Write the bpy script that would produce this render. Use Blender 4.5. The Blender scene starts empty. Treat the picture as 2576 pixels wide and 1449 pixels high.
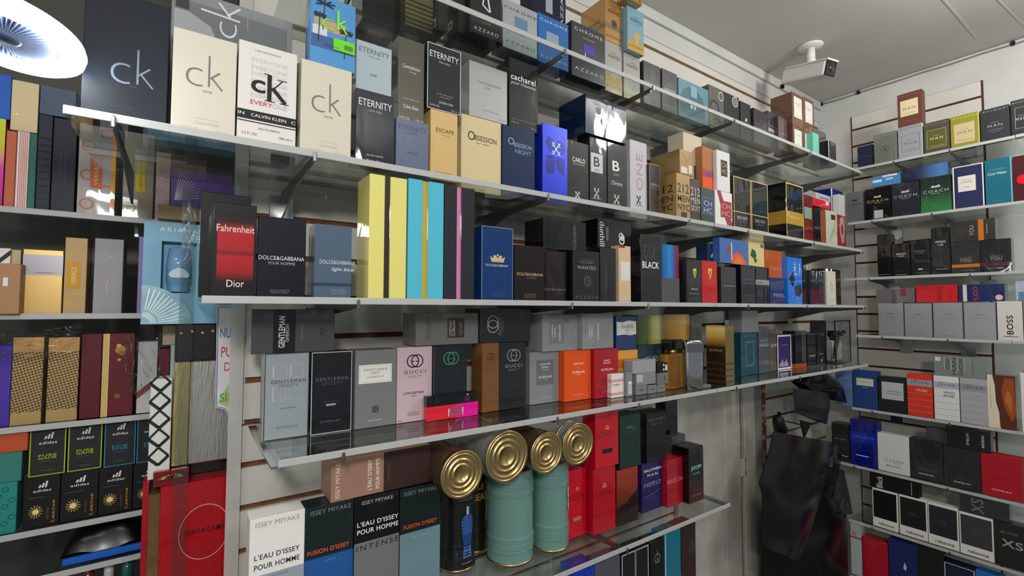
import bpy, bmesh, math, random
from mathutils import Vector, Matrix
random.seed(7)
S = bpy.context.scene
C = S.collection
PI = math.pi
# ------------------------------------------------ camera, light, exposure
cam = bpy.data.cameras.new('camera'); camo = bpy.data.objects.new('camera', cam); C.objects.link(camo)
cam.sensor_width = 36.0; cam.sensor_fit = 'HORIZONTAL'; cam.lens = 36.0 * 1192.338 / 2576.0
cam.clip_start = 0.02; cam.clip_end = 50
PIT, ROL, YAW = 0.0430610, 0.00253239, 0.607645212
camo.matrix_world = Matrix.Translation((0, 0, 1.5)) @ Matrix.Rotation(-YAW, 4, 'Z') @ Matrix.Rotation(PI / 2 + PIT, 4, 'X') @ Matrix.Rotation(ROL, 4, 'Z')
S.camera = camo
w = bpy.data.worlds.new('world'); S.world = w; w.use_nodes = True
w.node_tree.nodes['Background'].inputs[0].default_value = (.6, .65, .7, 1)
w.node_tree.nodes['Background'].inputs[1].default_value = .3
S.view_settings.view_transform = 'Standard'; S.view_settings.look = 'None'
S.view_settings.gamma = 1; S.view_settings.use_curve_mapping = False
S.view_settings.exposure = 0.15
# the shop's round ceiling lamps that hang behind and beside the photographer
def bulb(name, loc, power, r=.10, col=(1, .975, .93)):
    l = bpy.data.lights.new(name, 'POINT'); l.shadow_soft_size = r; l.energy = power; l.color = col
    o = bpy.data.objects.new(name, l); C.objects.link(o); o.location = loc
bulb('lamp_light_behind', (-.3, -.6, 2.0), 54)
bulb('lamp_light_right', (2.28, .02, 2.68), 34)
bulb('lamp_light_far', (.9, -1.5, 2.5), 30)
# ------------------------------------------------ materials
def lin(h):
    f = lambda v: v / 12.92 if v <= .04045 else ((v + .055) / 1.055) ** 2.4
    return tuple(f(int(h[i:i + 2], 16) / 255) for i in (0, 2, 4)) + (1,)
MATS = {}
def newmat(name):
    m = bpy.data.materials.new(name); m.use_nodes = True
    nt = m.node_tree; return m, nt, nt.nodes['Principled BSDF']
def film(nt, b, strength=.38):
    # clear wrap: a glossy coat whose normal wrinkles
    tc = nt.nodes.new('ShaderNodeTexCoord'); mp = nt.nodes.new('ShaderNodeMapping'); mp.inputs['Scale'].default_value = (13, 13, 5)
    oi = nt.nodes.new('ShaderNodeObjectInfo'); va = nt.nodes.new('ShaderNodeVectorMath'); va.operation = 'ADD'
    sc = nt.nodes.new('ShaderNodeMath'); sc.operation = 'MULTIPLY'; sc.inputs[1].default_value = 40
    nz = nt.nodes.new('ShaderNodeTexNoise'); nz.inputs['Scale'].default_value = 1.0; nz.inputs['Detail'].default_value = .6; nz.inputs['Distortion'].default_value = 1.3
    bp = nt.nodes.new('ShaderNodeBump'); bp.inputs['Strength'].default_value = strength; bp.inputs['Distance'].default_value = .004
    L = nt.links
    L.new(oi.outputs['Random'], sc.inputs[0]); L.new(tc.outputs['Object'], mp.inputs[0]); L.new(mp.outputs[0], va.inputs[0]); L.new(sc.outputs[0], va.inputs[1])
    L.new(va.outputs[0], nz.inputs['Vector']); L.new(nz.outputs[0], bp.inputs['Height']); L.new(bp.outputs[0], b.inputs['Coat Normal'])
    b.inputs['Coat Weight'].default_value = 1; b.inputs['Coat Roughness'].default_value = .04; b.inputs['Coat IOR'].default_value = 1.5
def finish(nt, b, fin):
    b.inputs['Roughness'].default_value = .5
    if fin == 'g': b.inputs['Roughness'].default_value = .4; b.inputs['Specular IOR Level'].default_value = .15; film(nt, b)
    elif fin == 'M': b.inputs['Metallic'].default_value = .45; b.inputs['Roughness'].default_value = .32; film(nt, b, .25)
    else: b.inputs['Specular IOR Level'].default_value = .25
def mat(col, fin='m', rough=None, metal=None, name=None):
    k = (col, fin, rough, metal)
    if k in MATS: return MATS[k]
    m, nt, b = newmat(name or 'card_' + col); b.inputs['Base Color'].default_value = [max(.12*v, v-.008) for v in lin(col)[:3]] + [1] if fin == 'g' else lin(col); finish(nt, b, fin)
    if rough is not None: b.inputs['Roughness'].default_value = rough
    if metal is not None: b.inputs['Metallic'].default_value = metal
    MATS[k] = m; return m
def ramp_mat(stops, axis, fin):
    # printed colour gradient along the panel (u or v of its UV map)
    k = ('ramp', stops, axis, fin)
    if k in MATS: return MATS[k]
    m, nt, b = newmat('printed_gradient'); finish(nt, b, fin)
    uv = nt.nodes.new('ShaderNodeUVMap'); sp = nt.nodes.new('ShaderNodeSeparateXYZ'); cr = nt.nodes.new('ShaderNodeValToRGB')
    nt.links.new(uv.outputs[0], sp.inputs[0]); nt.links.new(sp.outputs[1 if axis == 'v' else 0], cr.inputs[0]); nt.links.new(cr.outputs[0], b.inputs['Base Color'])
    es = cr.color_ramp.elements; st = [s.split('@') for s in stops.split(',')]
    for i, (c, p) in enumerate(st):
        e = es[i] if i < 2 else es.new(float(p))
        e.position = float(p); e.color = lin(c)
    MATS[k] = m; return m
def houndstooth_mat(c1, c2):
    m, nt, b = newmat('houndstooth'); finish(nt, b, 'M')
    uv = nt.nodes.new('ShaderNodeUVMap'); mp = nt.nodes.new('ShaderNodeMapping'); mp.inputs['Rotation'].default_value = (0, 0, .5); mp.inputs['Scale'].default_value = (1, 2.4, 1)
    ck = nt.nodes.new('ShaderNodeTexChecker'); ck.inputs['Scale'].default_value = 13; ck.inputs['Color1'].default_value = lin(c1); ck.inputs['Color2'].default_value = lin(c2)
    nz = nt.nodes.new('ShaderNodeTexWave'); nz.inputs['Scale'].default_value = 9; mx = nt.nodes.new('ShaderNodeVectorMath'); mx.operation = 'ADD'
    sc = nt.nodes.new('ShaderNodeVectorMath'); sc.operation = 'SCALE'; sc.inputs['Scale'].default_value = .03
    L = nt.links; L.new(uv.outputs[0], mp.inputs[0]); L.new(mp.outputs[0], nz.inputs[0]); L.new(nz.outputs[0], sc.inputs[0]); L.new(mp.outputs[0], mx.inputs[0]); L.new(sc.outputs[0], mx.inputs[1]); L.new(mx.outputs[0], ck.inputs[0]); L.new(ck.outputs[0], b.inputs['Base Color'])
    return m
def noise_paint(name, c1, c2, scale, rough=.6, detail=4, lo=.35, hi=.7, bump=0):
    m, nt, b = newmat(name); b.inputs['Roughness'].default_value = rough
    tc = nt.nodes.new('ShaderNodeTexCoord'); nz = nt.nodes.new('ShaderNodeTexNoise'); nz.inputs['Scale'].default_value = scale; nz.inputs['Detail'].default_value = detail
    cr = nt.nodes.new('ShaderNodeValToRGB'); cr.color_ramp.elements[0].position = lo; cr.color_ramp.elements[1].position = hi
    cr.color_ramp.elements[0].color = lin(c1); cr.color_ramp.elements[1].color = lin(c2)
    L = nt.links; L.new(tc.outputs['Object'], nz.inputs[0]); L.new(nz.outputs[0], cr.inputs[0]); L.new(cr.outputs[0], b.inputs['Base Color'])
    if bump:
        bp = nt.nodes.new('ShaderNodeBump'); bp.inputs['Strength'].default_value = bump; bp.inputs['Distance'].default_value = .003
        L.new(nz.outputs[0], bp.inputs['Height']); L.new(bp.outputs[0], b.inputs['Normal'])
    return m
def clear_mat(name, tint, rough=.02, bump=0, gloss=1.0, scale=30):
    # thin clear sheet: straight transmission plus a Fresnel mirror
    m = bpy.data.materials.new(name); m.use_nodes = True; nt = m.node_tree; nt.nodes.clear(); L = nt.links
    out = nt.nodes.new('ShaderNodeOutputMaterial'); mx = nt.nodes.new('ShaderNodeMixShader'); tr = nt.nodes.new('ShaderNodeBsdfTransparent'); gl = nt.nodes.new('ShaderNodeBsdfGlossy'); ge = nt.nodes.new('ShaderNodeNewGeometry')
    def mth(op, a, b=None):
        n = nt.nodes.new('ShaderNodeMath'); n.operation = op
        for i, v in enumerate((a, b)):
            if v is None: continue
            if isinstance(v, (int, float)): n.inputs[i].default_value = v
            else: L.new(v, n.inputs[i])
        return n.outputs[0]
    dt = nt.nodes.new('ShaderNodeVectorMath'); dt.operation = 'DOT_PRODUCT'; L.new(ge.outputs['Incoming'], dt.inputs[0]); L.new(ge.outputs['Normal'], dt.inputs[1])
    fres = mth('ADD', mth('MULTIPLY', mth('POWER', mth('SUBTRACT', 1.0, mth('ABSOLUTE', dt.outputs['Value'])), 5.0), .96), .04)
    tr.inputs[0].default_value = lin(tint); gl.inputs['Roughness'].default_value = rough
    gl.inputs[0].default_value = (gloss, gloss, gloss, 1)
    L.new(fres, mx.inputs[0]); L.new(tr.outputs[0], mx.inputs[1]); L.new(gl.outputs[0], mx.inputs[2]); L.new(mx.outputs[0], out.inputs[0])
    if bump:
        tc = nt.nodes.new('ShaderNodeTexCoord'); nz = nt.nodes.new('ShaderNodeTexNoise'); nz.inputs['Scale'].default_value = scale; nz.inputs['Distortion'].default_value = 2; bp = nt.nodes.new('ShaderNodeBump'); bp.inputs['Strength'].default_value = bump; bp.inputs['Distance'].default_value = .01
        L.new(tc.outputs['Object'], nz.inputs[0]); L.new(nz.outputs[0], bp.inputs['Height']); L.new(bp.outputs[0], gl.inputs['Normal']); L.new(bp.outputs[0], dt.inputs[1])
    return m
GLASS = clear_mat('shelf_glass', 'EDF2F0')
ACRYLIC = clear_mat('clear_acrylic', 'EEF2F1', rough=.12, bump=.06)
FILM = clear_mat('clear_film', 'F0F2F2', rough=.05, bump=1.0, scale=22)
WHITEWALL = noise_paint('white_wall_paint', 'C4C5C3', 'D2D2CF', 3.5, .6)
CEIL = noise_paint('ceiling_paint', 'C0BFBA', 'CAC9C4', 2.0, .85, bump=.15)
SLAT = noise_paint('white_slat_laminate', 'CFCCC4', 'DAD7D0', 5, .45)
MDF = noise_paint('brown_fibreboard', '6A3E24', '8A5632', 40, .8)
MDFR = noise_paint('dark_red_fibreboard', '48201C', '5A2A22', 40, .8)
CHROME = mat('B9BBBC', 'm', .22, 1.0, 'chrome')
STEEL = mat('77787A', 'm', .35, .9, 'brushed_steel')
EDGE = mat('B2B4B3', 'm', .5, None, 'edge_strip')
PLANK = noise_paint('worn_white_wood', 'B5B0A8', 'CFCBC3', 6, .55)
# ------------------------------------------------ mesh helpers
class MB:
    def __init__(s): s.v = []; s.f = []; s.m = []; s.mats = []; s.uv = {}; s.smooth = set()
    def mi(s, m):
        if m not in s.mats: s.mats.append(m)
        return s.mats.index(m)
    def add(s, vs, fs, m, smooth=False):
        b = len(s.v); s.v += [tuple(v) for v in vs]; k = s.mi(m)
        for f in fs:
            if smooth: s.smooth.add(len(s.f))
            s.f.append([b + i for i in f]); s.m.append(k)
    def quad(s, p, m, uvs=None):
        if uvs: s.uv[len(s.f)] = uvs
        s.add(p, [list(range(len(p)))], m)
    def box(s, lo, hi, m, bev=0.0):
        x0, y0, z0 = lo; x1, y1, z1 = hi
        if bev <= 0:
            s.add([(x0,y0,z0),(x1,y0,z0),(x1,y1,z0),(x0,y1,z0),(x0,y0,z1),(x1,y0,z1),(x1,y1,z1),(x0,y1,z1)],
                  [(3,2,1,0),(4,5,6,7),(0,1,5,4),(1,2,6,5),(2,3,7,6),(3,0,4,7)], m)
            return
        bm = bmesh.new(); bmesh.ops.create_cube(bm, size=1)
        for v in bm.verts: v.co = Vector((x0 + (x1-x0)*(v.co.x+.5), y0 + (y1-y0)*(v.co.y+.5), z0 + (z1-z0)*(v.co.z+.5)))
        b = min(bev, .3*min(x1-x0, y1-y0, z1-z0))
        bmesh.ops.bevel(bm, geom=bm.edges[:], offset=b, segments=2 if bev > .003 else 1, profile=.5, affect='EDGES')
        bm.verts.index_update()
        s.add([v.co for v in bm.verts], [[v.index for v in f.verts] for f in bm.faces], m); bm.free()
    def lathe(s, prof, m, c=(0,0,0), ax='z', seg=40, smooth=True, mfn=None):
        # prof: list of (radius, height); ax: rotation axis
        n = len(prof); vs = []
        for r, h in prof:
            for i in range(seg):
                a = 2*PI*i/seg; x, y = r*math.cos(a), r*math.sin(a)
                vs.append((c[0]+x, c[1]+y, c[2]+h) if ax == 'z' else (c[0]+x, c[1]+h, c[2]+y) if ax == 'y' else (c[0]+h, c[1]+x, c[2]+y))
        fl = (ax == 'y')
        for j in range(n-1):
            fs = []
            for i in range(seg):
                k = (i+1) % seg; q = [j*seg+i, j*seg+k, (j+1)*seg+k, (j+1)*seg+i]
                fs.append(q[::-1] if fl else q)
            if j == 0: base = len(s.v); s.v += vs
            k2 = s.mi(mfn(j) if mfn else m)
            for f in fs:
                if smooth: s.smooth.add(len(s.f))
                s.f.append([base+i for i in f]); s.m.append(k2)
    def tube(s, pts, r, m, seg=8):
        pts = [Vector(p) for p in pts]; vs = []
        up = Vector((0,0,1))
        for i, p in enumerate(pts):
            d = (pts[min(i+1,len(pts)-1)] - pts[max(i-1,0)]).normalized()
            a = d.cross(up if abs(d.z) < .95 else Vector((1,0,0))).normalized(); b = d.cross(a)
            rr = r[i] if isinstance(r, (list, tuple)) else r
            for k in range(seg):
                t = 2*PI*k/seg; vs.append(p + a*math.cos(t)*rr + b*math.sin(t)*rr)
        fs = [[i*seg+k, i*seg+(k+1) % seg, (i+1)*seg+(k+1) % seg, (i+1)*seg+k] for i in range(len(pts)-1) for k in range(seg)]
        fs += [list(range(seg))[::-1], [(len(pts)-1)*seg+k for k in range(seg)]]
        s.add(vs, fs, m, True)
    def prism(s, poly, y0, y1, m, ax='y'):
        # polygon in (x,z) extruded along y (ax y), in (y,z) along x (ax x), in (x,y) along z (ax z)
        n = len(poly)
        f = (lambda a, b, t: (a, t, b)) if ax == 'y' else (lambda a, b, t: (t, a, b)) if ax == 'x' else (lambda a, b, t: (a, b, t))
        vs = [f(a, b, y0) for a, b in poly] + [f(a, b, y1) for a, b in poly]
        fs = [list(range(n)), list(range(n, 2*n))[::-1]] + [[i, n+i, n+(i+1) % n, (i+1) % n] for i in range(n)]
        s.add(vs, fs, m)
    def grid(s, fn, nu, nv, m, smooth=True):
        vs = [fn(i/nu, j/nv) for j in range(nv+1) for i in range(nu+1)]
        fs = [[j*(nu+1)+i, j*(nu+1)+i+1, (j+1)*(nu+1)+i+1, (j+1)*(nu+1)+i] for j in range(nv) for i in range(nu)]
        s.add(vs, fs, m, smooth)
    def build(s, name, parent=None, loc=None, fixn=False):
        me = bpy.data.meshes.new(name); me.from_pydata(s.v, [], s.f)
        for m in s.mats: me.materials.append(m)
        me.polygons.foreach_set('material_index', s.m)
        if s.smooth: me.polygons.foreach_set('use_smooth', [i in s.smooth for i in range(len(s.f))])
        if s.uv:
            ul = me.uv_layers.new(name='UVMap')
            for fi, uvs in s.uv.items():
                for li, uv in zip(me.polygons[fi].loop_indices, uvs): ul.data[li].uv = uv
        if fixn:
            bm = bmesh.new(); bm.from_mesh(me); bmesh.ops.recalc_face_normals(bm, faces=bm.faces[:]); bm.to_mesh(me); bm.free()
        me.update(); o = bpy.data.objects.new(name, me); C.objects.link(o)
        if parent: o.parent = parent
        if loc: o.location = loc
        return o
def tag(o, label, cat, group=None):
    o['label'] = label; o['category'] = cat
    if group: o['group'] = group
    return o
def empty(name, loc=(0,0,0), rz=0, label=None, cat=None, group=None):
    o = bpy.data.objects.new(name, None); o.empty_display_size = .05; C.objects.link(o); o.location = loc; o.rotation_euler = (0,0,rz)
    if label: tag(o, label, cat, group)
    return o
def struct(mb, name):
    o = mb.build(name); o['kind'] = 'structure'; return o
# ------------------------------------------------ lettering
GLYPH = {}
def glyphs(s, bold, thin, space, shear):
    k = (s, bold, thin, space, shear)
    if k in GLYPH: return GLYPH[k]
    c = bpy.data.curves.new('lettering_curve', 'FONT'); c.body = s; c.resolution_u = 4; c.fill_mode = 'FRONT'
    c.offset = .013 if bold else (-.022 if thin else 0); c.space_character = space; c.shear = shear
    o = bpy.data.objects.new('lettering_curve', c); C.objects.link(o)
    dg = bpy.context.evaluated_depsgraph_get(); me = o.evaluated_get(dg).to_mesh()
    vs = [(v.co.x, v.co.y) for v in me.vertices]; fs = [list(p.vertices) for p in me.polygons]
    o.evaluated_get(dg).to_mesh_clear(); bpy.data.objects.remove(o); bpy.data.curves.remove(c)
    if not vs: GLYPH[k] = ([], []); return GLYPH[k]
    x0 = min(v[0] for v in vs); x1 = max(v[0] for v in vs); y0 = min(v[1] for v in vs); y1 = max(v[1] for v in vs)
    vs = [((x-x0)/max(1e-6, x1-x0)-.5, (y-y0)/max(1e-6, y1-y0)-.5) for x, y in vs]
    GLYPH[k] = (vs, fs); return GLYPH[k]
def put_text(mb, T, s, u, v, wu, hv, W, H, col, fin, flags):
    # T maps face metres (a, b) to a point; u, v centre, wu, hv extent along face axes as fractions of W, H
    if not s: return
    sp = 1.35 if 'w' in flags else 1.07 if 'b' in flags else 1.0
    vs, fs = glyphs(s, 'b' in flags, 'T' in flags, sp, .3 if 'i' in flags else 0)
    wm, hm = wu*W, hv*H; out = []
    for x, y in vs:
        if 'r' in flags: a, b = -y*wm, x*hm
        elif 'd' in flags: a, b = y*wm, -x*hm
        else: a, b = x*wm, y*hm
        out.append(T(u*W+a, v*H+b))
    mb.add(out, fs, mat(col, fin))
def line_quad(p, q, t):
    dx, dy = q[0]-p[0], q[1]-p[1]; L = math.hypot(dx, dy) or 1e-6; nx, ny = -dy/L*t/2, dx/L*t/2
    return [(p[0]-nx, p[1]-ny), (q[0]-nx, q[1]-ny), (q[0]+nx, q[1]+ny), (p[0]+nx, p[1]+ny)]
def decorate(root, decs, w, h, d, fin, houndm=None):
    parts = {}; n = [0]; panels = []
    def part(nm):
        if nm not in parts: parts[nm] = MB()
        return parts[nm]
    keys = sorted([(0 if k[0] == 't' else 50) + (k[3] if not (k[0] == 't' and ('r' in k[7] or 'd' in k[7])) else 9 + k[2]) for k in decs if k[0] in ('t', 't2')])
    def cluster(v):
        c = 0
        for a, b in zip(keys, keys[1:]):
            if b > v + 1e-9: break
            if b - a > .12: c += 1
        return c
    def face(fc):
        n[0] += 1; e = .0002 + .00007*n[0]
        if fc == 'F': return w, h, (lambda a, b: (a-w/2, -e, b))
        if fc == 'L': return d, h, (lambda a, b: (-w/2-e, d-a, b))
        if fc == 'R': return d, h, (lambda a, b: (w/2+e, a, b))
        return w, d, (lambda a, b: (a-w/2, d-b, -e*.3))
    UV = [(0,0),(1,0),(1,1),(0,1)]
    for k in decs:
        t = k[0]
        if t in ('t', 't2'):
            fc = k[7] if t == 't2' else 'F'; W, H, T = face(fc)
            vc = (0 if fc == 'F' else 50) + (k[3] if not (t == 't' and ('r' in k[7] or 'd' in k[7])) else 9 + k[2])
            host = next((pn for a0, b0, a1, b1, pn in reversed(panels) if fc == 'F' and a0 <= k[2] <= a1 and b0 <= k[3] <= b1), None)
            put_text(part(('lettering', 'on', host) if host else ('lettering', cluster(vc))), T, k[1], k[2], k[3], k[4], k[5], W, H, k[6], fin, k[7] if t == 't' else '')
        elif t == 'q':
            W, H, T = face(k[7]); u0, v0, u1, v1 = k[1:5]
            if k[7] == 'F' and k[6] in ('label_panel', 'sticker', 'sleeve'): panels.append((u0, v0, u1, v1, k[6]))
            part(k[6]).quad([T(u0*W, v0*H), T(u1*W, v0*H), T(u1*W, v1*H), T(u0*W, v1*H)], mat(k[5], fin))
        elif t in ('f', 'f2'):
            W, H, T = face(k[7] if t == 'f2' else 'F'); u0, v0, u1, v1, th, c = k[1:7]; u0 *= W; u1 *= W; v0 *= H; v1 *= H; th *= W
            m = mat(c, fin); P = part('border')
            for a0, b0, a1, b1 in ((u0, v0, u1, v0+th), (u0, v1-th, u1, v1), (u0, v0+th, u0+th, v1-th), (u1-th, v0+th, u1, v1-th)):
                P.quad([T(a0, b0), T(a1, b0), T(a1, b1), T(a0, b1)], m)
        elif t in ('o', 'O'):
            W, H, T = face('F'); u, v, r = k[1]*W, k[2]*H, k[3]*W; seg = 28
            if t == 'o': part(k[5]).quad([T(u+r*math.cos(2*PI*i/seg), v+r*math.sin(2*PI*i/seg)) for i in range(seg)], mat(k[4], fin))
            else:
                th = k[4]*W; P = part(k[6]); vs = []
                for i in range(seg):
                    a = 2*PI*i/seg; vs += [T(u+(r-th/2)*math.cos(a), v+(r-th/2)*math.sin(a)), T(u+(r+th/2)*math.cos(a), v+(r+th/2)*math.sin(a))]
                P.add(vs, [[2*i, 2*i+1, (2*i+3) % (2*seg), (2*i+2) % (2*seg)] for i in range(seg)], mat(k[5], fin))
        elif t == 'p':
            W, H, T = face('F'); part(k[3]).quad([T(a*W, b*H) for a, b in k[1]], mat(k[2], fin))
        elif t == 'l':
            W, H, T = face('F'); part((k[7], n[0]) if k[7] == 'fine_print' else k[7]).quad([T(a, b) for a, b in line_quad((k[1]*W, k[2]*H), (k[3]*W, k[4]*H), k[5]*W)], mat(k[6], fin))
        elif t == 'b':
            kk = (k[4], n[0])
            for fc in 'FLR':
                W, H, T = face(fc); part(kk).quad([T(0, k[1]*H), T(W, k[1]*H), T(W, k[2]*H), T(0, k[2]*H)], mat(k[3], fin))
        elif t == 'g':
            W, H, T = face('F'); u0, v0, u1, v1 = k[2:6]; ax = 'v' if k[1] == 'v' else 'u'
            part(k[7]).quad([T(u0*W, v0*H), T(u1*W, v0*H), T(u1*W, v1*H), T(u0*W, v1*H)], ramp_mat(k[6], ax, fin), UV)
        elif t == 'g2':
            W, H, T = face(k[6]); part('printed_panel').quad([T(0, 0), T(W, 0), T(W, H), T(0, H)], ramp_mat(k[5], 'v', fin), UV)
        elif t == 'h':
            W, H, T = face('F'); u0, v0, u1, v1 = k[1:5]
            part('printed_panel').quad([T(u0*W, v0*H), T(u1*W, v0*H), T(u1*W, v1*H), T(u0*W, v1*H)], houndstooth_mat(k[5], 'C9A56A'), UV)
    built = {}
    for nm, mb in parts.items():
        sub = not isinstance(nm, str) and len(nm) == 3
        built[nm] = mb.build(nm if isinstance(nm, str) else nm[0], built[nm[2]] if sub else root)
def box_thing(kind, label, group, x, y, z, rz, w, h, d, col, fin, decs, slot=None):
    cat = 'sample box' if kind == 'sample_box' else 'gift box' if kind == 'gift_box' else 'perfume box'
    mb = MB()
    if slot:
        # two sleeve halves around a recessed core
        root = empty(kind, (x, y, z), rz, label, cat, group)
        for nm, a, b in (('sleeve', -w/2, -.10*w), ('sleeve', .05*w, w/2)):
            s = MB(); s.box((a, 0, 0), (b, d, h), mat(col, fin), .0012); s.build(nm, root)
        s = MB(); s.box((-.10*w, .004, .001), (.05*w, d-.004, h-.001), mat(slot, fin)); s.build('core', root)
        decorate(root, decs, w, h, d, fin); return root
    mb.box((-w/2, 0, 0), (w/2, d, h), mat(col, fin), .001)
    if not decs:
        o = mb.build(kind); o.location = (x, y, z); o.rotation_euler = (0, 0, rz); return tag(o, label, cat, group)
    root = empty(kind, (x, y, z), rz, label, cat, group); mb.build('carton', root)
    decorate(root, decs, w, h, d, fin); return root
# ------------------------------------------------ the room
FROST, nt, b = newmat('frosted_acrylic'); b.inputs['Base Color'].default_value = lin('DADAD6'); b.inputs['Alpha'].default_value = .6; b.inputs['Roughness'].default_value = .2
FZ, CZ = -.2, 2.866
XL, XR, YB, YW, YL = -1.6, 3.44, -2.0, 1.38, 1.90
m = MB(); m.box((XL-.05, YB-.05, FZ-.05), (XR+.05, YL+.05, FZ), noise_paint('grey_floor_tile', '6A6864', '807E7A', 4, .4)); struct(m, 'floor')
m = MB(); m.box((XL-.05, YB-.05, CZ), (XR+.05, YL+.05, CZ+.05), CEIL)
struct(m, 'ceiling')
m = MB()
def seam(p, q, wd):
    dx, dy = q[0]-p[0], q[1]-p[1]; L = math.hypot(dx, dy); nx, ny = -dy/L*wd, dx/L*wd
    m.prism([(p[0]-nx, p[1]-ny), (q[0]-nx, q[1]-ny), (q[0]+nx, q[1]+ny), (p[0]+nx, p[1]+ny)], CZ-.0015, CZ+.001, mat('C4C3BE'), 'z')
seam((1.5, .597), (3.24, .58), .004); seam((2.6, .47), (3.3, .42), .003)
struct(m, 'trim_1')
# main wall: laminated slats over brown board, 106 mm pitch
m = MB(); X0 = .128; pitch = .106; zs = [1.209 + pitch*k for k in range(-13, 15)]
m.box((X0, YW+.012, FZ), (XR, YW+.05, CZ), MDF)
edges = [FZ] + [e for z in zs if FZ < z < CZ for e in (z-.0075, z+.0075)] + [2.7355]
for a, b in zip(edges[0::2], edges[1::2]):
    if b-a > .01: m.box((X0, YW, a), (XR, YW+.013, b), SLAT, .001)
m.box((X0, YW-.004, 2.735), (XR, YW+.013, CZ), WHITEWALL)
m.quad([(.19, YW-.0004, .967), (.222, YW-.0004, .972), (.252, YW-.0004, .985), (.25, YW-.0004, .997-.0085), (.215, YW-.0004, .987)], mat('C9BC94'))
struct(m, 'wall_back')
m = MB(); m.box((X0-.028, YW-.016, FZ), (X0+.002, YW-.013, CZ), FROST); m.box((X0-.004, YW-.002, FZ), (X0-.001, YW+.05, CZ), MDF)
struct(m, 'trim_2')
# plaster cornice patches
m = MB(); m.box((X0, YW-.02, CZ-.05), (XR, YW-.004, CZ), WHITEWALL, .01); struct(m, 'trim_3')
# right wall with a slat panel set in it
m = MB(); m.box((XR, YB, FZ), (XR+.06, YL, CZ), WHITEWALL); struct(m, 'wall_right')
m = MB(); PY0, PY1, PT = .603, 1.188, 2.705
m.box((XR-.008, PY0-.008, FZ), (XR-.001, PY1+.008, PT+.004), MDFR)
zr = [1.262+.1045*k for k in range(-13, 15)]; ed = [FZ] + [e for z in zr if z < PT-.02 for e in (z-.006, z+.006)] + [PT]
for a, b in zip(ed[0::2], ed[1::2]): m.box((XR-.018, PY0, a), (XR-.007, PY1, b), SLAT, .001)
struct(m, 'trim_4')
m = MB(); m.box((XL-.06, YB, FZ), (XL, YL, CZ), WHITEWALL); struct(m, 'wall_left')
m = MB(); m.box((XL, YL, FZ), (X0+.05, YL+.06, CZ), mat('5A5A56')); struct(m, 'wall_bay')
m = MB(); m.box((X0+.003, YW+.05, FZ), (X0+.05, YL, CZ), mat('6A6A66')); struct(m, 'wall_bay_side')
# plank door under the fourth shelf, with its frame post and hinge
d1 = empty('door_1', (1.86, YW-.022, FZ)); d1['kind'] = 'structure'
m = MB(); H = 1.185-FZ
m.box((0, 0, 0), (.378, .02, H), PLANK, .002); m.box((.383, 0, 0), (.522, .02, H), PLANK, .003); m.build('door_leaf', d1)
m = MB(); m.box((.522, .012, 0), (.548, .02, H), MDF); m.build('gap_strip', d1)
m = MB(); m.box((.548, -.006, 0), (.655, .02, H), PLANK, .003); m.build('frame_post', d1)
for hz in (.84, .25):
    m = MB(); m.box((.512, -.006, hz), (.56, -.001, hz+.09), PLANK, .002); m.box((.528, -.014, hz+.005), (.54, -.004, hz+.085), PLANK, .003); m.box((.553, -.01, hz+.02), (.575, -.0055, hz+.07), PLANK, .001); m.build('hinge', d1)
m = MB(); m.box((.655, .006, 0), (.75, .02, H), noise_paint('grey_board', '8E8C88', '9E9C98', 8, .5), .002); m.build('side_board', d1)
m = MB(); m.box((.76, .01, 0), (.80, .021, H), noise_paint('chipped_brown', 'B09888', '6E4426', 30, .8, lo=.42, hi=.5)); m.build('chipped_edge', d1)
# tape mark left on the slat wall
# cable clipped along the ceiling corner of the right wall
c = empty('cable', (XR, .9, CZ), 0, 'thin grey cable clipped along the ceiling edge of the right wall', 'cable')
m = MB(); m.tube([(-.008, .47-i*.13, -.014-.004*(i % 2)) for i in range(12)], .004, mat('8A8A86')); m.build('wire', c)
for yy in (.46, .25, -.42):
    m = MB(); m.box((-.02, yy-.008, -.024), (0, yy+.008, -.004), mat('1E1E20'), .003); m.build('clip', c)
# ------------------------------------------------ shelves and brackets
NAME = {'T': 'topmost long shelf', 'A': 'second long shelf', 'C': 'third long shelf', 'D': 'fourth long shelf', 'E': 'fifth long shelf', 'F': 'lowest long shelf'}
ORD = ('top', 'second', 'third', 'fourth', 'fifth', 'sixth', 'seventh', 'lowest')
def glass_shelf(x0, x1, yf, yb, z, label, rz=0, loc=(0,0,0), group='glass shelves', rails=(0, 0), strip=.014):
    s = empty('glass_shelf', loc, rz, label, 'shelf', group)
    m = MB(); m.box((x0, yf, z-.0085), (x1, yb, z-.0005), GLASS); m.build('glass_pane', s)
    m = MB(); m.box((x0, yf-.003, z-.0125), (x1, yf, z+.0015), EDGE, .0008); m.build('edge_strip', s)
    for on, a in zip(rails, (x0, x1)):
        if on: m = MB(); m.box((a-.012, yf, z-.0145), (a+.012, yb, z-.0086), CHROME, .001); m.build('side_rail', s)
    return s
def bracket(x, y0, y1, z, label, rz=0, loc=(0,0,0), group='shelf brackets'):
    b = empty('shelf_bracket', loc, rz, label, 'bracket', group)
    m = MB(); zt = z-.0088
    m.prism([(y0+.004, zt), (y1, zt), (y1, zt-.07), (y1-.03, zt-.066), (y0+.19, zt-.026), (y0+.006, zt-.012)], x-.002, x+.002, STEEL, 'x'); m.build('blade', b)
    m = MB(); m.box((x-.003, y0-.008, zt-.014), (x+.003, y0-.0035, zt+.006), STEEL, .002); m.build('tip_lip', b)
    if rz == 0 and x < .12: return
    m = MB(); m.box((x-.03, y1-.006, zt-.10), (x+.03, y1-.001, zt-.01), CHROME, .002); m.build('wall_plate', b)
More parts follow.
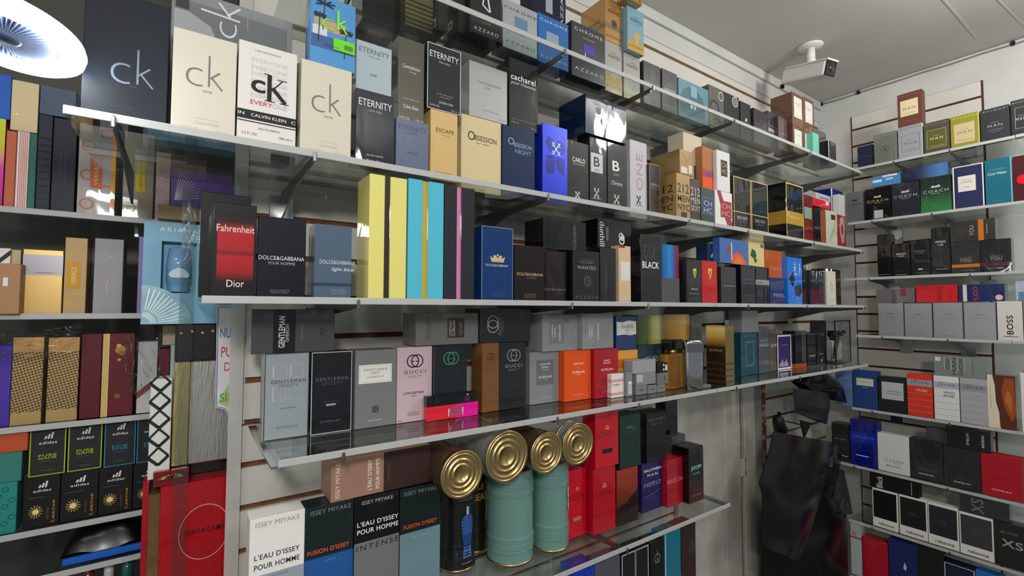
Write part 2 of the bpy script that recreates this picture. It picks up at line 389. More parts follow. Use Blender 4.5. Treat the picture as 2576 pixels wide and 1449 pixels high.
GZ = {'T': 2.24, 'A': 1.815, 'C': 1.52, 'D': 1.21, 'E': .787, 'F': .40}
SEG = {'T': ((.17, 1.568), (1.572, 3.0)), 'A': ((-.161, 1.598), (1.603, 2.99)), 'C': ((.028, 1.596), (1.60, 3.0)), 'D': ((.157, 1.596), (1.60, 3.0)), 'E': ((-.3, 1.674),), 'F': ((-.3, 1.66),)}
BRK = {'T': (.30, .874, 1.258, 1.744, 2.387, 2.975), 'A': (-.1, .2105, .8125, 1.447, 1.83, 2.397, 2.96), 'C': (.302, .898, 1.223, 1.819, 2.314, 2.97), 'D': (.277, .844, 1.175, 1.725, 2.23), 'E': (.1, 1.116), 'F': (.1, 1.1)}
for k, segs in SEG.items():
    for i, (a, b) in enumerate(segs):
        which = '' if len(segs) == 1 else ('left ' if i == 0 else 'right ')
        glass_shelf(a, b, 1.0, YW-.004 if a > .12 or k in 'CEF' else YW-.004, GZ[k], which+'glass length of the '+NAME[k]+' with pale front edge', rails=(1 if k == 'D' and i == 0 else 0, 1 if k == 'E' else 0))
    for i, x in enumerate(BRK[k]):
        nth = ('first', 'second', 'third', 'fourth', 'fifth', 'sixth', 'seventh')[i]
        bracket(x, 1.0, YW, GZ[k], nth+' metal bracket from the left under the '+NAME[k])
RZ = {1: 2.284, 2: 1.984, 3: 1.672, 4: 1.359, 5: .959, 6: .644, 7: .342, 8: .04}
REND = {1: 1.05, 2: 1.095, 3: 1.12, 4: 1.07, 5: 1.10, 6: 1.18, 7: 1.13, 8: 1.13}
RJ = {1: .432, 2: .2, 3: .478, 4: .47, 5: .465, 6: .2, 7: .2, 8: .2}
RB = {1: (.876, .655), 2: (.979, .73), 3: (1.0, .60), 4: (.95, .688), 5: (1.004, .692), 6: (1.095, .708), 7: (1.02, .709), 8: (1.0, .7)}
def RW(y): return (XR-.38, y, 0)
for n in RZ:
    # local x runs toward the viewer's right (-Y), local y into the wall (+X)
    nm = "right wall's "+ORD[n-1]+' shelf'
    e = REND[n]
    glass_shelf(0, e-RJ[n]-.002, 0, .36, RZ[n], 'corner-side glass length of the '+nm, -PI/2, (3.06, e, 0), 'glass shelves on the right wall')
    glass_shelf(0, RJ[n]+.6, 0, .36, RZ[n]+.001, 'frame-edge glass length of the '+nm, -PI/2, (3.06, RJ[n], 0), 'glass shelves on the right wall')
    for y, wd in zip(RB[n], ('left', 'right')): bracket(0, 0, .361, RZ[n], wd+' metal bracket under the '+nm, -PI/2, (3.06, y, 0), 'brackets on the right wall')
LZ = {1: 1.73, 2: 1.484, 3: 1.225, 4: .984, 5: .876}
for n in LZ:
    glass_shelf(-1.2, -.0 if n < 5 else -.045, 1.55, 1.88, LZ[n], "grey-edged glass of the left bay's "+('top', 'second', 'third', 'fourth', 'lowest')[n-1]+' shelf', group='left bay shelves', strip=.016)
# ------------------------------------------------ round lamp
lc = empty('round_lamp', (-.215, .945, 1.885), 0, 'bright round lamp with radial fins hanging at the upper left', 'lamp')
lc.rotation_euler = (math.radians(-9), math.radians(7), 0)
LAMP, nt, b = newmat('lamp_diffuser'); b.inputs['Emission Color'].default_value = (.93, .97, 1, 1); b.inputs['Emission Strength'].default_value = 26.0; b.inputs['Base Color'].default_value = (.9, .9, .9, 1)
m = MB(); m.lathe([(.056, -.002), (.060, -.009), (.080, -.010), (.086, -.005), (.087, .004), (.084, .011)], LAMP, seg=64); m.build('light_ring', lc)
m = MB(); m.lathe([(.084, .0112), (.06, .016), (.055, .012), (.0555, -.002)], mat('D0D3D6'), seg=64); m.build('housing', lc)
m = MB(); FIN = mat('B9C8EA', 'm', .5, None, 'fin_metal')
for i in range(56):
    a = 2*PI*i/56; ca, sa = math.cos(a), math.sin(a); p = lambda r, t, z: (r*ca - t*sa, r*sa + t*ca, z)
    m.add([p(.018, -.0006, -.006), p(.0545, -.0006, -.004), p(.0545, .0006, -.004), p(.018, .0006, -.006), p(.018, -.0006, .012), p(.0545, -.0006, .012), p(.0545, .0006, .012), p(.018, .0006, .012)],
          [(3,2,1,0),(4,5,6,7),(0,1,5,4),(1,2,6,5),(2,3,7,6),(3,0,4,7)], FIN)
m.build('fins', lc)
m = MB(); m.lathe([(0, -.009), (.014, -.009), (.019, -.005), (.019, .03), (.013, .06), (.013, .09), (0, .09)], mat('5A6A88', 'm', .4, .5), seg=32); m.build('hub', lc)
m = MB(); m.tube([(0, 0, .09), (.02, -.03, .5), (.0, -.02, .97)], .004, mat('D8D8D8')); m.build('cord', lc)
# ------------------------------------------------ security camera
sc = empty('security_camera', (2.64, 1.09, CZ), 0, 'white bullet security camera with black lens face on the ceiling', 'camera')
WP = mat('D8D8D6', 'm', .35)
m = MB(); m.lathe([(0, -.002), (.056, -.002), (.058, -.006), (.052, -.013), (.022, -.018), (0, -.018)], WP, seg=40); m.build('base', sc)
m = MB(); m.tube([(0, 0, -.018), (0, 0, -.08)], .02, WP, 20); m.lathe([(0, -.112), (.016, -.11), (.023, -.1), (.023, -.08), (.018, -.074)], WP, seg=24); m.build('stem', sc)
M = Matrix.Translation((-.03, -.0, -.155)) @ Matrix.Rotation(math.radians(-12), 4, 'Z') @ Matrix.Rotation(math.radians(14), 4, 'X') @ Matrix.Scale(.74, 4)
def cambox(lo, hi, mt, bev, nm):
    m = MB(); m.box(lo, hi, mt, bev); m.v = [tuple(M @ Vector(v)) for v in m.v]; return m.build(nm, sc)
cambox((-.05, -.15, -.05), (.05, .17, .05), WP, .012, 'housing'); cambox((-.056, -.165, .046), (.056, .15, .058), WP, .006, 'sun_visor')
lf = cambox((-.046, -.164, -.047), (.046, -.149, .045), mat('121314', 'g'), .012, 'lens_face')
m = MB(); m.lathe([(0, -.003), (.022, -.003), (.024, 0)], mat('2A2C30', 'g'), ax='y', seg=24); m.v = [tuple(M @ Vector((v[0], v[1]-.165, v[2]))) for v in m.v]; m.build('lens', lf)
cambox((-.03, .17, -.075), (.0, .19, -.045), mat('1A1A1C'), .006, 'plug')
# ------------------------------------------------ tins
GOLD = mat('CDB27A', 'm', .3, 1.0, 'gold_lacquered_tin')
def tin_profile(r, h):
    pr = [(0, .004), (r*.3, .004), (r*.32, .0055), (r*.45, .0055), (r*.47, .003), (r*.62, .003), (r*.64, .0055), (r*.8, .0055), (r*.84, .003), (r*.93, .003), (r*.95, -.001)]
    return pr
def tin(kind, x, y, z, r, h, body, label, lying=False, dec=None, group='round tins on the fifth long shelf'):
    root = empty('round_tin', (x, y, z), 0, label, 'tin', group)
    rib = []
    n = 70
    for i in range(n+1):
        t = i/n; hh = .005 + (h-.010)*t; k = 0
        for c0 in (.12, .155, .19, .225, .26) + (.74, .775, .81, .845, .88): k += .003*math.exp(-((t-c0)/.008)**2)
        rib.append((r + k - .0008, hh))
    B = body
    if not lying:
        m = MB(); m.lathe(rib, B, seg=56); m.build('body', root)
        for zz in (0, h-.006):
            m = MB(); m.lathe([(r*.95, zz+.001), (r+.0016, zz), (r+.0024, zz+.003), (r+.0016, zz+.006), (r*.95, zz+.005)], GOLD, seg=56); m.build('rim', root)
        m = MB(); m.lathe([(a, h-.006+.0*b) if False else (a, h-.005+b*.5) for a, b in tin_profile(r, h)], GOLD, seg=56); m.build('lid', root)
    else:
        m = MB(); m.lathe(rib, B, ax='y', seg=56); m.build('body', root)
        for yy in (0, h-.006):
            m = MB(); m.lathe([(r*.95, yy+.001), (r+.0016, yy), (r+.0026, yy+.003), (r+.0016, yy+.006), (r*.95, yy+.005)], GOLD, ax='y', seg=56); m.build('rim', root)
        m = MB(); m.lathe([(0, .006), (r*.34, .006), (r*.36, .0035), (r*.42, .0035), (r*.44, .006), (r*.56, .006), (r*.58, .0035), (r*.64, .0035), (r*.66, .0065), (r*.78, .0065), (r*.82, .0025), (r*.88, .0025), (r*.90, .006), (r*.955, .001)], GOLD, ax='y', seg=56); m.build('end_disc', root)
    return root
TEAL = mat('6F9690', 'g', None, None, 'teal_enamel'); BLK = mat('242527', 'g'); BRN = mat('4A3A30', 'g'); GRY = mat('7A8078', 'g')
EZ = .7875
t1 = tin('tin', .650, 1.204, EZ, .051, .247, BLK, 'black tin with blue torso bottle picture standing beneath a lying tin')
def on_tin(root, r, items):
    # printed picture wrapped on the tin: pieces given as (angle, height) polygons
    parts = {}
    for nm, poly, col in items:
        mb = parts.setdefault(nm, MB()); k = len(parts)
        mb.add([((r+.0016+.0002*k)*math.cos(a), (r+.0016+.0002*k)*math.sin(a), hh) for a, hh in poly], [list(range(len(poly)))], mat(col, 'g'))
    for nm, mb in parts.items(): mb.build(nm, root)
def wrap_text(root, r, s, a0, zc, wd, ht, col, flags=''):
    mb = MB(); vs, fs = glyphs(s, 'b' in flags, False, 1.0, .2 if 'i' in flags else 0)
    mb.add([((r+.002)*math.cos(a0+x*wd/r), (r+.002)*math.sin(a0+x*wd/r), zc+y*ht) for x, y in vs], fs, mat(col, 'g')); mb.build('lettering', root)
A0 = math.radians(-90+6)
T2 = lambda pts: [(A0 + u/.051, zz) for u, zz in pts]
on_tin(t1, .051, [('bottle_picture', T2([(-.004,.15),(.004,.15),(.004,.172),(-.004,.172)]), 'B5C0CC'),
  ('bottle_picture', T2([(-.016,.10),(-.018,.135),(-.012,.148),(0,.15),(.012,.148),(.018,.135),(.016,.10),(0,.098)]), '3A62B0'),
  ('bottle_picture', T2([(-.011,.066),(-.016,.10),(0,.098),(.016,.10),(.011,.066)]), '2A4A90'), ('bottle_picture', T2([(-.013,.035),(-.011,.066),(.011,.066),(.014,.035)]), '4A7AC8')])
for zz, ss, ww, hh in ((.218, 'LES MALES DE', .03, .005), (.207, 'Jean Paul', .032, .010), (.193, 'GAULTIER', .042, .009), (.022, 'EAU DE PARFUM', .032, .005)): wrap_text(t1, .051, ss, A0, zz, ww, hh, '9A9A9C')
for k in range(4):
    on_tin(t1, .051, [('stripe', T2([(-.013, .108+.009*k), (.013, .108+.009*k), (.013, .111+.009*k), (-.013, .111+.009*k)]), '14244A')])
t2 = tin('tin', .735, 1.252, EZ, .036, .245, mat('2A2620', 'g'), 'slim black tin with gold lettering between black and larger teal tin')
wrap_text(t2, .036, 'BEAU', math.radians(-90), .16, .04, .02, 'B08A3A', 'b'); wrap_text(t2, .036, 'LE', math.radians(-90), .19, .02, .016, 'B08A3A', 'b')
tin('tin', .800, 1.158, EZ, .068, .257, TEAL, 'larger plain teal tin with gold rims, left one of two standing')
t3 = tin('tin', .938, 1.142, EZ, .056, .255, TEAL, 'narrower teal tin with scraped sticker, right one of two standing')
mb = MB(); a1 = math.radians(-90+28)
mb.add([((.0585)*math.cos(a1+u*.16), (.0585)*math.sin(a1+u*.16), .11+.07*v) for v in (0, 1) for u in (-.5, .5)], [[0, 1, 3, 2]], noise_paint('scraped_label', '5E8680', 'C5CCC8', 120, .5, lo=.45, hi=.55)); mb.build('sticker', t3)
for x, r, top, y0, h, b, lab in ((.571, .0555, 1.0365, 1.03, .2, BRN, 'lying tin showing its gold end above the black tin, leftmost of four'),
                              (.704, .064, 1.0475, 1.03, .22, GRY, 'largest lying tin showing its gold end above the larger teal tin'),
                              (.836, .054, 1.0445, 1.03, .2, BRN, 'lying tin with rosy gold end above the narrower teal tin'),
                              (.957, .058, 1.0445, 1.035, .04, GRY, 'lying tin with dull gold end, rightmost of four beside the red boxes')):
    tin('tin', x, y0, top+r+.004, r, h, b, lab, True, group='lying tins under the fourth long shelf')
# ------------------------------------------------ open bottles on the fourth shelf
DZ = 1.2105
bt = empty('perfume_bottle', (1.485, 1.102, DZ), 0, 'amber glass bottle with black cap behind the stack of tiny boxes', 'bottle')
AMB, nt, b = newmat('amber_glass'); b.inputs['Base Color'].default_value = lin('D8A24A'); b.inputs['Transmission Weight'].default_value = .7; b.inputs['Roughness'].default_value = .05; b.inputs['IOR'].default_value = 1.3; b.inputs['Metallic'].default_value = .0
m = MB(); m.box((-.055, -.02, 0), (.055, .02, .125), AMB, .006); m.build('glass_body', bt)
m = MB(); m.lathe([(.014, .125), (.016, .13), (.016, .14), (.012, .142)], GOLD, seg=24); m.build('neck', bt)
m = MB(); m.box((-.038, -.022, .142), (.038, .022, .178), mat('1A1A1B', 'g'), .003); m.build('cap', bt)
bf = empty('perfume_bottle', (1.508, 1.032, DZ), math.radians(-28), 'tall chrome flask with rounded shoulders before the amber bottle', 'bottle')
m = MB()
prof = lambda w2, d2, z: [(w2*math.copysign(abs(math.cos(a))**.6, math.cos(a)), d2*math.copysign(abs(math.sin(a))**.6, math.sin(a)), z) for a in [2*PI*i/28 for i in range(28)]]
ring = [prof(.030, .015, 0), prof(.033, .018, .004), prof(.034, .019, .09), prof(.034, .019, .15), prof(.034, .019, .168), prof(.031, .017, .176), prof(.024, .012, .179)]
m.add([v for r in ring for v in r], [[j*28+i, j*28+(i+1) % 28, (j+1)*28+(i+1) % 28, (j+1)*28+i] for j in range(6) for i in range(28)] + [[6*28+i for i in range(28)], [i for i in range(28)][::-1]], mat('C5C7C8', 'm', .12, 1.0, 'mirror_chrome'), True); m.build('body', bf)
m = MB(); m.box((-.031, -.0195, .135), (.031, -.0185, .166), mat('55575A', 'g')); m.build('label_panel', bf)
m = MB(); m.box((-.012, -.006, .179), (.012, .006, .184), mat('3A3A3C', 'g'), .001); m.build('stopper', bf)
# clear display case with a bottle and a bow
cs = empty('display_case', (2.925, 1.09, DZ), 0, 'clear case with grey back holding a bow and a silver bottle', 'case')
m = MB(); m.box((-.085, .118, 0), (.11, .122, .228), mat('6E6A6C')); m.build('back_panel', cs)
m = MB(); m.box((-.085, 0, 0), (.11, .118, .228), FILM); m.build('clear_cover', cs)
m = MB()
for a, b2 in (((-.087, -.002, 0), (-.083, .002, .228)), ((.106, -.002, 0), (.112, .002, .228)), ((-.087, -.002, .224), (.112, .002, .23)), ((-.087, -.002, 0), (.112, .122, .004))): m.box(a, b2, mat('1A1A1B', 'g'))
m.build('frame', cs)
bo = empty('perfume_bottle', (2.955, 1.14, DZ+.006), 0, 'silver bottle with pale lettering inside the clear case', 'bottle')
m = MB(); m.box((-.055, -.02, 0), (.055, .02, .115), mat('E8E8EA', 'M'), .008); m.build('body', bo)
m = MB(); m.lathe([(.02, .115), (.02, .13), (.03, .132), (.03, .165), (0, .165)], mat('1A1A1B', 'g'), seg=24); m.build('cap', bo)
m = MB(); put_text(m, lambda a, b3: (a-.055, -.0212, b3), 'COACH', .5, .62, .8, .13, .11, .115, 'F0F0F0', 'm', 'w'); m.build('lettering', bo)
bw = empty('ribbon_bow', (2.918, 1.10, DZ+.004), 0, 'black ribbon bow with hanging tails inside the clear case', 'bow')
def ribbon(pts, wd, name):
    m = MB(); n = len(pts); vs = []
    for x, y, z in pts: vs += [(x-wd/2, y, z), (x+wd/2, y, z), (x-wd/2, y+.0015, z), (x+wd/2, y+.0015, z)]
    m.add(vs, [[4*i, 4*i+1, 4*i+5, 4*i+4] for i in range(n-1)] + [[4*i+2, 4*i+6, 4*i+7, 4*i+3] for i in range(n-1)] + [[4*i, 4*i+4, 4*i+6, 4*i+2] for i in range(n-1)] + [[4*i+1, 4*i+3, 4*i+7, 4*i+5] for i in range(n-1)], mat('141416', 'g'), True); m.build(name, bw)
loopp = lambda s: [(.02+s*.035*math.sin(t), -.012*math.sin(t/2), .15+.024*math.sin(2*t)*.7+.012*(1-math.cos(t))) for t in [PI*i/10 for i in range(11)]]
ribbon(loopp(1), .016, 'loop'); ribbon(loopp(-1), .016, 'loop')
ribbon([(.01, 0, .15), (-.02, -.004, .12), (-.035, 0, .07), (-.04, .002, .01)], .02, 'tail'); ribbon([(.0, 0, .15), (-.04, -.004, .125), (-.062, 0, .08), (-.068, .002, .02)], .018, 'tail')
m = MB(); m.box((.008, -.012, .14), (.032, .002, .162), mat('141416', 'g'), .005); m.build('knot', bw)
# ------------------------------------------------ black bags in the corner
BAG = mat('0E0F11', 'm', .42, None, 'black_plastic')
BAGF = noise_paint('black_plastic_sheet', '08090A', '0D0E10', 9, .27, bump=.7)
def sheet_bag(name, left, right, y, thick, label, mtl, cat='bag', wob=.02, nu=18, nv=28, parent=None):
    # a limp two-sided bag spanned between a left and a right outline given as (x, z) lists
    def li(pts, t):
        k = t*(len(pts)-1); i = min(int(k), len(pts)-2); f = k-i
        return pts[i][0]*(1-f)+pts[i+1][0]*f, pts[i][1]*(1-f)+pts[i+1][1]*f
    m = MB()
    def front(s):
        def fn(u, v):
            a, b = li(left, v), li(right, v); x = a[0]*(1-u)+b[0]*u; z = a[1]*(1-u)+b[1]*u
            bulge = thick*math.sin(PI*u)**.6*(.5+.5*math.sin(PI*min(1, v*1.1+.05))) + wob*math.sin(u*9+v*3)*math.sin(PI*u) + wob*.6*math.sin(v*11+u*4)*math.sin(PI*u)
            yy = y[0]*(1-u)+y[1]*u
            return (x, yy - s*max(.001, bulge*(1 if s > 0 else .3)), z)
        return fn
    m.grid(front(1), nu, nv, mtl); m.grid(front(-1), nu, nv, mtl)
    return m
b1 = empty('plastic_bag', (0, 0, 0), 0, 'large black plastic bag draped over a peg beside the white door frame', 'bag')
sheet_bag('bag', [(2.238, .941), (2.173, .818), (2.102, .736), (2.133, .677), (2.12, .56), (2.105, .47)], [(2.829, .80), (2.75, .68), (2.65, .55), (2.52, .41), (2.45, .36), (2.392, .319)], (1.12, 1.10), .035, '', BAGF, wob=.008).build('drape', b1)
m = MB(); m.grid(lambda u, v: (2.829+.17*u*(1-v)-.03*v+.03*u*v, 1.105+.03*u-.015*math.sin(PI*u), .80-.13*u-.2*v+.012*math.sin(6*u+3*v)), 10, 10, BAGF); m.build('side_fold', b1)
m = MB(); m.tube([(2.33, 1.13, .93), (2.30, 1.125, .965), (2.285, 1.12, 1.0), (2.30, 1.12, 1.015)], [.03, .027, .022, .012], BAG, 12); m.build('handle_knot', b1)
m = MB(); m.tube([(2.76, 1.375, .88), (2.75, 1.25, .88), (2.74, 1.14, .87)], .004, STEEL, 8); tag(m.build('wall_peg'), 'steel peg holding the large black bag beside the door frame', 'peg')
b2 = empty('plastic_bag', (0, 0, 0), 0, 'black plastic bag hanging lower, behind the large draped one', 'bag')
sheet_bag('bag', [(2.475, .60), (2.46, .30), (2.44, .10), (2.44, -.12)], [(2.763, .55), (3.02, .369), (3.02, .2), (3.01, -.12)], (1.29, 1.125), .03, '', BAGF, wob=.01).build('body', b2)
m = MB(); m.tube([(2.55, 1.25, .57), (2.58, 1.245, .63), (2.62, 1.24, .56)], .012, BAG, 10); m.build('handle', b2)
b3 = empty('plastic_bag', (0, 0, 0), 0, 'clear crumpled plastic bag tucked behind the black drape', 'bag')
CLB = clear_mat('clear_bag', 'A5AAAC', rough=.12, bump=1.0, scale=14)
sheet_bag('bag', [(2.86, .66), (2.80, .52), (2.72, .42)], [(2.93, .64), (3.0, .48), (3.03, .385)], (1.175, 1.10), .012, '', CLB, wob=.008).build('body', b3)
b4 = empty('plastic_bag', (0, 0, 0), 0, 'small dark bundled bag hanging below the end of the fourth long shelf', 'bag')
DKB = noise_paint('dark_grey_plastic', '191D20', '23292C', 9, .4, bump=.2)
sheet_bag('bag', [(2.50, 1.11), (2.51, 1.04), (2.515, .985)], [(2.88, 1.05), (2.87, .96), (2.842, .885)], (1.15, 1.14), .04, '', DKB, wob=.008).build('pouch', b4)
sheet_bag('bag', [(2.50, 1.14), (2.62, 1.08), (2.85, 1.02)], [(2.80, 1.17), (3.0, 1.08), (3.05, .98)], (1.16, 1.12), .03, '', BAGF, wob=.018).build('crumpled_top', b4)
m = MB(); m.prism([(2.58, .94), (2.70, .91), (2.62, .84)], 1.155, 1.16, BAG); m.build('corner_tip', b4)
m = MB(); m.tube([(2.70, 1.375, 1.16), (2.70, 1.2, 1.155), (2.70, 1.16, 1.16)], .006, STEEL, 8); tag(m.build('wall_peg'), 'steel peg holding the small dark bundled bag', 'peg')
# ------------------------------------------------ left bay: gift sets, bags, sign
g = empty('gift_box', (-.079, 1.415, 1.4605), 0, 'sky-blue gift set with a tube in a cut-out window beside the clear strip', 'gift box', 'gift sets in the left bay')
SKY = mat('7FB0CC', 'm'); SKY2 = noise_paint('pale_blue_silver_print', '7AA6B8', 'A5CCD4', 25, .35)
m = MB(); W, Hh, Dp = .2, .246, .06
for lo, hi in (((0, 0, 0), (.035, Dp, Hh)), ((.105, 0, 0), (W, Dp, Hh)), ((.035, 0, 0), (.105, Dp, .075)), ((.035, 0, .2), (.105, Dp, Hh)), ((.035, .03, .075), (.105, Dp, .2))): m.box(lo, hi, SKY)
m.build('carton', g)
m = MB(); m.lathe([(.021, 0), (.023, .008), (.023, .02), (.026, .022), (.026, .07), (.022, .108), (.004, .112)], mat('6FA0C4', 'g'), c=(.07, .022, .078), seg=24); m.build('tube', g)
m = MB(); m.prism([(.052+.0, .125), (.05, .118), (.056, .112), (.088, .112), (.092, .119), (.088, .126), (.082, .132), (.07, .137), (.06, .132)], -.0075, -.0055, mat('C9DCE6')); m.build('label_panel', g)
m = MB(); m.prism([(0, .0)] + [(.10*math.cos(a)*1.0, .092*math.sin(a)) for a in [PI/2*i/16 for i in range(17)]], -.004, -.0005, SKY2); m.build('cloud_front', g)
m = MB()
for i in range(11):
    a = .12 + i*.125
    for r0, r1 in ((.035, .085), (.018, .03)): m.add([(x, -.0046, z) for x, z in line_quad((r0*math.cos(a), r0*math.sin(a)), (r1*math.cos(a+.03), r1*math.sin(a+.03)), .0012)], [[0, 1, 2, 3]], mat('E6F2F4', 'M'))
m.build('burst_print', g)
m = MB()
put_text(m, lambda a, b3: (a, -.0006, b3), 'ARIANA GRANDE', .57, .93, .84, .042, W, Hh, 'DCE8EC', 'm', 'bw'); put_text(m, lambda a, b3: (a, -.0006, b3), 'CLOUD', .54, .865, .27, .034, W, Hh, 'DCE8EC', 'm', 'bw'); m.build('lettering', g)
st = empty('display_stand', (.02, 1.412, FZ), 0, 'dark plinth standing under the tall red gift set', 'stand')
m = MB(); m.box((-.08, .0, 0), (.1, .07, .8195), mat('2A2A2C'), .003); m.build('column', st)
fo = empty('gift_box', (.0, 1.43, 1.112), 0, 'gift wrapped in silver and gold wood-grain foil under the sky-blue set', 'gift box', 'gift sets in the left bay')
FOIL, nt, b = newmat('silver_foil_paper'); b.inputs['Metallic'].default_value = .9; b.inputs['Roughness'].default_value = .3; b.inputs['Base Color'].default_value = lin('C9C7BE')
tc = nt.nodes.new('ShaderNodeTexCoord'); mp = nt.nodes.new('ShaderNodeMapping'); mp.inputs['Scale'].default_value = (220, 220, 22); nz = nt.nodes.new('ShaderNodeTexNoise'); nz.inputs['Scale'].default_value = 1; bp = nt.nodes.new('ShaderNodeBump'); bp.inputs['Strength'].default_value = .8; bp.inputs['Distance'].default_value = .002
nt.links.new(tc.outputs['Object'], mp.inputs[0]); nt.links.new(mp.outputs[0], nz.inputs[0]); nt.links.new(nz.outputs[0], bp.inputs['Height']); nt.links.new(bp.outputs[0], b.inputs['Normal'])
FOILG = FOIL.copy(); FOILG.name = 'gold_foil_paper'; FOILG.node_tree.nodes['Principled BSDF'].inputs['Base Color'].default_value = lin('D8C48A')
m = MB(); m.box((.022, 0, 0), (.112, .07, .255), FOIL, .003); m.build('carton', fo)
m = MB(); m.box((-.012, .004, 0), (.0215, .07, .255), FOILG, .002); m.build('side_wrap', fo)
m = MB(); m.box((-.012, -.002, .256), (.112, .07, .3475), mat('2A2422', 'g'), .002); m.build('lid', fo)
m = MB()
for i in range(5):
    x0 = .0 + .022*i; m.add([(x0+.004*math.cos(a+.3)*(1 if j % 2 else .4), -.0024, .325+.004*math.sin(a+.3)*(1 if j % 2 else .4)+.004*(i % 2)) for j, a in enumerate([2*PI*j/10 for j in range(10)])], [list(range(10))], mat('E0CC80', 'M'))
m.build('star_print', fo)
ge = empty('gift_box', (-.0345, 1.43, 1.0905), 0, 'white gift box with dark green geometric ring pattern left of the foil gift', 'gift box', 'gift sets in the left bay')
m = MB(); m.box((-.022, 0, 0), (.02, .06, .2375), mat('DCDCD8'), .001); m.build('carton', ge)
m = MB()
for i in range(1, 6):
    zb = -.012+.044*i
    for s in (-1, 1): m.add([(x, -.0006, z) for x, z in line_quad((-.003+s*.0, zb), (-.003+s*.020, zb+.02), .007)], [[0, 1, 2, 3]], mat('22302A'))
    for s in (-1, 1): m.add([(x, -.0006, z) for x, z in line_quad((-.003+s*.020, zb+.02), (-.003, zb+.042), .005)], [[0, 1, 2, 3]], mat('22302A'))
m.build('pattern_print', ge)
fe = empty('gift_box', (-.052, 1.41, .62), 0, 'large red glossy gift set with thin circle and dark capitals by the wall end', 'gift box', 'gift sets in the left bay')
REDG = mat('B01424', 'g')
m = MB(); m.box((.022, 0, 0), (.175, .06, .455), REDG, .001); m.build('carton', fe)
m = MB(); m.box((.0, .004, 0), (.0215, .06, .44), noise_paint('brown_gold_stripe', '5A4024', '7A5A34', 14, .4)); m.build('spine', fe)
m = MB(); m.box((-.012, .008, 0), (-.0005, .06, .47), mat('A81828', 'g')); m.build('side_flap', fe)
m = MB(); rr, cxx, czz = .052, .112, .33
vs = []
for i in range(64):
    a = 2*PI*i/64; vs += [(cxx+(rr-.0006)*math.cos(a), -.0006, czz+1.25*(rr-.0006)*math.sin(a)), (cxx+(rr+.0006)*math.cos(a), -.0006, czz+1.25*(rr+.0006)*math.sin(a))]
m.add(vs, [[2*i, 2*i+1, (2*i+3) % 128, (2*i+2) % 128] for i in range(64)], mat('E8C8C8')); m.build('ring_print', fe)
m = MB(); put_text(m, lambda a, b3: (a, -.0006, b3), 'FERRAGAMO', .66, .733, .5, .026, .175, .455, '3A0A10', 'm', 'b'); m.build('lettering', fe)
fr2 = empty('gift_box', (-.02, 1.412, 1.0755), 0, 'dark crimson gift box with gold bow on top of the tall red set', 'gift box', 'gift sets in the left bay')
m = MB(); m.box((-.025, 0, .0), (.045, .016, .035), mat('7A1420', 'g'), .001); m.build('carton', fr2)
m = MB()
for i in range(9):
    a = PI*i/9+.2; m.tube([(.012, -.003, .018), (.012+.018*math.cos(a), -.008, .018+.009*math.sin(a)), (.012+.034*math.cos(a), -.004, .017+.011*math.sin(a))], .0012, GOLD, 6)
m.build('bow', fr2)
db = tag((lambda mm: (mm.box((.03, 1.475, .999), (.115, 1.53, 1.1115), mat('2A2628', 'g'), .001), mm.build('gift_box'))[1])(MB()), 'small dark box under the foil gift beside the wall end', 'gift box', 'gift sets in the left bay')
# support board for the tall gift sets
sb = tag((lambda mm: (mm.box((-.06, 1.43, .985), (.125, 1.545, .9985), mat('3A3A3A')), mm.build('support_board'))[1])(MB()), 'dark board carrying the small gift boxes beside the left bay', 'board')
# clear upright strip and the hanging paper sign
cp = tag((lambda mm: (mm.box((-.006, 1.392, FZ), (.022, 1.397, 1.79), ACRYLIC), mm.build('clear_strip'))[1])(MB()), 'clear upright plastic strip left of the wall end', 'strip')
sg = empty('paper_sign', (.071, 1.385, 1.505), 0, 'white notched paper sign with coloured capitals taped at the wall end', 'sign')
m = MB(); m.prism([(0, 0), (.066, 0), (.066, -.30), (.04, -.29), (.022, -.258), (.003, -.25)], 0, .001, mat('D8D5D8')); m.build('paper', sg)
m = MB(); BL = mat('3A62B0')
for p, q2 in (((.003, -.004), (.066, -.004)), ((.003, -.004), (.005, -.248)), ((.005, -.248), (.024, -.256)), ((.024, -.256), (.04, -.286))): m.add([(x, -.0004, z) for x, z in line_quad(p, q2, .0016)], [[0, 1, 2, 3]], BL)
m.build('border', sg)
m = MB()
for s2, u, v, wd, ht, c2 in (('ESTE', .053, -.03, .034, .017, '4A5560'), ('NUES', .028, -.068, .038, .024, '2E62B0'), ('PUES', .033, -.115, .042, .025, 'C02A5A'), ('DE', .031, -.152, .023, .021, 'C02A5A'), ('SIN', .028, -.228, .032, .021, '4A8A3A')):
    put_text(m, lambda a, b3: (a, -.0006, b3), s2, u/.066, v/.3, wd/.066, ht/.3, .066, .3, c2, 'm', '')
m.build('lettering', sg)
m = MB(); m.prism([(.006, -.24), (.035, -.185), (.06, -.24), (.05, -.26), (.025, -.25)], -.0003, -.0002, mat('A8C08A')); m.build('leaf_print', sg)
# crumpled clear wrap over the third left shelf
def crumple(name, x0, x1, z0, z1, y, label, dep=.02):
    m = MB(); rnd = random.Random(3); g2 = {}
    def fn(u, v):
        k = (round(u*14), round(v*10))
        if k not in g2: g2[k] = rnd.random()
        return (x0+(x1-x0)*u+.01*g2[k], y-dep*g2[k], z0+(z1-z0)*v+.01*(g2[k]-.5)-.02*math.sin(PI*u))
    m.grid(fn, 14, 10, FILM, False); return tag(m.build(name), label, 'wrap')
crumple('plastic_wrap', -.40, -.20, 1.40, 1.465, 1.53, "crumpled clear plastic above the houndstooth boxes on the left bay's third shelf", .03)
crumple('plastic_wrap', -.12, -.045, 1.30, 1.44, 1.535, 'crumpled clear plastic hanging over the rose-striped white box')
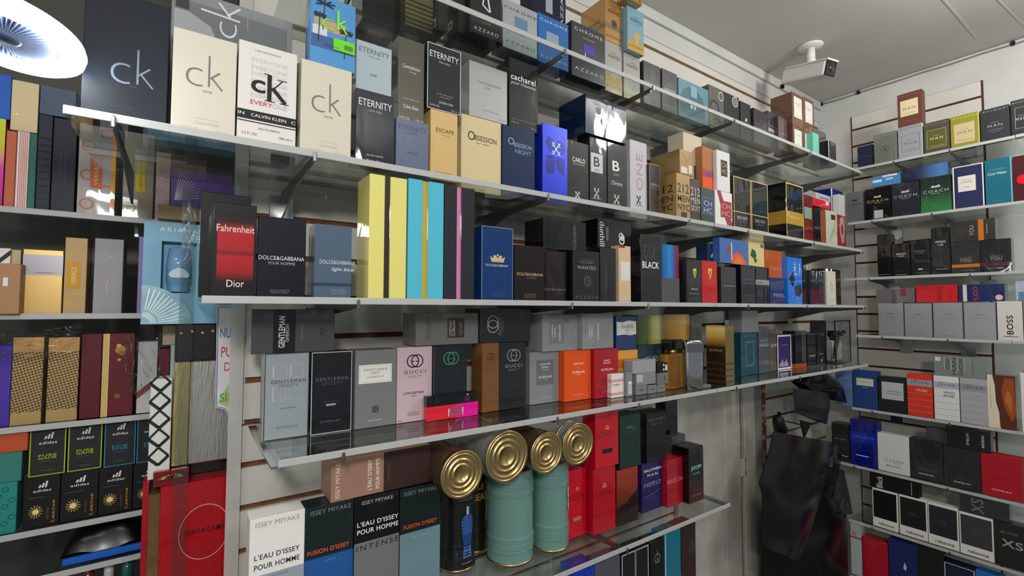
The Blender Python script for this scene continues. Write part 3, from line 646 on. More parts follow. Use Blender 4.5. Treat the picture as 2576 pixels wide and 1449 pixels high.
# lowest left shelf: blue folder with a black bag on it
fl = tag((lambda mm: (mm.box((-.22, 1.57, .8775), (-.06, 1.80, .893), mat('1E62C0'), .002), mm.build('blue_folder'))[1])(MB()), 'bright blue folder under a black bag in the left bay', 'folder')
m = MB(); m.grid(lambda u, v: (-.225+.16*u, 1.58+.16*v-.0, .895+(.062*math.sin(PI*u)**.5*math.sin(PI*min(1,v*1.3))**.6+.006*math.sin(9*u+4*v))), 20, 12, BAGF)
m.grid(lambda u, v: (-.225+.16*u, 1.58+.16*(1-v), .894), 2, 2, BAGF)
tag(m.build('plastic_bag'), 'folded black bag lying on the blue folder in the left bay', 'bag')
for i, (x, c2, r) in enumerate(((-.175, '6A2A30', .018), (-.135, '7A3A2A', .016), (-.098, '2A5A5A', .02), (-.06, '3A3060', .02))):
    bb = empty('lotion_bottle', (x, 1.60, .68), 0, ('dark red', 'rust-brown', 'teal', 'violet')[i]+' rounded bottle top below the blue folder shelf', 'bottle', 'bottles below the blue folder')
    m = MB(); m.lathe([(0, 0), (r, 0), (r, .09), (r*.6, .11), (r*.5, .115)], mat(c2, 'g'), seg=24); m.build('body', bb)
    m = MB(); m.lathe([(r*.5, .115), (r*.62, .117), (r*.62, .165), (0, .168)], mat('B9B9BC' if i == 1 else c2, 'g'), seg=20); m.build('cap', bb)
ls = tag((lambda mm: (mm.box((-.5, 1.55, .66), (-.02, 1.88, .679), mat('4A4A48')), mm.build('wooden_shelf'))[1])(MB()), 'plain dark shelf board under the row of bottle tops', 'shelf')
# ------------------------------------------------ the boxes: kind, label, group, x, y, z, turn, w, h, d (mm), colour, finish, printing
GROUPS = ['perfume boxes on the second long shelf', 'perfume boxes on the topmost long shelf', 'perfume boxes on the third long shelf', 'perfume boxes on the fourth long shelf', 'tiny sample boxes on the fourth long shelf', 'perfume boxes on the fifth long shelf', 'perfume boxes on the lowest long shelf', 'perfume boxes on the right wall', 'perfume boxes in the left bay']
BOXES = [
('p', 'very large dark navy box with thin grey two-letter logo beside the round lamp', 0, -86.8, 1012.0, 1815.5, 0, 111.5, 212.0, 70.0, '141B26', 'm', (('t', 'c', 0.426, 0.362, 0.229, 0.163, '6E7C8C', 'T'), ('l', 0.629, 0.296, 0.629, 0.577, 0.0264, '6E7C8C', 'emblem'), ('l', 0.642, 0.37, 0.778, 0.441, 0.0264, '6E7C8C', 'emblem'), ('l', 0.664, 0.384, 0.818, 0.282, 0.0264, '6E7C8C', 'emblem'), ('t', 'be', 0.58, 0.272, 0.08, 0.022, '3C4856', ''), ('t', 'eau de toilette', 0.5, 0.135, 0.3, 0.014, '2A3440', ''), ('t', 'Calvin Klein', 0.5, 0.09, 0.33, 0.022, '2F3A46', ''))),
('p', 'cream box with thin grey two-letter logo, left of the white striped-ribbon box', 0, 23.4, 1006.0, 1815.5, 0, 96.8, 178.8, 50.0, 'CFCABB', 'm', (('t', 'c', 0.33, 0.545, 0.26, 0.185, '77736E', 'T'), ('l', 0.56, 0.47, 0.56, 0.79, 0.03, '77736E', 'emblem'), ('l', 0.575, 0.555, 0.73, 0.635, 0.03, '77736E', 'emblem'), ('l', 0.6, 0.57, 0.775, 0.455, 0.03, '77736E', 'emblem'), ('t', 'one', 0.54, 0.415, 0.15, 0.025, '8E8A82', ''), ('t', 'eau de toilette', 0.55, 0.135, 0.37, 0.016, 'C9C4B4', ''), ('t', 'Calvin Klein', 0.55, 0.09, 0.38, 0.03, 'BFBAAA', ''), ('t', '3.3 FL OZ', 0.28, 0.028, 0.26, 0.02, 'BDB8A8', ''), ('t', '100 ml e', 0.8, 0.028, 0.22, 0.02, 'C4BFAF', ''))),
('p', 'white box with large serif black logo and black ribbon band between cream boxes', 0, 125.4, 1006.0, 1815.5, 0, 101.0, 189.3, 50.0, 'DAD7D3', 'm', (('t', 'EVERYONE', 0.52, 0.83, 0.62, 0.042, 'BFBDBC', ''), ('t', 'EVERYONE', 0.52, 0.755, 0.62, 0.042, 'BFBDBC', ''), ('t', 'EVERYONE', 0.52, 0.69, 0.62, 0.042, 'BFBDBC', ''), ('t', 'EVERYONE', 0.52, 0.615, 0.62, 0.042, 'BFBDBC', ''), ('t', 'EVERYONE', 0.52, 0.545, 0.62, 0.042, 'BFBDBC', ''), ('t', 'EVERYONE', 0.52, 0.47, 0.62, 0.042, 'BFBDBC', ''), ('t', 'EVERY', 0.39, 0.395, 0.37, 0.045, 'C22846', ''), ('t', 'ONE', 0.705, 0.395, 0.25, 0.045, 'B9B7B6', ''), ('t', 'c', 0.33, 0.565, 0.24, 0.13, '17191C', 'bT'), ('l', 0.52, 0.44, 0.52, 0.71, 0.075, '17191C', 'fine_print'), ('l', 0.44, 0.435, 0.62, 0.435, 0.014, '17191C', 'fine_print'), ('l', 0.42, 0.71, 0.52, 0.71, 0.014, '17191C', 'fine_print'), ('l', 0.56, 0.55, 0.74, 0.67, 0.02, '17191C', 'fine_print'), ('l', 0.66, 0.675, 0.82, 0.675, 0.012, '17191C', 'fine_print'), ('l', 0.57, 0.58, 0.8, 0.44, 0.07, '17191C', 'fine_print'), ('l', 0.7, 0.435, 0.86, 0.435, 0.014, '17191C', 'fine_print'), ('b', 0.215, 0.305, '1B1C1E', 'band'), ('b', 0.188, 0.196, '1B1C1E', 'band'), ('t', 'CALVIN KLEIN', 0.52, 0.26, 0.6, 0.032, 'E8E6E4', ''), ('t', 'IN', 0.06, 0.262, 0.1, 0.032, 'E8E6E4', ''), ('t', 'C', 0.95, 0.258, 0.08, 0.032, 'E8E6E4', ''), ('t', 'EAU DE PARFUM', 0.53, 0.135, 0.36, 0.018, '55524F', ''), ('t', '3.3 FL OZ', 0.2, 0.07, 0.25, 0.022, '6A6764', ''), ('t', '100 ml e', 0.82, 0.075, 0.24, 0.022, '55524F', ''), ('t', 'A NEW CLEAN FRAGRANCE', 0.48, 0.925, 0.45, 0.014, '55524F', ''))),
('p', 'cream box with thin grey two-letter logo, right of the white ribbon box', 0, 233.8, 1006.0, 1815.5, 0, 99.7, 186.3, 55.0, 'CFC9B8', 'm', (('t', 'c', 0.33, 0.545, 0.26, 0.185, '77736E', 'T'), ('l', 0.56, 0.47, 0.56, 0.79, 0.03, '77736E', 'emblem'), ('l', 0.575, 0.555, 0.73, 0.635, 0.03, '77736E', 'emblem'), ('l', 0.6, 0.57, 0.775, 0.455, 0.03, '77736E', 'emblem'), ('t', 'one', 0.53, 0.415, 0.17, 0.025, '8E8A82', ''), ('t', 'eau de toilette', 0.55, 0.135, 0.36, 0.014, 'C9C4B4', ''), ('t', 'Calvin Klein', 0.55, 0.09, 0.37, 0.03, 'BFBAAA', ''), ('t', '3.3 FL OZ', 0.28, 0.028, 0.26, 0.02, 'C4BFAF', ''), ('t', '100 ml e', 0.78, 0.028, 0.22, 0.022, 'C4BFAF', ''))),
('g', 'large grey gift box with sideways pale logo behind the cream boxes', 0, 76.2, 1120.0, 1815.5, 0, 216.9, 316.5, 60.0, '85898C', 'm', (('q', 0.02, 0.55, 0.95, 0.93, '6F7377', 'window_panel', 'F'), ('q', 0.03, 0.87, 0.13, 0.99, '3B3E41', 'label_panel', 'F'), ('p', ((0.02, 0.86), (0.13, 0.86), (0.3, 0.8), (0.36, 0.7), (0.3, 0.62), (0.02, 0.62)), '9FA3A6', 'print'), ('t', 'c', 0.44, 0.81, 0.14, 0.1, 'D6D9DB', 'rT'), ('l', 0.22, 0.9, 0.535, 0.888, 0.018, 'D6D9DB', 'fine_print'), ('l', 0.36, 0.975, 0.455, 0.9, 0.018, 'D6D9DB', 'fine_print'), ('l', 0.43, 0.905, 0.535, 0.975, 0.018, 'D6D9DB', 'fine_print'), ('l', 0.6, 0.85, 0.6, 0.93, 0.0036, 'B5B8BA', 'fine_print'))),
('p', 'bright blue box with palm trees and lime green logo on a cream box', 0, 245.5, 1012.0, 2002.4, 0, 91.5, 147.2, 45.0, '4E8FC9', 'g', (('q', 0.02, 0.24, 0.98, 0.42, '3C5F92', 'print', 'F'), ('q', 0.08, 0.5, 0.78, 0.66, 'B79C79', 'print', 'F'), ('q', 0.05, 0.42, 0.36, 0.55, 'C9CFD8', 'print', 'F'), ('l', 0.3, 0.88, 0.27, 0.5, 0.02, '2B2A2E', 'print'), ('l', 0.3, 0.88, 0.084, 0.91, 0.035, '232A33', 'print'), ('l', 0.3, 0.88, 0.156, 0.94, 0.035, '232A33', 'print'), ('l', 0.3, 0.88, 0.3, 0.952, 0.035, '232A33', 'print'), ('l', 0.3, 0.88, 0.444, 0.94, 0.035, '232A33', 'print'), ('l', 0.3, 0.88, 0.528, 0.904, 0.035, '232A33', 'print'), ('l', 0.3, 0.88, 0.108, 0.85, 0.035, '232A33', 'print'), ('l', 0.3, 0.88, 0.492, 0.85, 0.035, '232A33', 'print'), ('l', 0.2, 0.7, 0.17, 0.32, 0.02, '2B2A2E', 'print'), ('l', 0.2, 0.7, 0.065, 0.719, 0.035, '232A33', 'print'), ('l', 0.2, 0.7, 0.11, 0.737, 0.035, '232A33', 'print'), ('l', 0.2, 0.7, 0.2, 0.745, 0.035, '232A33', 'print'), ('l', 0.2, 0.7, 0.29, 0.737, 0.035, '232A33', 'print'), ('l', 0.2, 0.7, 0.343, 0.715, 0.035, '232A33', 'print'), ('l', 0.2, 0.7, 0.08, 0.681, 0.035, '232A33', 'print'), ('l', 0.2, 0.7, 0.32, 0.681, 0.035, '232A33', 'print'), ('l', 0.78, 0.55, 0.75, 0.17, 0.02, '2B2A2E', 'print'), ('l', 0.78, 0.55, 0.627, 0.571, 0.035, '232A33', 'print'), ('l', 0.78, 0.55, 0.678, 0.593, 0.035, '232A33', 'print'), ('l', 0.78, 0.55, 0.78, 0.601, 0.035, '232A33', 'print'), ('l', 0.78, 0.55, 0.882, 0.593, 0.035, '232A33', 'print'), ('l', 0.78, 0.55, 0.942, 0.567, 0.035, '232A33', 'print'), ('l', 0.78, 0.55, 0.644, 0.529, 0.035, '232A33', 'print'), ('l', 0.78, 0.55, 0.916, 0.529, 0.035, '232A33', 'print'), ('t', 'c', 0.38, 0.6, 0.26, 0.155, '7BEA1F', 'T'), ('l', 0.6, 0.56, 0.6, 0.84, 0.045, '7BEA1F', 'emblem'), ('l', 0.62, 0.65, 0.76, 0.72, 0.04, '7BEA1F', 'emblem'), ('l', 0.63, 0.67, 0.8, 0.53, 0.04, '7BEA1F', 'emblem'), ('q', 0.5, 0.26, 0.98, 0.43, '6BD424', 'label_panel', 'F'), ('q', 0.74, 0.3, 0.94, 0.37, '4E8A2A', 'label_panel', 'F'), ('t', 'reflections', 0.47, 0.3, 0.34, 0.028, '1E2C50', ''))),
('p', 'charcoal shrink-wrapped box with tall white capitals below a pale silver-blue box', 0, 340.3, 1020.0, 1815.5, 0, 86.3, 162.3, 60.0, '272B32', 'g', (('t', 'ETERNITY', 0.5, 0.83, 0.86, 0.095, 'DDE0E2', 'c'), ('t', 'FOR MEN', 0.5, 0.73, 0.33, 0.03, 'A9ADB1', ''), ('t', 'EAU DE TOILETTE', 0.5, 0.12, 0.42, 0.024, 'D0D3D6', ''), ('t', 'Calvin Klein', 0.5, 0.045, 0.44, 0.035, 'D8DBDE', ''))),
('p', 'pale silver-blue box with grey capitals stacked on a charcoal box on the second long shelf', 0, 344.3, 1045.0, 1978.4, 0, 81.2, 121.6, 45.0, 'A9B8BF', 'g', (('t', 'ETERNITY', 0.5, 0.84, 0.86, 0.095, '5B666C', 'c'), ('t', 'FOR MEN', 0.5, 0.74, 0.33, 0.03, '6A757B', ''), ('t', 'AIR', 0.48, 0.4, 0.2, 0.05, '5B666C', ''))),
('p', 'dull blue-grey wrapped box with faint dark capitals on the second long shelf', 0, 432.0, 1030.0, 1815.5, 0, 80.5, 123.5, 60.0, '66718A', 'g', (('t', 'ETERNITY', 0.5, 0.84, 0.86, 0.095, '48526A', 'c'), ('t', 'FOR MEN', 0.5, 0.74, 0.33, 0.03, '48526A', ''), ('t', 'AQUA', 0.5, 0.37, 0.34, 0.04, '454E66', ''))),
('p', 'dark olive silver box with white script, left of the white-edged black box', 0, 435.3, 1050.0, 1939.6, 0, 66.9, 203.4, 70.0, '5A584C', 'M', (('t', 'Contradiction', 0.5, 0.665, 0.66, 0.045, 'E8E8E4', ''), ('t', 'for men', 0.56, 0.61, 0.26, 0.03, 'C8C8C4', ''), ('t', 'eau de toilette spray', 0.5, 0.28, 0.6, 0.022, 'C8C8C4', ''), ('t', 'Calvin Klein', 0.5, 0.19, 0.56, 0.045, 'E8E8E4', ''), ('t', '3.4 FL OZ', 0.25, 0.05, 0.4, 0.03, 'D8D8D4', ''), ('t', '100 ml', 0.82, 0.05, 0.3, 0.026, 'C8C8C4', ''))),
('p', 'golden beige box below the white-edged black box on the second long shelf', 0, 523.8, 1050.0, 1815.5, 0, 74.1, 173.3, 60.0, 'D5B47A', 'g', (('t', 'ESCAPE', 0.53, 0.72, 0.66, 0.055, '3A3024', ''), ('t', 'for men', 0.55, 0.655, 0.32, 0.022, '8A7448', ''), ('t', 'eau de toilette spray', 0.5, 0.11, 0.6, 0.02, '7C6840', ''), ('t', 'vaporisateur', 0.52, 0.07, 0.38, 0.016, '7C6840', ''))),
('p', 'pale straw box with dark serif-style capitals below a silver box on the second long shelf', 0, 663.1, 1100.0, 1815.5, 0, 127.5, 205.8, 60.0, 'D9C99D', 'g', (('t', 'O', 0.24, 0.735, 0.17, 0.12, '2E2A20', ''), ('t', 'BSESSION', 0.6, 0.722, 0.55, 0.07, '2E2A20', 'c'), ('t', 'for men', 0.52, 0.655, 0.3, 0.026, '4A4432', ''), ('t', 'eau de toilette spray', 0.5, 0.135, 0.4, 0.02, '6E6448', ''), ('t', 'vaporisateur', 0.48, 0.1, 0.26, 0.016, '6E6448', ''))),
('p', 'plain silver box with faint grey lettering above the straw box on the second long shelf', 0, 684.7, 1100.0, 2021.9, 0, 124.5, 153.2, 55.0, 'B9BBBC', 'M', (('t', 'Truth Calvin Klein', 0.5, 0.655, 0.62, 0.05, '6F7275', ''), ('t', 'Men', 0.48, 0.58, 0.14, 0.04, '7A7D80', ''), ('t', 'eau de toilette', 0.55, 0.16, 0.46, 0.02, '808386', ''), ('t', '100 ml', 0.84, 0.06, 0.2, 0.022, '808386', ''))),
('p', 'deep navy box with pale blue capitals under a black box on the second long shelf', 0, 785.5, 1095.0, 1815.5, 0, 113.4, 203.7, 60.0, '1D2F52', 'g', (('t', 'O', 0.25, 0.79, 0.18, 0.1, '9DB4CC', ''), ('t', 'BSESSION', 0.62, 0.755, 0.56, 0.06, '9DB4CC', 'c'), ('t', 'NIGHT', 0.62, 0.665, 0.5, 0.06, '8AA3C0', 'c'))),
('p', 'black wrapped box with heavy white lowercase lettering above a navy box', 0, 806.0, 1100.0, 2019.8, 0, 103.8, 204.6, 70.0, '2B2C2E', 'g', (('t', 'cacharel', 0.48, 0.735, 0.86, 0.085, 'ECECEA', 'b'), ('t', "pour l'Homme", 0.48, 0.645, 0.86, 0.06, 'DADAD8', 'i'), ('t', 'EAU DE TOILETTE', 0.5, 0.13, 0.8, 0.02, '8A8A88', ''), ('t', '100 ml', 0.2, 0.08, 0.24, 0.02, 'B0B0AE', ''), ('t', '3.4 FL', 0.85, 0.05, 0.2, 0.02, 'B0B0AE', ''))),
('p', 'vivid cobalt blue box with dark printed torso shape on the second long shelf', 0, 912.6, 1085.0, 1815.5, 0, 97.6, 236.7, 60.0, '1C35C8', 'M', (('p', ((0.12, 0.75), (0.2, 0.85), (0.42, 0.82), (0.5, 0.74), (0.62, 0.82), (0.86, 0.8), (0.92, 0.7), (0.8, 0.64), (0.55, 0.68), (0.3, 0.64)), '101A78', 'print'), ('p', ((0.12, 0.5), (0.2, 0.6), (0.4, 0.62), (0.5, 0.52), (0.46, 0.38), (0.22, 0.36), (0.12, 0.42)), '101A78', 'print'), ('p', ((0.55, 0.58), (0.88, 0.57), (0.86, 0.38), (0.7, 0.4), (0.58, 0.45)), '101A78', 'print'), ('l', 0.37, 0.62, 0.69, 0.78, 0.04, '8FA3EE', 'emblem'), ('l', 0.37, 0.78, 0.69, 0.62, 0.04, '8FA3EE', 'emblem'), ('l', 0.37, 0.724, 0.466, 0.78, 0.03, '8FA3EE', 'emblem'), ('l', 0.69, 0.676, 0.594, 0.62, 0.03, '8FA3EE', 'emblem'), ('l', 0.37, 0.676, 0.466, 0.62, 0.03, '8FA3EE', 'emblem'), ('l', 0.69, 0.724, 0.594, 0.78, 0.03, '8FA3EE', 'emblem'), ('t', 'CARLO CORINTO', 0.52, 0.585, 0.7, 0.025, '0E1668', ''), ('t', '213', 0.52, 0.545, 0.2, 0.02, '0E1668', ''), ('t', 'PARIS', 0.42, 0.085, 0.2, 0.018, '8FA3EE', ''))),
('p', 'black wrapped box with white capitals near its middle, right of the cobalt box', 0, 1010.1, 1090.0, 1815.5, 0, 90.3, 209.0, 60.0, '2A2A2B', 'g', (('t', 'CARLO', 0.53, 0.72, 0.6, 0.07, 'E6E6E4', 'b'), ('t', 'POUR HOMME', 0.53, 0.655, 0.55, 0.025, 'BDBDBB', ''), ('l', 0.36, 0.14, 0.56, 0.24, 0.04, 'C9C9C7', 'emblem'), ('l', 0.36, 0.24, 0.56, 0.14, 0.04, 'C9C9C7', 'emblem'), ('l', 0.36, 0.205, 0.42, 0.24, 0.03, 'C9C9C7', 'emblem'), ('l', 0.56, 0.175, 0.5, 0.14, 0.03, 'C9C9C7', 'emblem'), ('l', 0.36, 0.175, 0.42, 0.14, 0.03, 'C9C9C7', 'emblem'), ('l', 0.56, 0.205, 0.5, 0.24, 0.03, 'C9C9C7', 'emblem'), ('t', 'CARLO CORINTO', 0.46, 0.105, 0.5, 0.02, '77777A', ''))),
('p', 'black wrapped box bearing a silver square letter label on the second long shelf', 0, 1103.9, 1095.0, 1815.5, 0, 77.3, 243.1, 60.0, '272728', 'g', (('q', 0.06, 0.52, 0.76, 0.78, 'C9CCCE', 'label_panel', 'F'), ('t', 'B', 0.4, 0.665, 0.34, 0.13, '1A1A1B', 'b'), ('t', 'BLACK', 0.42, 0.555, 0.3, 0.028, '55585A', ''), ('l', 0.24, 0.17, 0.52, 0.31, 0.04, 'D2D2D0', 'emblem'), ('l', 0.24, 0.31, 0.52, 0.17, 0.04, 'D2D2D0', 'emblem'), ('l', 0.24, 0.261, 0.324, 0.31, 0.03, 'D2D2D0', 'emblem'), ('l', 0.52, 0.219, 0.436, 0.17, 0.03, 'D2D2D0', 'emblem'), ('l', 0.24, 0.219, 0.324, 0.17, 0.03, 'D2D2D0', 'emblem'), ('l', 0.52, 0.261, 0.436, 0.31, 0.03, 'D2D2D0', 'emblem'), ('t', 'CARLO CORINTO', 0.4, 0.17, 0.6, 0.022, 'A5A5A3', ''), ('t', 'PARIS', 0.42, 0.09, 0.2, 0.018, '8A8A88', ''))),
('p', 'black wrapped box with large white letter and script word below on the second long shelf', 0, 1193.8, 1095.0, 1815.5, 0, 93.4, 240.6, 60.0, '29292A', 'g', (('t', 'B', 0.42, 0.68, 0.36, 0.14, 'ECECEA', 'b'), ('t', 'BLACK', 0.44, 0.56, 0.28, 0.028, 'B9B9B7', ''), ('t', 'Chrome', 0.46, 0.44, 0.56, 0.06, 'D2D2D0', 'i'), ('l', 0.31, 0.145, 0.57, 0.275, 0.04, 'C5C5C3', 'emblem'), ('l', 0.31, 0.275, 0.57, 0.145, 0.04, 'C5C5C3', 'emblem'), ('l', 0.31, 0.229, 0.388, 0.275, 0.03, 'C5C5C3', 'emblem'), ('l', 0.57, 0.191, 0.492, 0.145, 0.03, 'C5C5C3', 'emblem'), ('l', 0.31, 0.191, 0.388, 0.145, 0.03, 'C5C5C3', 'emblem'), ('l', 0.57, 0.229, 0.492, 0.275, 0.03, 'C5C5C3', 'emblem'), ('t', 'CARLO CORINTO', 0.44, 0.135, 0.56, 0.02, '77777A', ''))),
('p', 'navy box lying on black boxes with square outline emblem and strong glare', 0, 1132.8, 1085.0, 2059.2, 0, 189.9, 128.2, 130.0, '1A2744', 'g', (('f', 0.22, 0.26, 0.52, 0.76, 0.008, 'AEB9CC'), ('l', 0.225, 0.483, 0.375, 0.557, 0.04, 'E5EAF2', 'emblem'), ('l', 0.225, 0.557, 0.375, 0.483, 0.04, 'E5EAF2', 'emblem'), ('l', 0.225, 0.531, 0.27, 0.557, 0.03, 'E5EAF2', 'emblem'), ('l', 0.375, 0.509, 0.33, 0.483, 0.03, 'E5EAF2', 'emblem'), ('l', 0.225, 0.509, 0.27, 0.483, 0.03, 'E5EAF2', 'emblem'), ('l', 0.375, 0.531, 0.33, 0.557, 0.03, 'E5EAF2', 'emblem'), ('t', 'CARLO CORINTO', 0.415, 0.5, 0.05, 0.36, 'E5EAF2', 'r'))),
('p', 'silver-white box with tall sideways pink outlined letters on the second long shelf', 0, 1301.0, 1095.0, 1815.5, 0, 87.9, 271.6, 60.0, 'C3C4C9', 'g', (('t', 'ONE', 0.55, 0.6, 0.4, 0.48, 'B79AA6', 'rb'), ('l', 0.37, 0.18, 0.59, 0.29, 0.04, '2E2E33', 'emblem'), ('l', 0.37, 0.29, 0.59, 0.18, 0.04, '2E2E33', 'emblem'), ('l', 0.37, 0.252, 0.436, 0.29, 0.03, '2E2E33', 'emblem'), ('l', 0.59, 0.218, 0.524, 0.18, 0.03, '2E2E33', 'emblem'), ('l', 0.37, 0.218, 0.436, 0.18, 0.03, '2E2E33', 'emblem'), ('l', 0.59, 0.252, 0.524, 0.29, 0.03, '2E2E33', 'emblem'), ('t', 'CARLO CORINTO', 0.5, 0.165, 0.5, 0.016, '77787E', ''), ('t', 'M A N', 0.5, 0.035, 0.4, 0.02, '44454A', ''))),
('p', 'narrow dark brown box with thin white edge beside the silver-white box', 0, 1374.9, 1085.0, 1815.5, 0, 57.2, 200.3, 45.0, '3A3437', 'g', (('f', 0, 0, 1, 1, 0.025, 'B9B4B4'), ('t', 'HERRERA', 0.5, 0.63, 0.84, 0.055, '9A9494', 'b'), ('t', 'FOR MEN', 0.5, 0.565, 0.76, 0.035, '8A8484', ''))),
('p', 'golden box with big black three-digit number on its front on the second long shelf', 0, 1464.0, 1030.0, 1815.5, 0, 78.8, 167.2, 110.0, 'B8945A', 'M', (('t', '212', 0.47, 0.69, 0.84, 0.2, '231C12', 'b'), ('t', 'MEN', 0.5, 0.47, 0.9, 0.14, '231C12', 'b'), ('t', 'NYC', 0.5, 0.285, 0.9, 0.14, '231C12', 'b'), ('q', 0.3, 0.06, 0.72, 0.18, '3A2E1E', 'label_panel', 'F'), ('t2', '212', 0.5, 0.69, 0.7, 0.17, '3A2A16', 'L'), ('t2', 'MEN', 0.5, 0.47, 0.7, 0.13, '3A2A16', 'L'), ('t2', 'NYC', 0.5, 0.285, 0.7, 0.13, '3A2A16', 'L'))),
('p', 'dark brown box with silver-grey three-digit number right of the golden one', 0, 1534.4, 1030.0, 1815.5, 0, 56.7, 160.5, 110.0, '4A3B3E', 'g', (('t', '212', 0.5, 0.71, 1.0, 0.2, 'B5B0AC', 'b'), ('t', 'MEN', 0.5, 0.5, 1.0, 0.14, 'B5B0AC', 'b'), ('t', 'SEXY', 0.5, 0.325, 1.02, 0.13, 'B5B0AC', 'b'))),
('p', 'golden box lying endwise with white stickers on its end on the second long shelf', 0, 1483.0, 1030.0, 1983.3, 0, 76.8, 88.9, 130.0, 'A78752', 'M', (('q', 0.08, 0.05, 0.55, 0.3, 'D9D4C8', 'sticker', 'F'), ('q', 0.66, 0.08, 0.92, 0.42, 'D9D4C8', 'sticker', 'F'), ('l', 0, 1, 0.5, 0.55, 0.015, '8F7142', 'print'), ('l', 1, 1, 0.5, 0.55, 0.015, '8F7142', 'print'))),
('p', 'plain cream box standing tall behind the golden end box on the second long shelf', 0, 1588.3, 1075.0, 1976.6, 0, 116.9, 190.2, 70.0, 'CDBFA8', 'm', (('q', 0.56, 0.0, 1, 0.38, '4A4648', 'printed_panel', 'F'), ('o', 0.8, 0.3, 0.16, 'B9C9DC', 'emblem'), ('o', 0.8, 0.3, 0.09, '26262C', 'emblem'), ('t', 'MEN', 0.8, 0.12, 0.3, 0.06, 'A79A70', ''))),
('p', 'green and navy patterned box with blue square label under a tan box', 0, 1611.7, 1030.0, 1815.5, 0, 86.7, 137.9, 50.0, '33443E', 'g', (('q', 0.1, 0.28, 0.95, 0.74, '34456E', 'label_panel', 'F'), ('t', 'CH', 0.5, 0.58, 0.6, 0.14, 'B9BFCB', ''), ('t', 'HC', 0.5, 0.39, 0.6, 0.14, 'B9BFCB', ''), ('f', 0.1, 0.28, 0.95, 0.74, 0.02, '7E8CA4'))),
('p', 'white box crossed by a dark red ribbon print and red square', 0, 1718.6, 1030.0, 1815.5, 0, 117.3, 140.5, 50.0, 'E2E0DF', 'g', (('p', ((0.1, 1), (0.32, 1), (0.56, 0.6), (1, 0.16), (1, 0), (0.74, 0), (0.3, 0.62)), 'A01F30', 'print'), ('q', 0.3, 0.28, 0.95, 0.74, 'A01F30', 'label_panel', 'F'), ('t', 'CH', 0.62, 0.6, 0.5, 0.14, 'D8A0A0', ''), ('t', 'HC', 0.62, 0.4, 0.5, 0.14, 'D8A0A0', ''))),
('p', 'black gold-edged box, left of a matching one beside the white ribbon box', 0, 1851.8, 1030.0, 1815.5, 0, 128.4, 215.9, 70.0, '17181A', 'g', (('f', 0, 0, 1, 1, 0.03, 'D9B968'), ('b', 0.335, 0.35, 'D9B968', 'band'), ('t', 'BAD BOY', 0.5, 0.24, 0.6, 0.06, 'B9BDC0', 'b'), ('t', 'EAU DE TOILETTE', 0.5, 0.17, 0.5, 0.02, '8A8D90', ''), ('b', 0.05, 0.06, 'D9B968', 'band'))),
('p', 'black gold-edged box, right of a matching one, bronze lettering on the second long shelf', 0, 1986.6, 1030.0, 1815.5, 0, 134.6, 217.7, 70.0, '17181A', 'g', (('f', 0, 0, 1, 1, 0.03, 'D9B968'), ('b', 0.335, 0.35, 'D9B968', 'band'), ('t', 'BAD BOY', 0.52, 0.24, 0.6, 0.06, 'B9A08A', 'b'), ('t', 'LE PARFUM', 0.52, 0.17, 0.4, 0.02, '9A8470', ''), ('b', 0.05, 0.06, 'D9B968', 'band'))),
('p', 'black box with wide gold waist band and gold edges on the second long shelf', 0, 2296.1, 1030.0, 1815.5, 0, 164.7, 257.1, 90.0, '15161A', 'g', (('b', 0.27, 0.5, 'B98F3A', 'band'), ('f', 0, 0, 1, 1, 0.035, 'D9B968'), ('t', 'BAD BOY', 0.5, 0.4, 0.5, 0.04, 'E8CF94', 'b'))),
('p', 'dark red box with a pale green square on it on the second long shelf', 0, 2429.8, 1030.0, 1815.5, 0, 92.5, 225.4, 60.0, '6E1B24', 'g', (('q', 0.05, 0.5, 0.85, 0.74, '7FA08E', 'label_panel', 'F'),)),
('p', 'narrow black box between dark red and rust boxes on the second long shelf', 0, 2530.8, 1035.0, 1815.5, 0, 71.1, 173.4, 60.0, '16171B', 'g', ()),
('p', 'narrow rust-brown box left of the pale floral box on the second long shelf', 0, 2598.3, 1035.0, 1815.5, 0, 52.9, 174.4, 60.0, '8A4524', 'm', ()),
('p', 'pale floral box with small dark square on the second long shelf', 0, 2694.1, 1035.0, 1815.5, 0, 126.3, 183.5, 50.0, 'B9BBA9', 'm', (('q', 0.45, 0.76, 0.85, 0.9, '3A2E18', 'label_panel', 'F'), ('l', 0.2, 0.1, 0.35, 0.3, 0.03, '8F927F', 'print'), ('l', 0.33, 0.17, 0.47, 0.41, 0.03, '8F927F', 'print'), ('l', 0.46, 0.24, 0.59, 0.52, 0.03, '8F927F', 'print'), ('l', 0.59, 0.31, 0.71, 0.63, 0.03, '8F927F', 'print'), ('l', 0.72, 0.38, 0.83, 0.74, 0.03, '8F927F', 'print'), ('l', 0.85, 0.45, 0.95, 0.35, 0.03, '8F927F', 'print'))),
('p', 'red box with pinkish flower-like print at the shelf end on the second long shelf', 0, 2826.3, 1040.0, 1815.5, 0, 101.3, 177.3, 50.0, '8E2B30', 'g', (('p', ((0.3, 0.9), (0.7, 0.95), (0.9, 0.6), (0.75, 0.2), (0.45, 0.15), (0.25, 0.5)), 'B98A84', 'print'), ('p', ((0.4, 0.7), (0.65, 0.75), (0.7, 0.5), (0.5, 0.4)), '7A3A38', 'print'))),
('p', 'small red box lying flat on narrow boxes on the second long shelf', 0, 2575.3, 1030.0, 1999.6, 0, 195.7, 39.1, 60.0, 'D3222C', 'g', (('l', 0.7, 0.7, 0.9, 0.7, 0.096, 'F0C8C8', 'fine_print'),)),
('p', 'white and grey flat box with dark lettering on the small red box', 0, 2631.5, 1045.0, 2039.4, 0, 164.3, 37.8, 60.0, 'BDBAC2', 'g', (('t', 'Carolina Herrera', 0.55, 0.5, 0.7, 0.35, '3A3A44', ''),)),
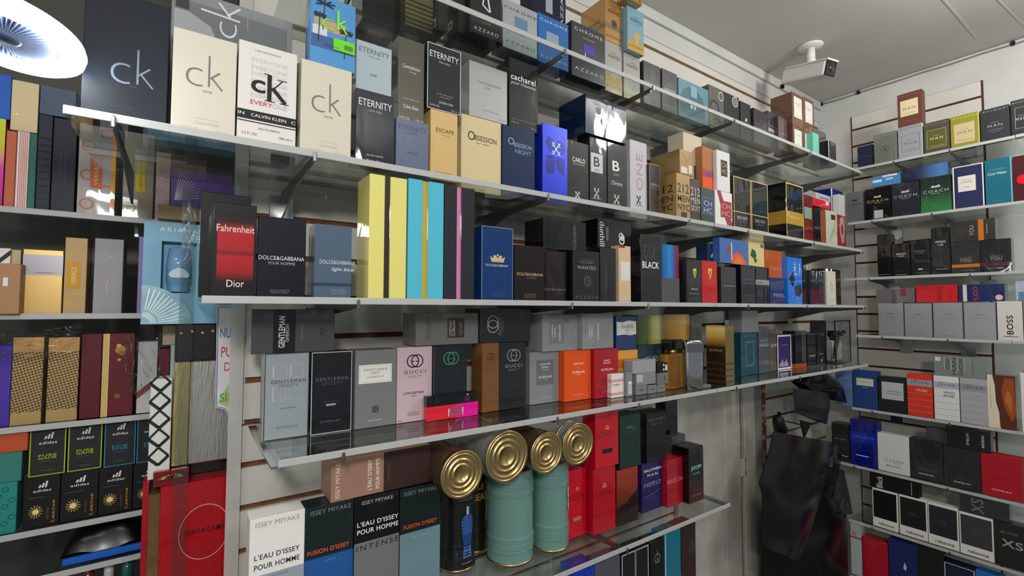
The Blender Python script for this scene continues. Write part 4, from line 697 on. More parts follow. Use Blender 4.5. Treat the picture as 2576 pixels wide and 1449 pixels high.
('p', 'navy blue box with white left edge behind the silver-grey box on the second long shelf', 0, 2885.8, 1080.0, 1993.4, 0, 146.6, 149.8, 70.0, '1C2A6A', 'g', (('q', 0, 0, 0.1, 1, 'E2E6EA', 'border', 'F'),)),
('p', 'small silver-grey crumpled wrapped box on the red print box on the second long shelf', 0, 2853.1, 1045.0, 1993.4, 0, 69.5, 111.9, 30.0, 'C9CBCB', 'g', ()),
('p', 'black box at far left with barcode sticker on its underside on the topmost long shelf', 1, 407.8, 1190.0, 2240.5, 0, 98.3, 138.5, 100.0, '202122', 'g', (('q', 0.3, 0.35, 0.7, 0.65, 'B5B5B0', 'sticker', 'B'),)),
('p', 'olive box with dark horizontal stripes and barcode underneath on the topmost long shelf', 1, 498.1, 1150.0, 2240.5, 0, 79.5, 134.3, 100.0, '6E6A48', 'g', (('b', 0.05, 0.08, '35331F', 'stripe'), ('b', 0.14, 0.17, '35331F', 'stripe'), ('b', 0.23, 0.26, '35331F', 'stripe'), ('b', 0.32, 0.35, '35331F', 'stripe'), ('b', 0.41, 0.44, '35331F', 'stripe'), ('b', 0.5, 0.53, '35331F', 'stripe'), ('q', 0.2, 0.35, 0.7, 0.65, 'B5B5B0', 'sticker', 'B'))),
('p', 'dark grey box with small white outlined mark, left one of two', 1, 551.3, 1120.0, 2240.5, 0, 24.0, 135.7, 90.0, '2E2F31', 'g', (('f2', 0.55, 0.12, 0.8, 0.3, 0.06, 'C9CBCB', 'L'),)),
('p', 'near-black box with small white outlined mark beside the big letter box', 1, 599.4, 1100.0, 2240.5, 0, 24.3, 130.2, 90.0, '26282A', 'g', (('f2', 0.35, 0.2, 0.62, 0.38, 0.06, 'C9CBCB', 'L'),)),
('p', 'black box with large white angular letter A logo on the topmost long shelf', 1, 663.4, 1080.0, 2240.5, 0, 100.9, 131.3, 100.0, '2B2C2E', 'g', (('l', 0.5, 1.0, 0.62, 0.56, 0.05, 'D9DADB', 'emblem'), ('l', 0.6, 0.56, 0.38, 0.66, 0.04, 'D9DADB', 'emblem'), ('l', 0.38, 0.66, 0.46, 1.0, 0.04, 'D9DADB', 'emblem'), ('t', 'Eau de Toilette', 0.5, 0.3, 0.28, 0.026, 'A9AAAB', ''), ('t', 'AZZARO', 0.5, 0.115, 0.78, 0.075, 'DADBDC', 'w'))),
('p', 'silver box with blue diamond-patterned square on the topmost long shelf', 1, 785.8, 1090.0, 2240.5, 0, 123.5, 141.9, 60.0, 'B5BABB', 'M', (('t', 'CHROME', 0.5, 0.84, 0.92, 0.055, '3A3F42', 'w'), ('q', 0.33, 0.5, 0.7, 0.72, '6F93B4', 'label_panel', 'F'), ('q', 0.35, 0.36, 0.67, 0.44, 'A5AAAB', 'label_panel', 'F'), ('t', 'AZZARO', 0.5, 0.15, 0.86, 0.055, '4A4F52', 'w'))),
('p', 'mid-blue box with silver square between silver and dark boxes on the topmost long shelf', 1, 915.3, 1095.0, 2240.5, 0, 121.2, 150.6, 60.0, '2E68AE', 'g', (('t', 'CHROME', 0.5, 0.88, 0.9, 0.055, 'C9D6E4', 'w'), ('q', 0.26, 0.46, 0.66, 0.68, '8E9FB4', 'label_panel', 'F'), ('t', 'AZZARO', 0.5, 0.14, 0.86, 0.055, 'A9C0DA', 'w'))),
('p', 'dark navy box with white sideways capitals stacked at the upper frame edge', 1, 917.5, 1120.0, 2391.7, 0, 137.6, 154.0, 60.0, '161B2E', 'm', (('t', 'AZZARO', 0.88, 0.5, 0.08, 0.9, 'C9CCD4', 'r'), ('q', 0.4, 0.2, 0.6, 0.5, '9AA0A4', 'label_panel', 'F'))),
('p', 'dark charcoal box with blue-violet square, left of the golden stack on the topmost long shelf', 1, 1068.1, 1100.0, 2240.5, 0, 149.3, 178.4, 60.0, '3A3B3D', 'g', (('t', 'CHROME', 0.5, 0.88, 0.84, 0.06, 'C5C8CA', 'w'), ('t', 'INTENSE', 0.5, 0.76, 0.34, 0.04, '9A9DA0', ''), ('q', 0.35, 0.5, 0.68, 0.66, '3A3FA8', 'label_panel', 'F'), ('l', 0.385, 0.38, 0.4, 0.5, 0.02, 'E5E5E5', 'print'), ('t', 'AZZARO', 0.52, 0.16, 0.86, 0.06, 'D5D8DA', 'w'))),
('p', 'silver and gold box under the golden box, left one of two', 1, 1200.0, 1115.0, 2240.5, 0, 82.5, 176.3, 60.0, 'A5A29C', 'g', (('q', 0, 0, 1, 0.32, 'BF9850', 'printed_panel', 'F'), ('o', 0.5, 0.38, 0.2, 'C9AE72', 'emblem'), ('t', 'AZZARO', 0.52, 0.795, 0.3, 0.022, '55534E', ''), ('t', 'WANTED', 0.52, 0.72, 0.72, 0.075, '55534E', ''), ('t', 'AZZARO', 0.5, 0.13, 0.9, 0.055, '6A5228', 'w'))),
('p', 'golden box with round medallion stacked above a silver and gold box', 1, 1202.3, 1115.0, 2417.4, 0, 84.6, 151.4, 120.0, 'B98B4A', 'M', (('b', 0.3, 0.42, '8A7452', 'band'), ('t', 'AZZARO', 0.52, 0.795, 0.3, 0.022, '4A3418', ''), ('t', 'WANTED', 0.52, 0.72, 0.72, 0.075, '4A3418', ''), ('t', 'THE MOST', 0.5, 0.86, 0.4, 0.04, '8A6A38', ''), ('o', 0.53, 0.45, 0.17, '3A2C18', 'emblem'), ('O', 0.53, 0.45, 0.12, 0.02, 'B98B4A', 'emblem'), ('t', 'AZZARO', 0.5, 0.13, 0.88, 0.06, '5A421E', 'w'), ('t2', 'AZZARO', 0.5, 0.5, 0.6, 0.08, '6A5024', 'L'))),
('p', 'silver and pale gold box, right one of two, under the sky-blue box', 1, 1293.8, 1115.0, 2240.5, 0, 86.2, 163.6, 60.0, '9D9B97', 'g', (('q', 0, 0, 1, 0.22, 'B5AA86', 'printed_panel', 'F'), ('O', 0.5, 0.36, 0.18, 0.03, 'B5A36E', 'emblem'), ('t', 'AZZARO', 0.52, 0.815, 0.3, 0.022, '55534E', ''), ('t', 'WANTED', 0.52, 0.74, 0.72, 0.075, '55534E', ''), ('t', 'AZZARO', 0.4, 0.1, 0.7, 0.05, '7A7050', 'w'))),
('p', 'sky-blue and gold box with sun disc on top of a silver one', 1, 1292.0, 1095.0, 2404.7, 0, 86.3, 157.1, 60.0, '7FA5B8', 'g', (('q', 0, 0, 1, 0.24, 'C29A46', 'printed_panel', 'F'), ('o', 0.55, 0.37, 0.17, 'D2A848', 'emblem'), ('o', 0.55, 0.26, 0.1, 'D2A848', 'emblem'), ('t', 'AZZARO', 0.52, 0.795, 0.3, 0.022, '3F5560', ''), ('t', 'WANTED', 0.52, 0.72, 0.72, 0.075, '3F5560', ''), ('l', 0.4, 0.64, 0.64, 0.64, 0.015, '5A7480', 'fine_print'), ('t', 'AZZARO', 0.5, 0.12, 0.86, 0.055, '6A5228', 'w'))),
('p', 'golden box partly out of view at the upper frame edge on the topmost long shelf', 1, 1257.1, 1070.0, 2562.4, 0, 82.1, 30.9, 44.4, 'B08A44', 'M', (('t', 'AZZARO', 0.82, 0.5, 0.12, 0.8, '6A5228', 'r'),)),
('p', 'charcoal box with faint lettering, left one of two right of silver boxes', 1, 1391.3, 1105.0, 2240.5, 0, 93.7, 157.9, 60.0, '38383A', 'g', (('t', 'AZZARO', 0.52, 0.6, 0.3, 0.02, '5E5E60', ''), ('t', 'WANTED', 0.52, 0.53, 0.7, 0.065, '7A7A7C', ''), ('t', 'AZZARO', 0.5, 0.12, 0.86, 0.05, '6A6A6C', 'w'))),
('p', 'charcoal box with brighter white lettering left of the teal bottle box', 1, 1493.5, 1105.0, 2240.5, 0, 91.0, 159.6, 60.0, '3C3B3D', 'g', (('t', 'AZZARO', 0.52, 0.68, 0.34, 0.02, 'A5A5A7', ''), ('t', 'THE MOST', 0.52, 0.62, 0.46, 0.045, '9A9A9C', ''), ('t', 'WANTED', 0.52, 0.53, 0.74, 0.07, 'D5D5D7', ''), ('t', 'AZZARO', 0.5, 0.13, 0.86, 0.05, 'A9A9AB', 'w'))),
('p', 'teal box showing a large rounded bottle print with painted-in bright glare on the topmost long shelf', 1, 1638.5, 1100.0, 2240.5, 0, 196.2, 149.3, 70.0, '5A8A98', 'g', (('p', ((0.05, 0.1), (0.02, 0.45), (0.12, 0.7), (0.32, 0.86), (0.55, 0.86), (0.78, 0.7), (0.88, 0.4), (0.85, 0.1)), '3A6474', 'print'), ('q', 0.4, 0.62, 0.6, 0.92, '7FA9B4', 'print', 'F'), ('q', 0.38, 0.3, 0.46, 0.5, 'CFE6EA', 'print', 'F'), ('q', 0.5, 0.3, 0.56, 0.48, 'CFE6EA', 'print', 'F'), ('q', 0.78, 0.4, 0.98, 0.5, '6FB08A', 'label_panel', 'F'))),  # glare is painted onto the front as two pale rectangles
('p', 'grey box with dark knot emblem and round white sticker on the topmost long shelf', 1, 1802.3, 1105.0, 2240.5, 0, 109.5, 181.2, 60.0, '5E5B54', 'm', (('O', 0.36, 0.5, 0.27, 0.09, '33322F', 'emblem'), ('l', 0.3, 0.36, 0.75, 0.2, 0.09, '33322F', 'emblem'), ('l', 0.3, 0.22, 0.7, 0.36, 0.09, '33322F', 'emblem'), ('O', 0.8, 0.83, 0.16, 0.03, 'D5D5D0', 'sticker'), ('t', 'BENETTON', 0.5, 0.1, 0.8, 0.05, 'A9A69E', ''))),
('p', 'black box with round white sticker right of the knot emblem box', 1, 1917.1, 1105.0, 2240.5, 0, 115.9, 180.2, 60.0, '2A2B2D', 'm', (('O', 0.72, 0.86, 0.18, 0.035, 'C9C9C6', 'sticker'), ('o', 0.72, 0.86, 0.14, '77777A', 'sticker'))),
('p', 'black box with small white mark and lettering below it on the topmost long shelf', 1, 2017.4, 1100.0, 2240.5, 0, 81.9, 168.3, 60.0, '2E2F33', 'm', (('l', 0.45, 0.5, 0.55, 0.6, 0.06, 'D5D5D5', 'emblem'), ('l', 0.55, 0.5, 0.65, 0.58, 0.05, 'D5D5D5', 'emblem'), ('t', 'BURBERRY', 0.55, 0.42, 0.6, 0.035, 'D5D5D5', ''))),
('p', 'dark brown-black wrapped box left of a matching one on the topmost long shelf', 1, 2124.7, 1090.0, 2240.5, 0, 119.1, 156.3, 60.0, '3A3436', 'g', (('t', 'BURBERRY', 0.5, 0.46, 0.7, 0.035, '9A9294', ''), ('t', 'LONDON', 0.5, 0.4, 0.4, 0.02, '8A8284', ''))),
('p', 'dark grey box with bold white four-letter word on the topmost long shelf', 1, 2233.6, 1090.0, 2240.5, 0, 92.3, 172.8, 60.0, '3F3D40', 'g', (('t', 'BURBERRY', 0.45, 0.62, 0.5, 0.02, 'B5B3B6', ''), ('t', 'BRIT', 0.47, 0.5, 0.76, 0.1, 'DADADC', 'b'), ('t', 'LONDON', 0.45, 0.42, 0.46, 0.02, 'A5A3A6', ''))),
('p', 'mauve-brown box left of the stacked brown boxes with white labels on the topmost long shelf', 1, 2285.9, 1070.0, 2240.5, 0, 84.9, 155.4, 19.4, '5A4A4B', 'g', (('t', 'BURBERRY', 0.5, 0.5, 0.7, 0.03, 'B5A9A9', ''),)),
('p', 'brown box with white label, lower left of four on the topmost long shelf', 1, 2390.6, 1050.0, 2240.5, 0, 103.3, 125.0, 90.0, '6B4A3A', 'g', (('q', 0.14, 0.28, 0.84, 0.9, 'E0DCD2', 'label_panel', 'F'), ('t', 'BURBERRY', 0.5, 0.7, 0.46, 0.03, '55504A', ''), ('t', 'TOUCH', 0.5, 0.65, 0.2, 0.02, '77726A', ''), ('t', 'FOR MEN', 0.5, 0.36, 0.3, 0.016, '77726A', ''))),
('p', 'brown box with white label, lower right of four on the topmost long shelf', 1, 2499.4, 1050.0, 2240.5, 0, 106.4, 124.0, 90.0, '6B4A3A', 'g', (('q', 0.14, 0.28, 0.84, 0.9, 'E0DCD2', 'label_panel', 'F'), ('t', 'BURBERRY', 0.5, 0.7, 0.46, 0.03, '55504A', ''), ('t', 'TOUCH', 0.5, 0.65, 0.2, 0.02, '77726A', ''), ('t', 'FOR MEN', 0.5, 0.36, 0.3, 0.016, '77726A', ''))),
('p', 'brown box with white label, upper left of four on the topmost long shelf', 1, 2394.4, 1050.0, 2366.1, 0, 112.9, 161.6, 100.0, '6B4A3A', 'g', (('q', 0.14, 0.28, 0.84, 0.9, 'E0DCD2', 'label_panel', 'F'), ('t', 'BURBERRY', 0.5, 0.7, 0.46, 0.03, '55504A', ''), ('t', 'TOUCH', 0.5, 0.65, 0.2, 0.02, '77726A', ''), ('t', 'FOR MEN', 0.5, 0.36, 0.3, 0.016, '77726A', ''))),
('p', 'brown box with white label, upper right of four on the topmost long shelf', 1, 2508.4, 1050.0, 2365.1, 0, 107.2, 169.1, 100.0, '6B4A3A', 'g', (('q', 0.14, 0.28, 0.84, 0.9, 'E0DCD2', 'label_panel', 'F'), ('t', 'BURBERRY', 0.5, 0.7, 0.46, 0.03, '55504A', ''), ('t', 'TOUCH', 0.5, 0.65, 0.2, 0.02, '77726A', ''), ('t', 'FOR MEN', 0.5, 0.36, 0.3, 0.016, '77726A', ''))),
('p', 'slim mint green box right of the four brown boxes on the topmost long shelf', 1, 2503.9, 1020.0, 2240.5, 0, 61.5, 112.9, 29.4, '6DBFA8', 'm', ()),
('p', 'dark grey box behind the mint green box on the topmost long shelf', 1, 2704.0, 1080.0, 2240.5, 0, 130.5, 188.0, 60.0, '4A4846', 'g', ()),
('p', 'black box nearest the corner with painted-in white side glint on the topmost long shelf', 1, 2739.4, 1040.0, 2240.5, 0, 87.6, 125.4, 39.4, '2A2B2E', 'g', (('q', 0, 0, 0.06, 1, '8E9094', 'border', 'F'),)),  # the pale edge strip is a glint put into the colour
('p', 'plain black box standing behind the red-windowed box on the third long shelf', 2, 68.7, 1110.0, 1520.5, 0, 86.7, 209.4, 60.0, '0D0D0F', 'g', ()),
('p', 'dark grey box with glowing red window panel at the left end', 2, 78.5, 1012.0, 1520.5, 0, 67.7, 172.9, 90.0, '1D1D20', 'g', (('g', 'v', 0.07, 0.06, 0.94, 0.9, '09080A@0,1A0507@.12,98101A@.26,A8131E@.44,6A0A12@.48,A0121C@.53,A8131E@.76,2A060A@.88,0A080A@.96', 'window_panel'), ('t', 'Fahrenheit', 0.5, 0.728, 0.9, 0.075, 'D9CFCB', 's'), ('t', 'Dior', 0.52, 0.14, 0.42, 0.075, 'DDDBD8', 's'))),
('p', 'black-navy box with white capitals across its middle beside the red-windowed box', 2, 160.2, 1030.0, 1520.5, 0, 87.7, 158.4, 60.0, '0E1222', 'g', (('t', 'DOLCE&GABBANA', 0.5, 0.49, 0.94, 0.05, 'D9DBE0', 'c'), ('t', 'POUR HOMME', 0.5, 0.425, 0.55, 0.034, 'A9ABB4', ''), ('t', 'EAU DE TOILETTE', 0.47, 0.085, 0.4, 0.018, '8A8C96', ''), ('t', 'MADE IN ITALY', 0.47, 0.06, 0.36, 0.018, '8A8C96', ''))),
('p', 'slate blue box with white capitals and script, left of the yellow box', 2, 256.3, 1020.0, 1520.5, 0, 73.7, 152.3, 60.0, '4F6176', 'g', (('t', 'DOLCE&GABBANA', 0.62, 0.49, 0.98, 0.05, 'C9D2DC', 'c'), ('t', 'light blue', 0.76, 0.39, 0.62, 0.06, 'DDE4EA', 'i'), ('t', 'POUR HOMME', 0.64, 0.11, 0.36, 0.016, '9AA9B8', ''), ('t', 'EAU DE TOILETTE', 0.66, 0.085, 0.44, 0.016, '9AA9B8', ''), ('t', 'MADE IN ITALY', 0.66, 0.058, 0.4, 0.016, '9AA9B8', ''), ('b', 0.165, 0.205, '33404F', 'band'))),
('p', 'tall yellow box with narrow dark vertical slot on the third long shelf', 2, 367.8, 1006.0, 1520.5, 0, 84.8, 270.7, 85.0, 'E2D97E', 'g', (), '3A332C'),
('p', 'tall turquoise box with narrow gold vertical slot on the third long shelf', 2, 458.3, 1006.0, 1520.5, 0, 88.8, 274.8, 85.0, '56B9D2', 'g', (), 'C9A93C'),
('p', 'tall black box with narrow pink vertical slot on the third long shelf', 2, 546.4, 1006.0, 1520.5, 0, 81.7, 273.7, 85.0, '2C2E33', 'g', (), 'D884B8'),
('p', 'royal blue box with gold crown emblem on the third long shelf', 2, 658.7, 1012.0, 1520.5, 0, 95.0, 187.2, 60.0, '16386E', 'g', (('f', 0, 0, 1, 1, 0.012, '9AAFC8'), ('p', ((0.3, 0.535), (0.26, 0.6), (0.36, 0.57), (0.42, 0.62), (0.5, 0.575), (0.58, 0.62), (0.64, 0.57), (0.74, 0.6), (0.7, 0.535)), 'D2B98A', 'emblem'), ('o', 0.5, 0.615, 0.03, 'D2B98A', 'emblem'), ('o', 0.38, 0.6, 0.025, 'D2B98A', 'emblem'), ('o', 0.62, 0.6, 0.025, 'D2B98A', 'emblem'), ('q', 0.3, 0.52, 0.7, 0.532, 'D2B98A', 'emblem', 'F'), ('t', 'DOLCE&GABBANA', 0.48, 0.475, 0.72, 0.032, 'C5C9D0', 'c'), ('t', 'POUR HOMME', 0.5, 0.11, 0.34, 0.014, '4A6A9A', ''), ('t', 'EAU DE PARFUM', 0.5, 0.085, 0.42, 0.014, '4A6A9A', ''), ('t', 'MADE IN ITALY', 0.5, 0.06, 0.4, 0.014, '4A6A9A', ''))),
('p', 'brown-black box with gold capitals, right of the royal blue box on the third long shelf', 2, 768.9, 1020.0, 1520.5, 0, 103.9, 148.7, 60.0, '221B1B', 'g', (('t', 'DOLCE&GABBANA', 0.5, 0.48, 0.84, 0.05, 'D2B07A', 'c'), ('t', 'INTENSO', 0.55, 0.415, 0.3, 0.03, '8A7660', ''), ('t', 'POUR HOMME', 0.5, 0.12, 0.36, 0.02, '8A7660', ''), ('t', 'EAU DE PARFUM', 0.5, 0.09, 0.4, 0.02, '8A7660', ''), ('t', 'MADE IN ITALY', 0.5, 0.06, 0.38, 0.02, '8A7660', ''))),
('p', 'dark brown box with faint grey capitals low down on the third long shelf', 2, 874.0, 1035.0, 1520.5, 0, 77.6, 142.7, 60.0, '251E1D', 'g', (('t', 'DOLCE&GABBANA', 0.45, 0.235, 1.0, 0.05, '77706A', 'c'), ('t', 'The One', 0.7, 0.16, 0.3, 0.03, '66605A', ''))),
('p', 'slim bronze-gold box squeezed between two black boxes on the third long shelf', 2, 939.4, 1050.0, 1520.5, 0, 20.9, 146.3, 50.0, '8A5A1E', 'M', ()),
('p', 'black box lying across dark brown boxes with sideways capitals on the third long shelf', 2, 903.7, 1030.0, 1669.8, 0, 160.1, 85.2, 90.0, '121315', 'g', (('f', 0, 0, 1, 1, 0.008, '3A3B3D'), ('t', 'DOLCE&GABBANA', 0.72, 0.42, 0.08, 0.9, '6A6C6E', 'rc'))),
('p', 'black box with round grey medallion and grey capitals on the third long shelf', 2, 973.3, 1015.0, 1520.5, 0, 104.5, 149.2, 34.4, '1C1D20', 'g', (('t', 'AZZARO', 0.5, 0.82, 0.44, 0.02, '66686C', ''), ('t', 'THE MOST', 0.5, 0.77, 0.56, 0.045, '7A7C80', ''), ('t', 'WANTED', 0.5, 0.665, 0.72, 0.065, 'A5A7AB', ''), ('o', 0.52, 0.4, 0.17, '2E2F33', 'emblem'), ('O', 0.52, 0.4, 0.12, 0.03, '4A4C50', 'emblem'), ('t', 'AZZARO', 0.5, 0.09, 0.9, 0.055, '66686C', 'w'))),
('p', 'glossy wrinkled black box left of the beige box on the third long shelf', 2, 1060.3, 1012.0, 1520.5, 0, 66.6, 164.5, 70.0, '1F2022', 'g', (('l', 0.3, 0.2, 0.3, 0.8, 0.03, '55575A', 'print'), ('l', 0.42, 0.25, 0.42, 0.7, 0.03, '4A4C50', 'print'))),
('p', 'beige box with white sticker beside the wrinkled black box on the third long shelf', 2, 1137.0, 1015.0, 1520.5, 0, 54.5, 176.6, 34.4, 'D2B592', 'm', (('q', 0.15, 0.38, 0.9, 0.72, 'D9D6D2', 'sticker', 'F'), ('q', 0, 0.96, 0.5, 1, 'A02A30', 'sticker', 'F'))),
('p', 'black box lying on top with white sideways lettering and monogram on the third long shelf', 2, 1131.7, 1050.0, 1685.6, 0, 152.9, 96.2, 90.0, '17181A', 'g', (('t', 'dunhill', 0.12, 0.5, 0.14, 0.8, 'DADADA', 'dn'), ('q', 0.23, 0.3, 0.3, 0.76, '5A5A5C', 'label_panel', 'F'), ('O', 0.7, 0.35, 0.07, 0.03, 'DADADA', 'emblem'), ('O', 0.72, 0.45, 0.05, 0.03, 'DADADA', 'emblem'), ('O', 0.68, 0.5, 0.06, 0.025, 'DADADA', 'emblem'))),
('p', 'tall black box with bold white word and dark grey number on the third long shelf', 2, 1260.1, 1012.0, 1520.5, 0, 101.0, 221.1, 100.0, '18191B', 'g', (('f', 0, 0, 1, 1, 0.012, '4A4C4E'), ('t', '212', 0.4, 0.8, 0.66, 0.11, '3A3B3D', 'b'), ('t', 'VIP', 0.4, 0.68, 0.62, 0.1, '3A3B3D', 'b'), ('t', 'BLACK', 0.47, 0.555, 0.82, 0.1, 'F0F0EE', 'bc'), ('t', 'NYC', 0.35, 0.43, 0.5, 0.06, '333436', 'b'))),
('p', 'small grey box under the blue and red box on the third long shelf', 2, 1385.3, 1030.0, 1520.5, 0, 97.1, 84.7, 60.0, '55565A', 'm', (('l', 0.86, 0.25, 0.86, 0.75, 0.0108, '88898C', 'fine_print'), ('l', 0.06, 0.35, 0.06, 0.65, 0.009, '88898C', 'fine_print'))),
('p', 'blue box fading to dark red at its right side on the third long shelf', 2, 1392.2, 1035.0, 1605.8, 0, 91.2, 116.8, 60.0, '2A78C0', 'm', (('g', 'h', 0, 0, 1, 1, '1E5E9E@0,2A86CC@.45,4A4A8A@.75,8A2A48@.85,8A2A48@1', 'printed_panel'), ('l', 0.22, 0.1, 0.22, 0.9, 0.018, '1A4A80', 'fine_print'))),
('p', 'black box with yellow horse shield, left of the red one on the third long shelf', 2, 1493.4, 1012.0, 1520.5, 0, 87.4, 155.2, 60.0, '26262A', 'g', (('p', ((0.43, 0.79), (0.65, 0.79), (0.641, 0.68), (0.54, 0.559), (0.439, 0.68)), 'E8C81E', 'emblem'), ('p', ((0.502, 0.625), (0.529, 0.7), (0.496, 0.713), (0.562, 0.757), (0.579, 0.702), (0.551, 0.625)), '1A1A1A', 'emblem'), ('t', 'FERRARI', 0.5, 0.32, 0.48, 0.05, 'B9B9BC', 'i'), ('t', 'B L A C K', 0.5, 0.22, 0.6, 0.03, 'B9B9BC', ''), ('t', 'EAU DE TOILETTE', 0.45, 0.1, 0.5, 0.018, '77777A', ''))),
('p', 'red box with yellow horse shield on the third long shelf', 2, 1588.3, 1012.0, 1520.5, 0, 94.8, 155.7, 60.0, 'C0161F', 'g', (('p', ((0.4, 0.82), (0.64, 0.82), (0.63, 0.7), (0.52, 0.568), (0.41, 0.7)), 'E8C81E', 'emblem'), ('p', ((0.478, 0.64), (0.508, 0.72), (0.472, 0.736), (0.544, 0.784), (0.562, 0.724), (0.532, 0.64)), '1A1A1A', 'emblem'), ('t', 'RED', 0.52, 0.32, 0.4, 0.05, '8A0F16', 'i'))),
('p', 'black box with faint script right of the red shield box on the third long shelf', 2, 1712.3, 1012.0, 1520.5, 0, 102.7, 140.1, 60.0, '2E2F32', 'g', (('l', 0.15, 0.48, 0.95, 0.48, 0.036, '77787C', 'fine_print'), ('t', 'BLACK', 0.55, 0.36, 0.3, 0.03, '66676A', ''))),
('p', 'black box with faint pink and blue capitals on the third long shelf', 2, 1852.5, 1012.0, 1520.5, 0, 106.1, 154.7, 70.0, '1E1F26', 'g', (('t', 'DEEP', 0.5, 0.63, 0.62, 0.045, '7A3A4A', ''), ('t', 'BLUE', 0.5, 0.53, 0.62, 0.045, '4A5A8A', ''), ('l', 0.3, 0.22, 0.7, 0.22, 0.018, '55565E', 'fine_print'), ('l', 0.3, 0.14, 0.7, 0.14, 0.012, '55565E', 'fine_print'))),
('p', 'black-navy box with grey band near its top on the third long shelf', 2, 1963.7, 1012.0, 1520.5, 0, 104.9, 151.2, 60.0, '1B1C24', 'g', (('b', 0.52, 0.66, '8E9096', 'band'), ('l', 0.1, 0.58, 0.5, 0.58, 0.03, '33343A', 'fine_print'))),
('p', 'indigo box with purple tint and pale lettering on the third long shelf', 2, 2083.6, 1012.0, 1520.5, 0, 121.2, 112.7, 60.0, '2A3A74', 'g', (('t', 'FEEL', 0.62, 0.34, 0.8, 0.13, '8A98C8', 'b'), ('q', 0.2, 0.1, 0.9, 0.28, '4A3A5E', 'print', 'F'))),
('p', 'bright blue box with dark diamond shapes on the third long shelf', 2, 2233.4, 1008.0, 1520.5, 0, 133.1, 208.4, 50.0, '2E7BE0', 'g', (('p', ((0.08, 0.54), (0.36, 0.7), (0.48, 0.52), (0.32, 0.36)), '1A2438', 'print'), ('p', ((0.44, 0.38), (0.86, 0.44), (0.98, 0.28), (0.74, 0.16), (0.5, 0.2)), '2A2A3A', 'print'), ('l', 0.35, 0.82, 0.85, 0.82, 0.024, '12286A', 'fine_print'), ('l', 0.4, 0.77, 0.7, 0.77, 0.018, '12286A', 'fine_print'))),
('p', 'dark blue box with small white mark stacked left of the splash print box', 2, 1674.4, 1050.0, 1661.2, 0, 74.6, 89.9, 50.0, '1E3452', 'g', (('l', 0.3, 0.42, 0.5, 0.6, 0.12, 'C9CED4', 'emblem'), ('l', 0.7, 0.25, 0.7, 0.75, 0.0216, '4A648A', 'fine_print'))),
('p', 'blue box with fiery orange splash print and white script on the third long shelf', 2, 1769.4, 1020.0, 1675.8, 0, 201.8, 97.1, 29.4, '3E66A8', 'g', (('p', ((0.4, 0.0), (0.38, 0.2), (0.48, 0.42), (0.62, 0.5), (0.75, 0.4), (0.88, 0.18), (0.96, 0)), 'D85A2A', 'print'), ('p', ((0.5, 0.0), (0.52, 0.2), (0.62, 0.36), (0.76, 0.22), (0.84, 0)), 'E86A28', 'print'), ('p', ((0.22, 0.4), (0.3, 0.7), (0.4, 0.66), (0.36, 0.38)), '8A3A3A', 'print'), ('l', 0.4, 0.15, 0.4, 0.85, 0.0288, 'E5E5E8', 'fine_print'))),
('p', 'cream box with dark green leaf print on the third long shelf', 2, 1953.6, 1030.0, 1675.8, 0, 123.0, 104.1, 60.0, 'CFC08A', 'm', (('p', ((0.1, 0.42), (0.2, 0.7), (0.42, 0.62), (0.5, 0.4), (0.3, 0.3)), '2F5A34', 'print'), ('p', ((0.3, 0.28), (0.4, 0.12), (0.52, 0.24), (0.42, 0.36)), '2F5A34', 'print'), ('q', 0.75, 0.78, 0.95, 0.92, '6A6248', 'sticker', 'F'))),
('p', 'small tan box under the shelf above, on the leaf print box', 2, 1956.7, 1030.0, 1780.5, 0, 110.8, 31.6, 60.0, 'BDB08A', 'm', ()),
('p', 'burnt orange box stacked on the indigo box on the third long shelf', 2, 2093.8, 1030.0, 1633.8, 0, 143.2, 119.4, 50.0, 'B8592A', 'g', (('t', 'FEEL', 0.65, 0.35, 0.7, 0.12, 'D07A4A', 'b'), ('t', 'for men', 0.5, 0.22, 0.3, 0.04, 'D07A4A', ''))),
('p', 'slim black box right of the bright blue box on the third long shelf', 2, 2380.4, 1030.0, 1520.5, 0, 48.9, 183.7, 60.0, '1E1F22', 'g', ()),
('p', 'dark navy box left of the slim cream box on the third long shelf', 2, 2485.2, 1020.0, 1520.5, 0, 157.9, 161.2, 60.0, '23273A', 'g', (('O', 0.72, 0.45, 0.1, 0.02, '55586A', 'emblem'),)),
('p', 'slim cream box with circle mark near the shelf end on the third long shelf', 2, 2614.2, 1012.0, 1520.5, 0, 97.2, 165.9, 60.0, 'D0CEBE', 'm', (('O', 0.52, 0.53, 0.16, 0.04, '8E8C80', 'emblem'), ('l', 0.25, 0.17, 0.85, 0.17, 0.012, '8E8C80', 'fine_print'))),
('p', 'dark brown box behind the slim cream box on the third long shelf', 2, 2802.4, 1080.0, 1520.5, 0, 202.3, 190.6, 60.0, '3A2624', 'g', ()),
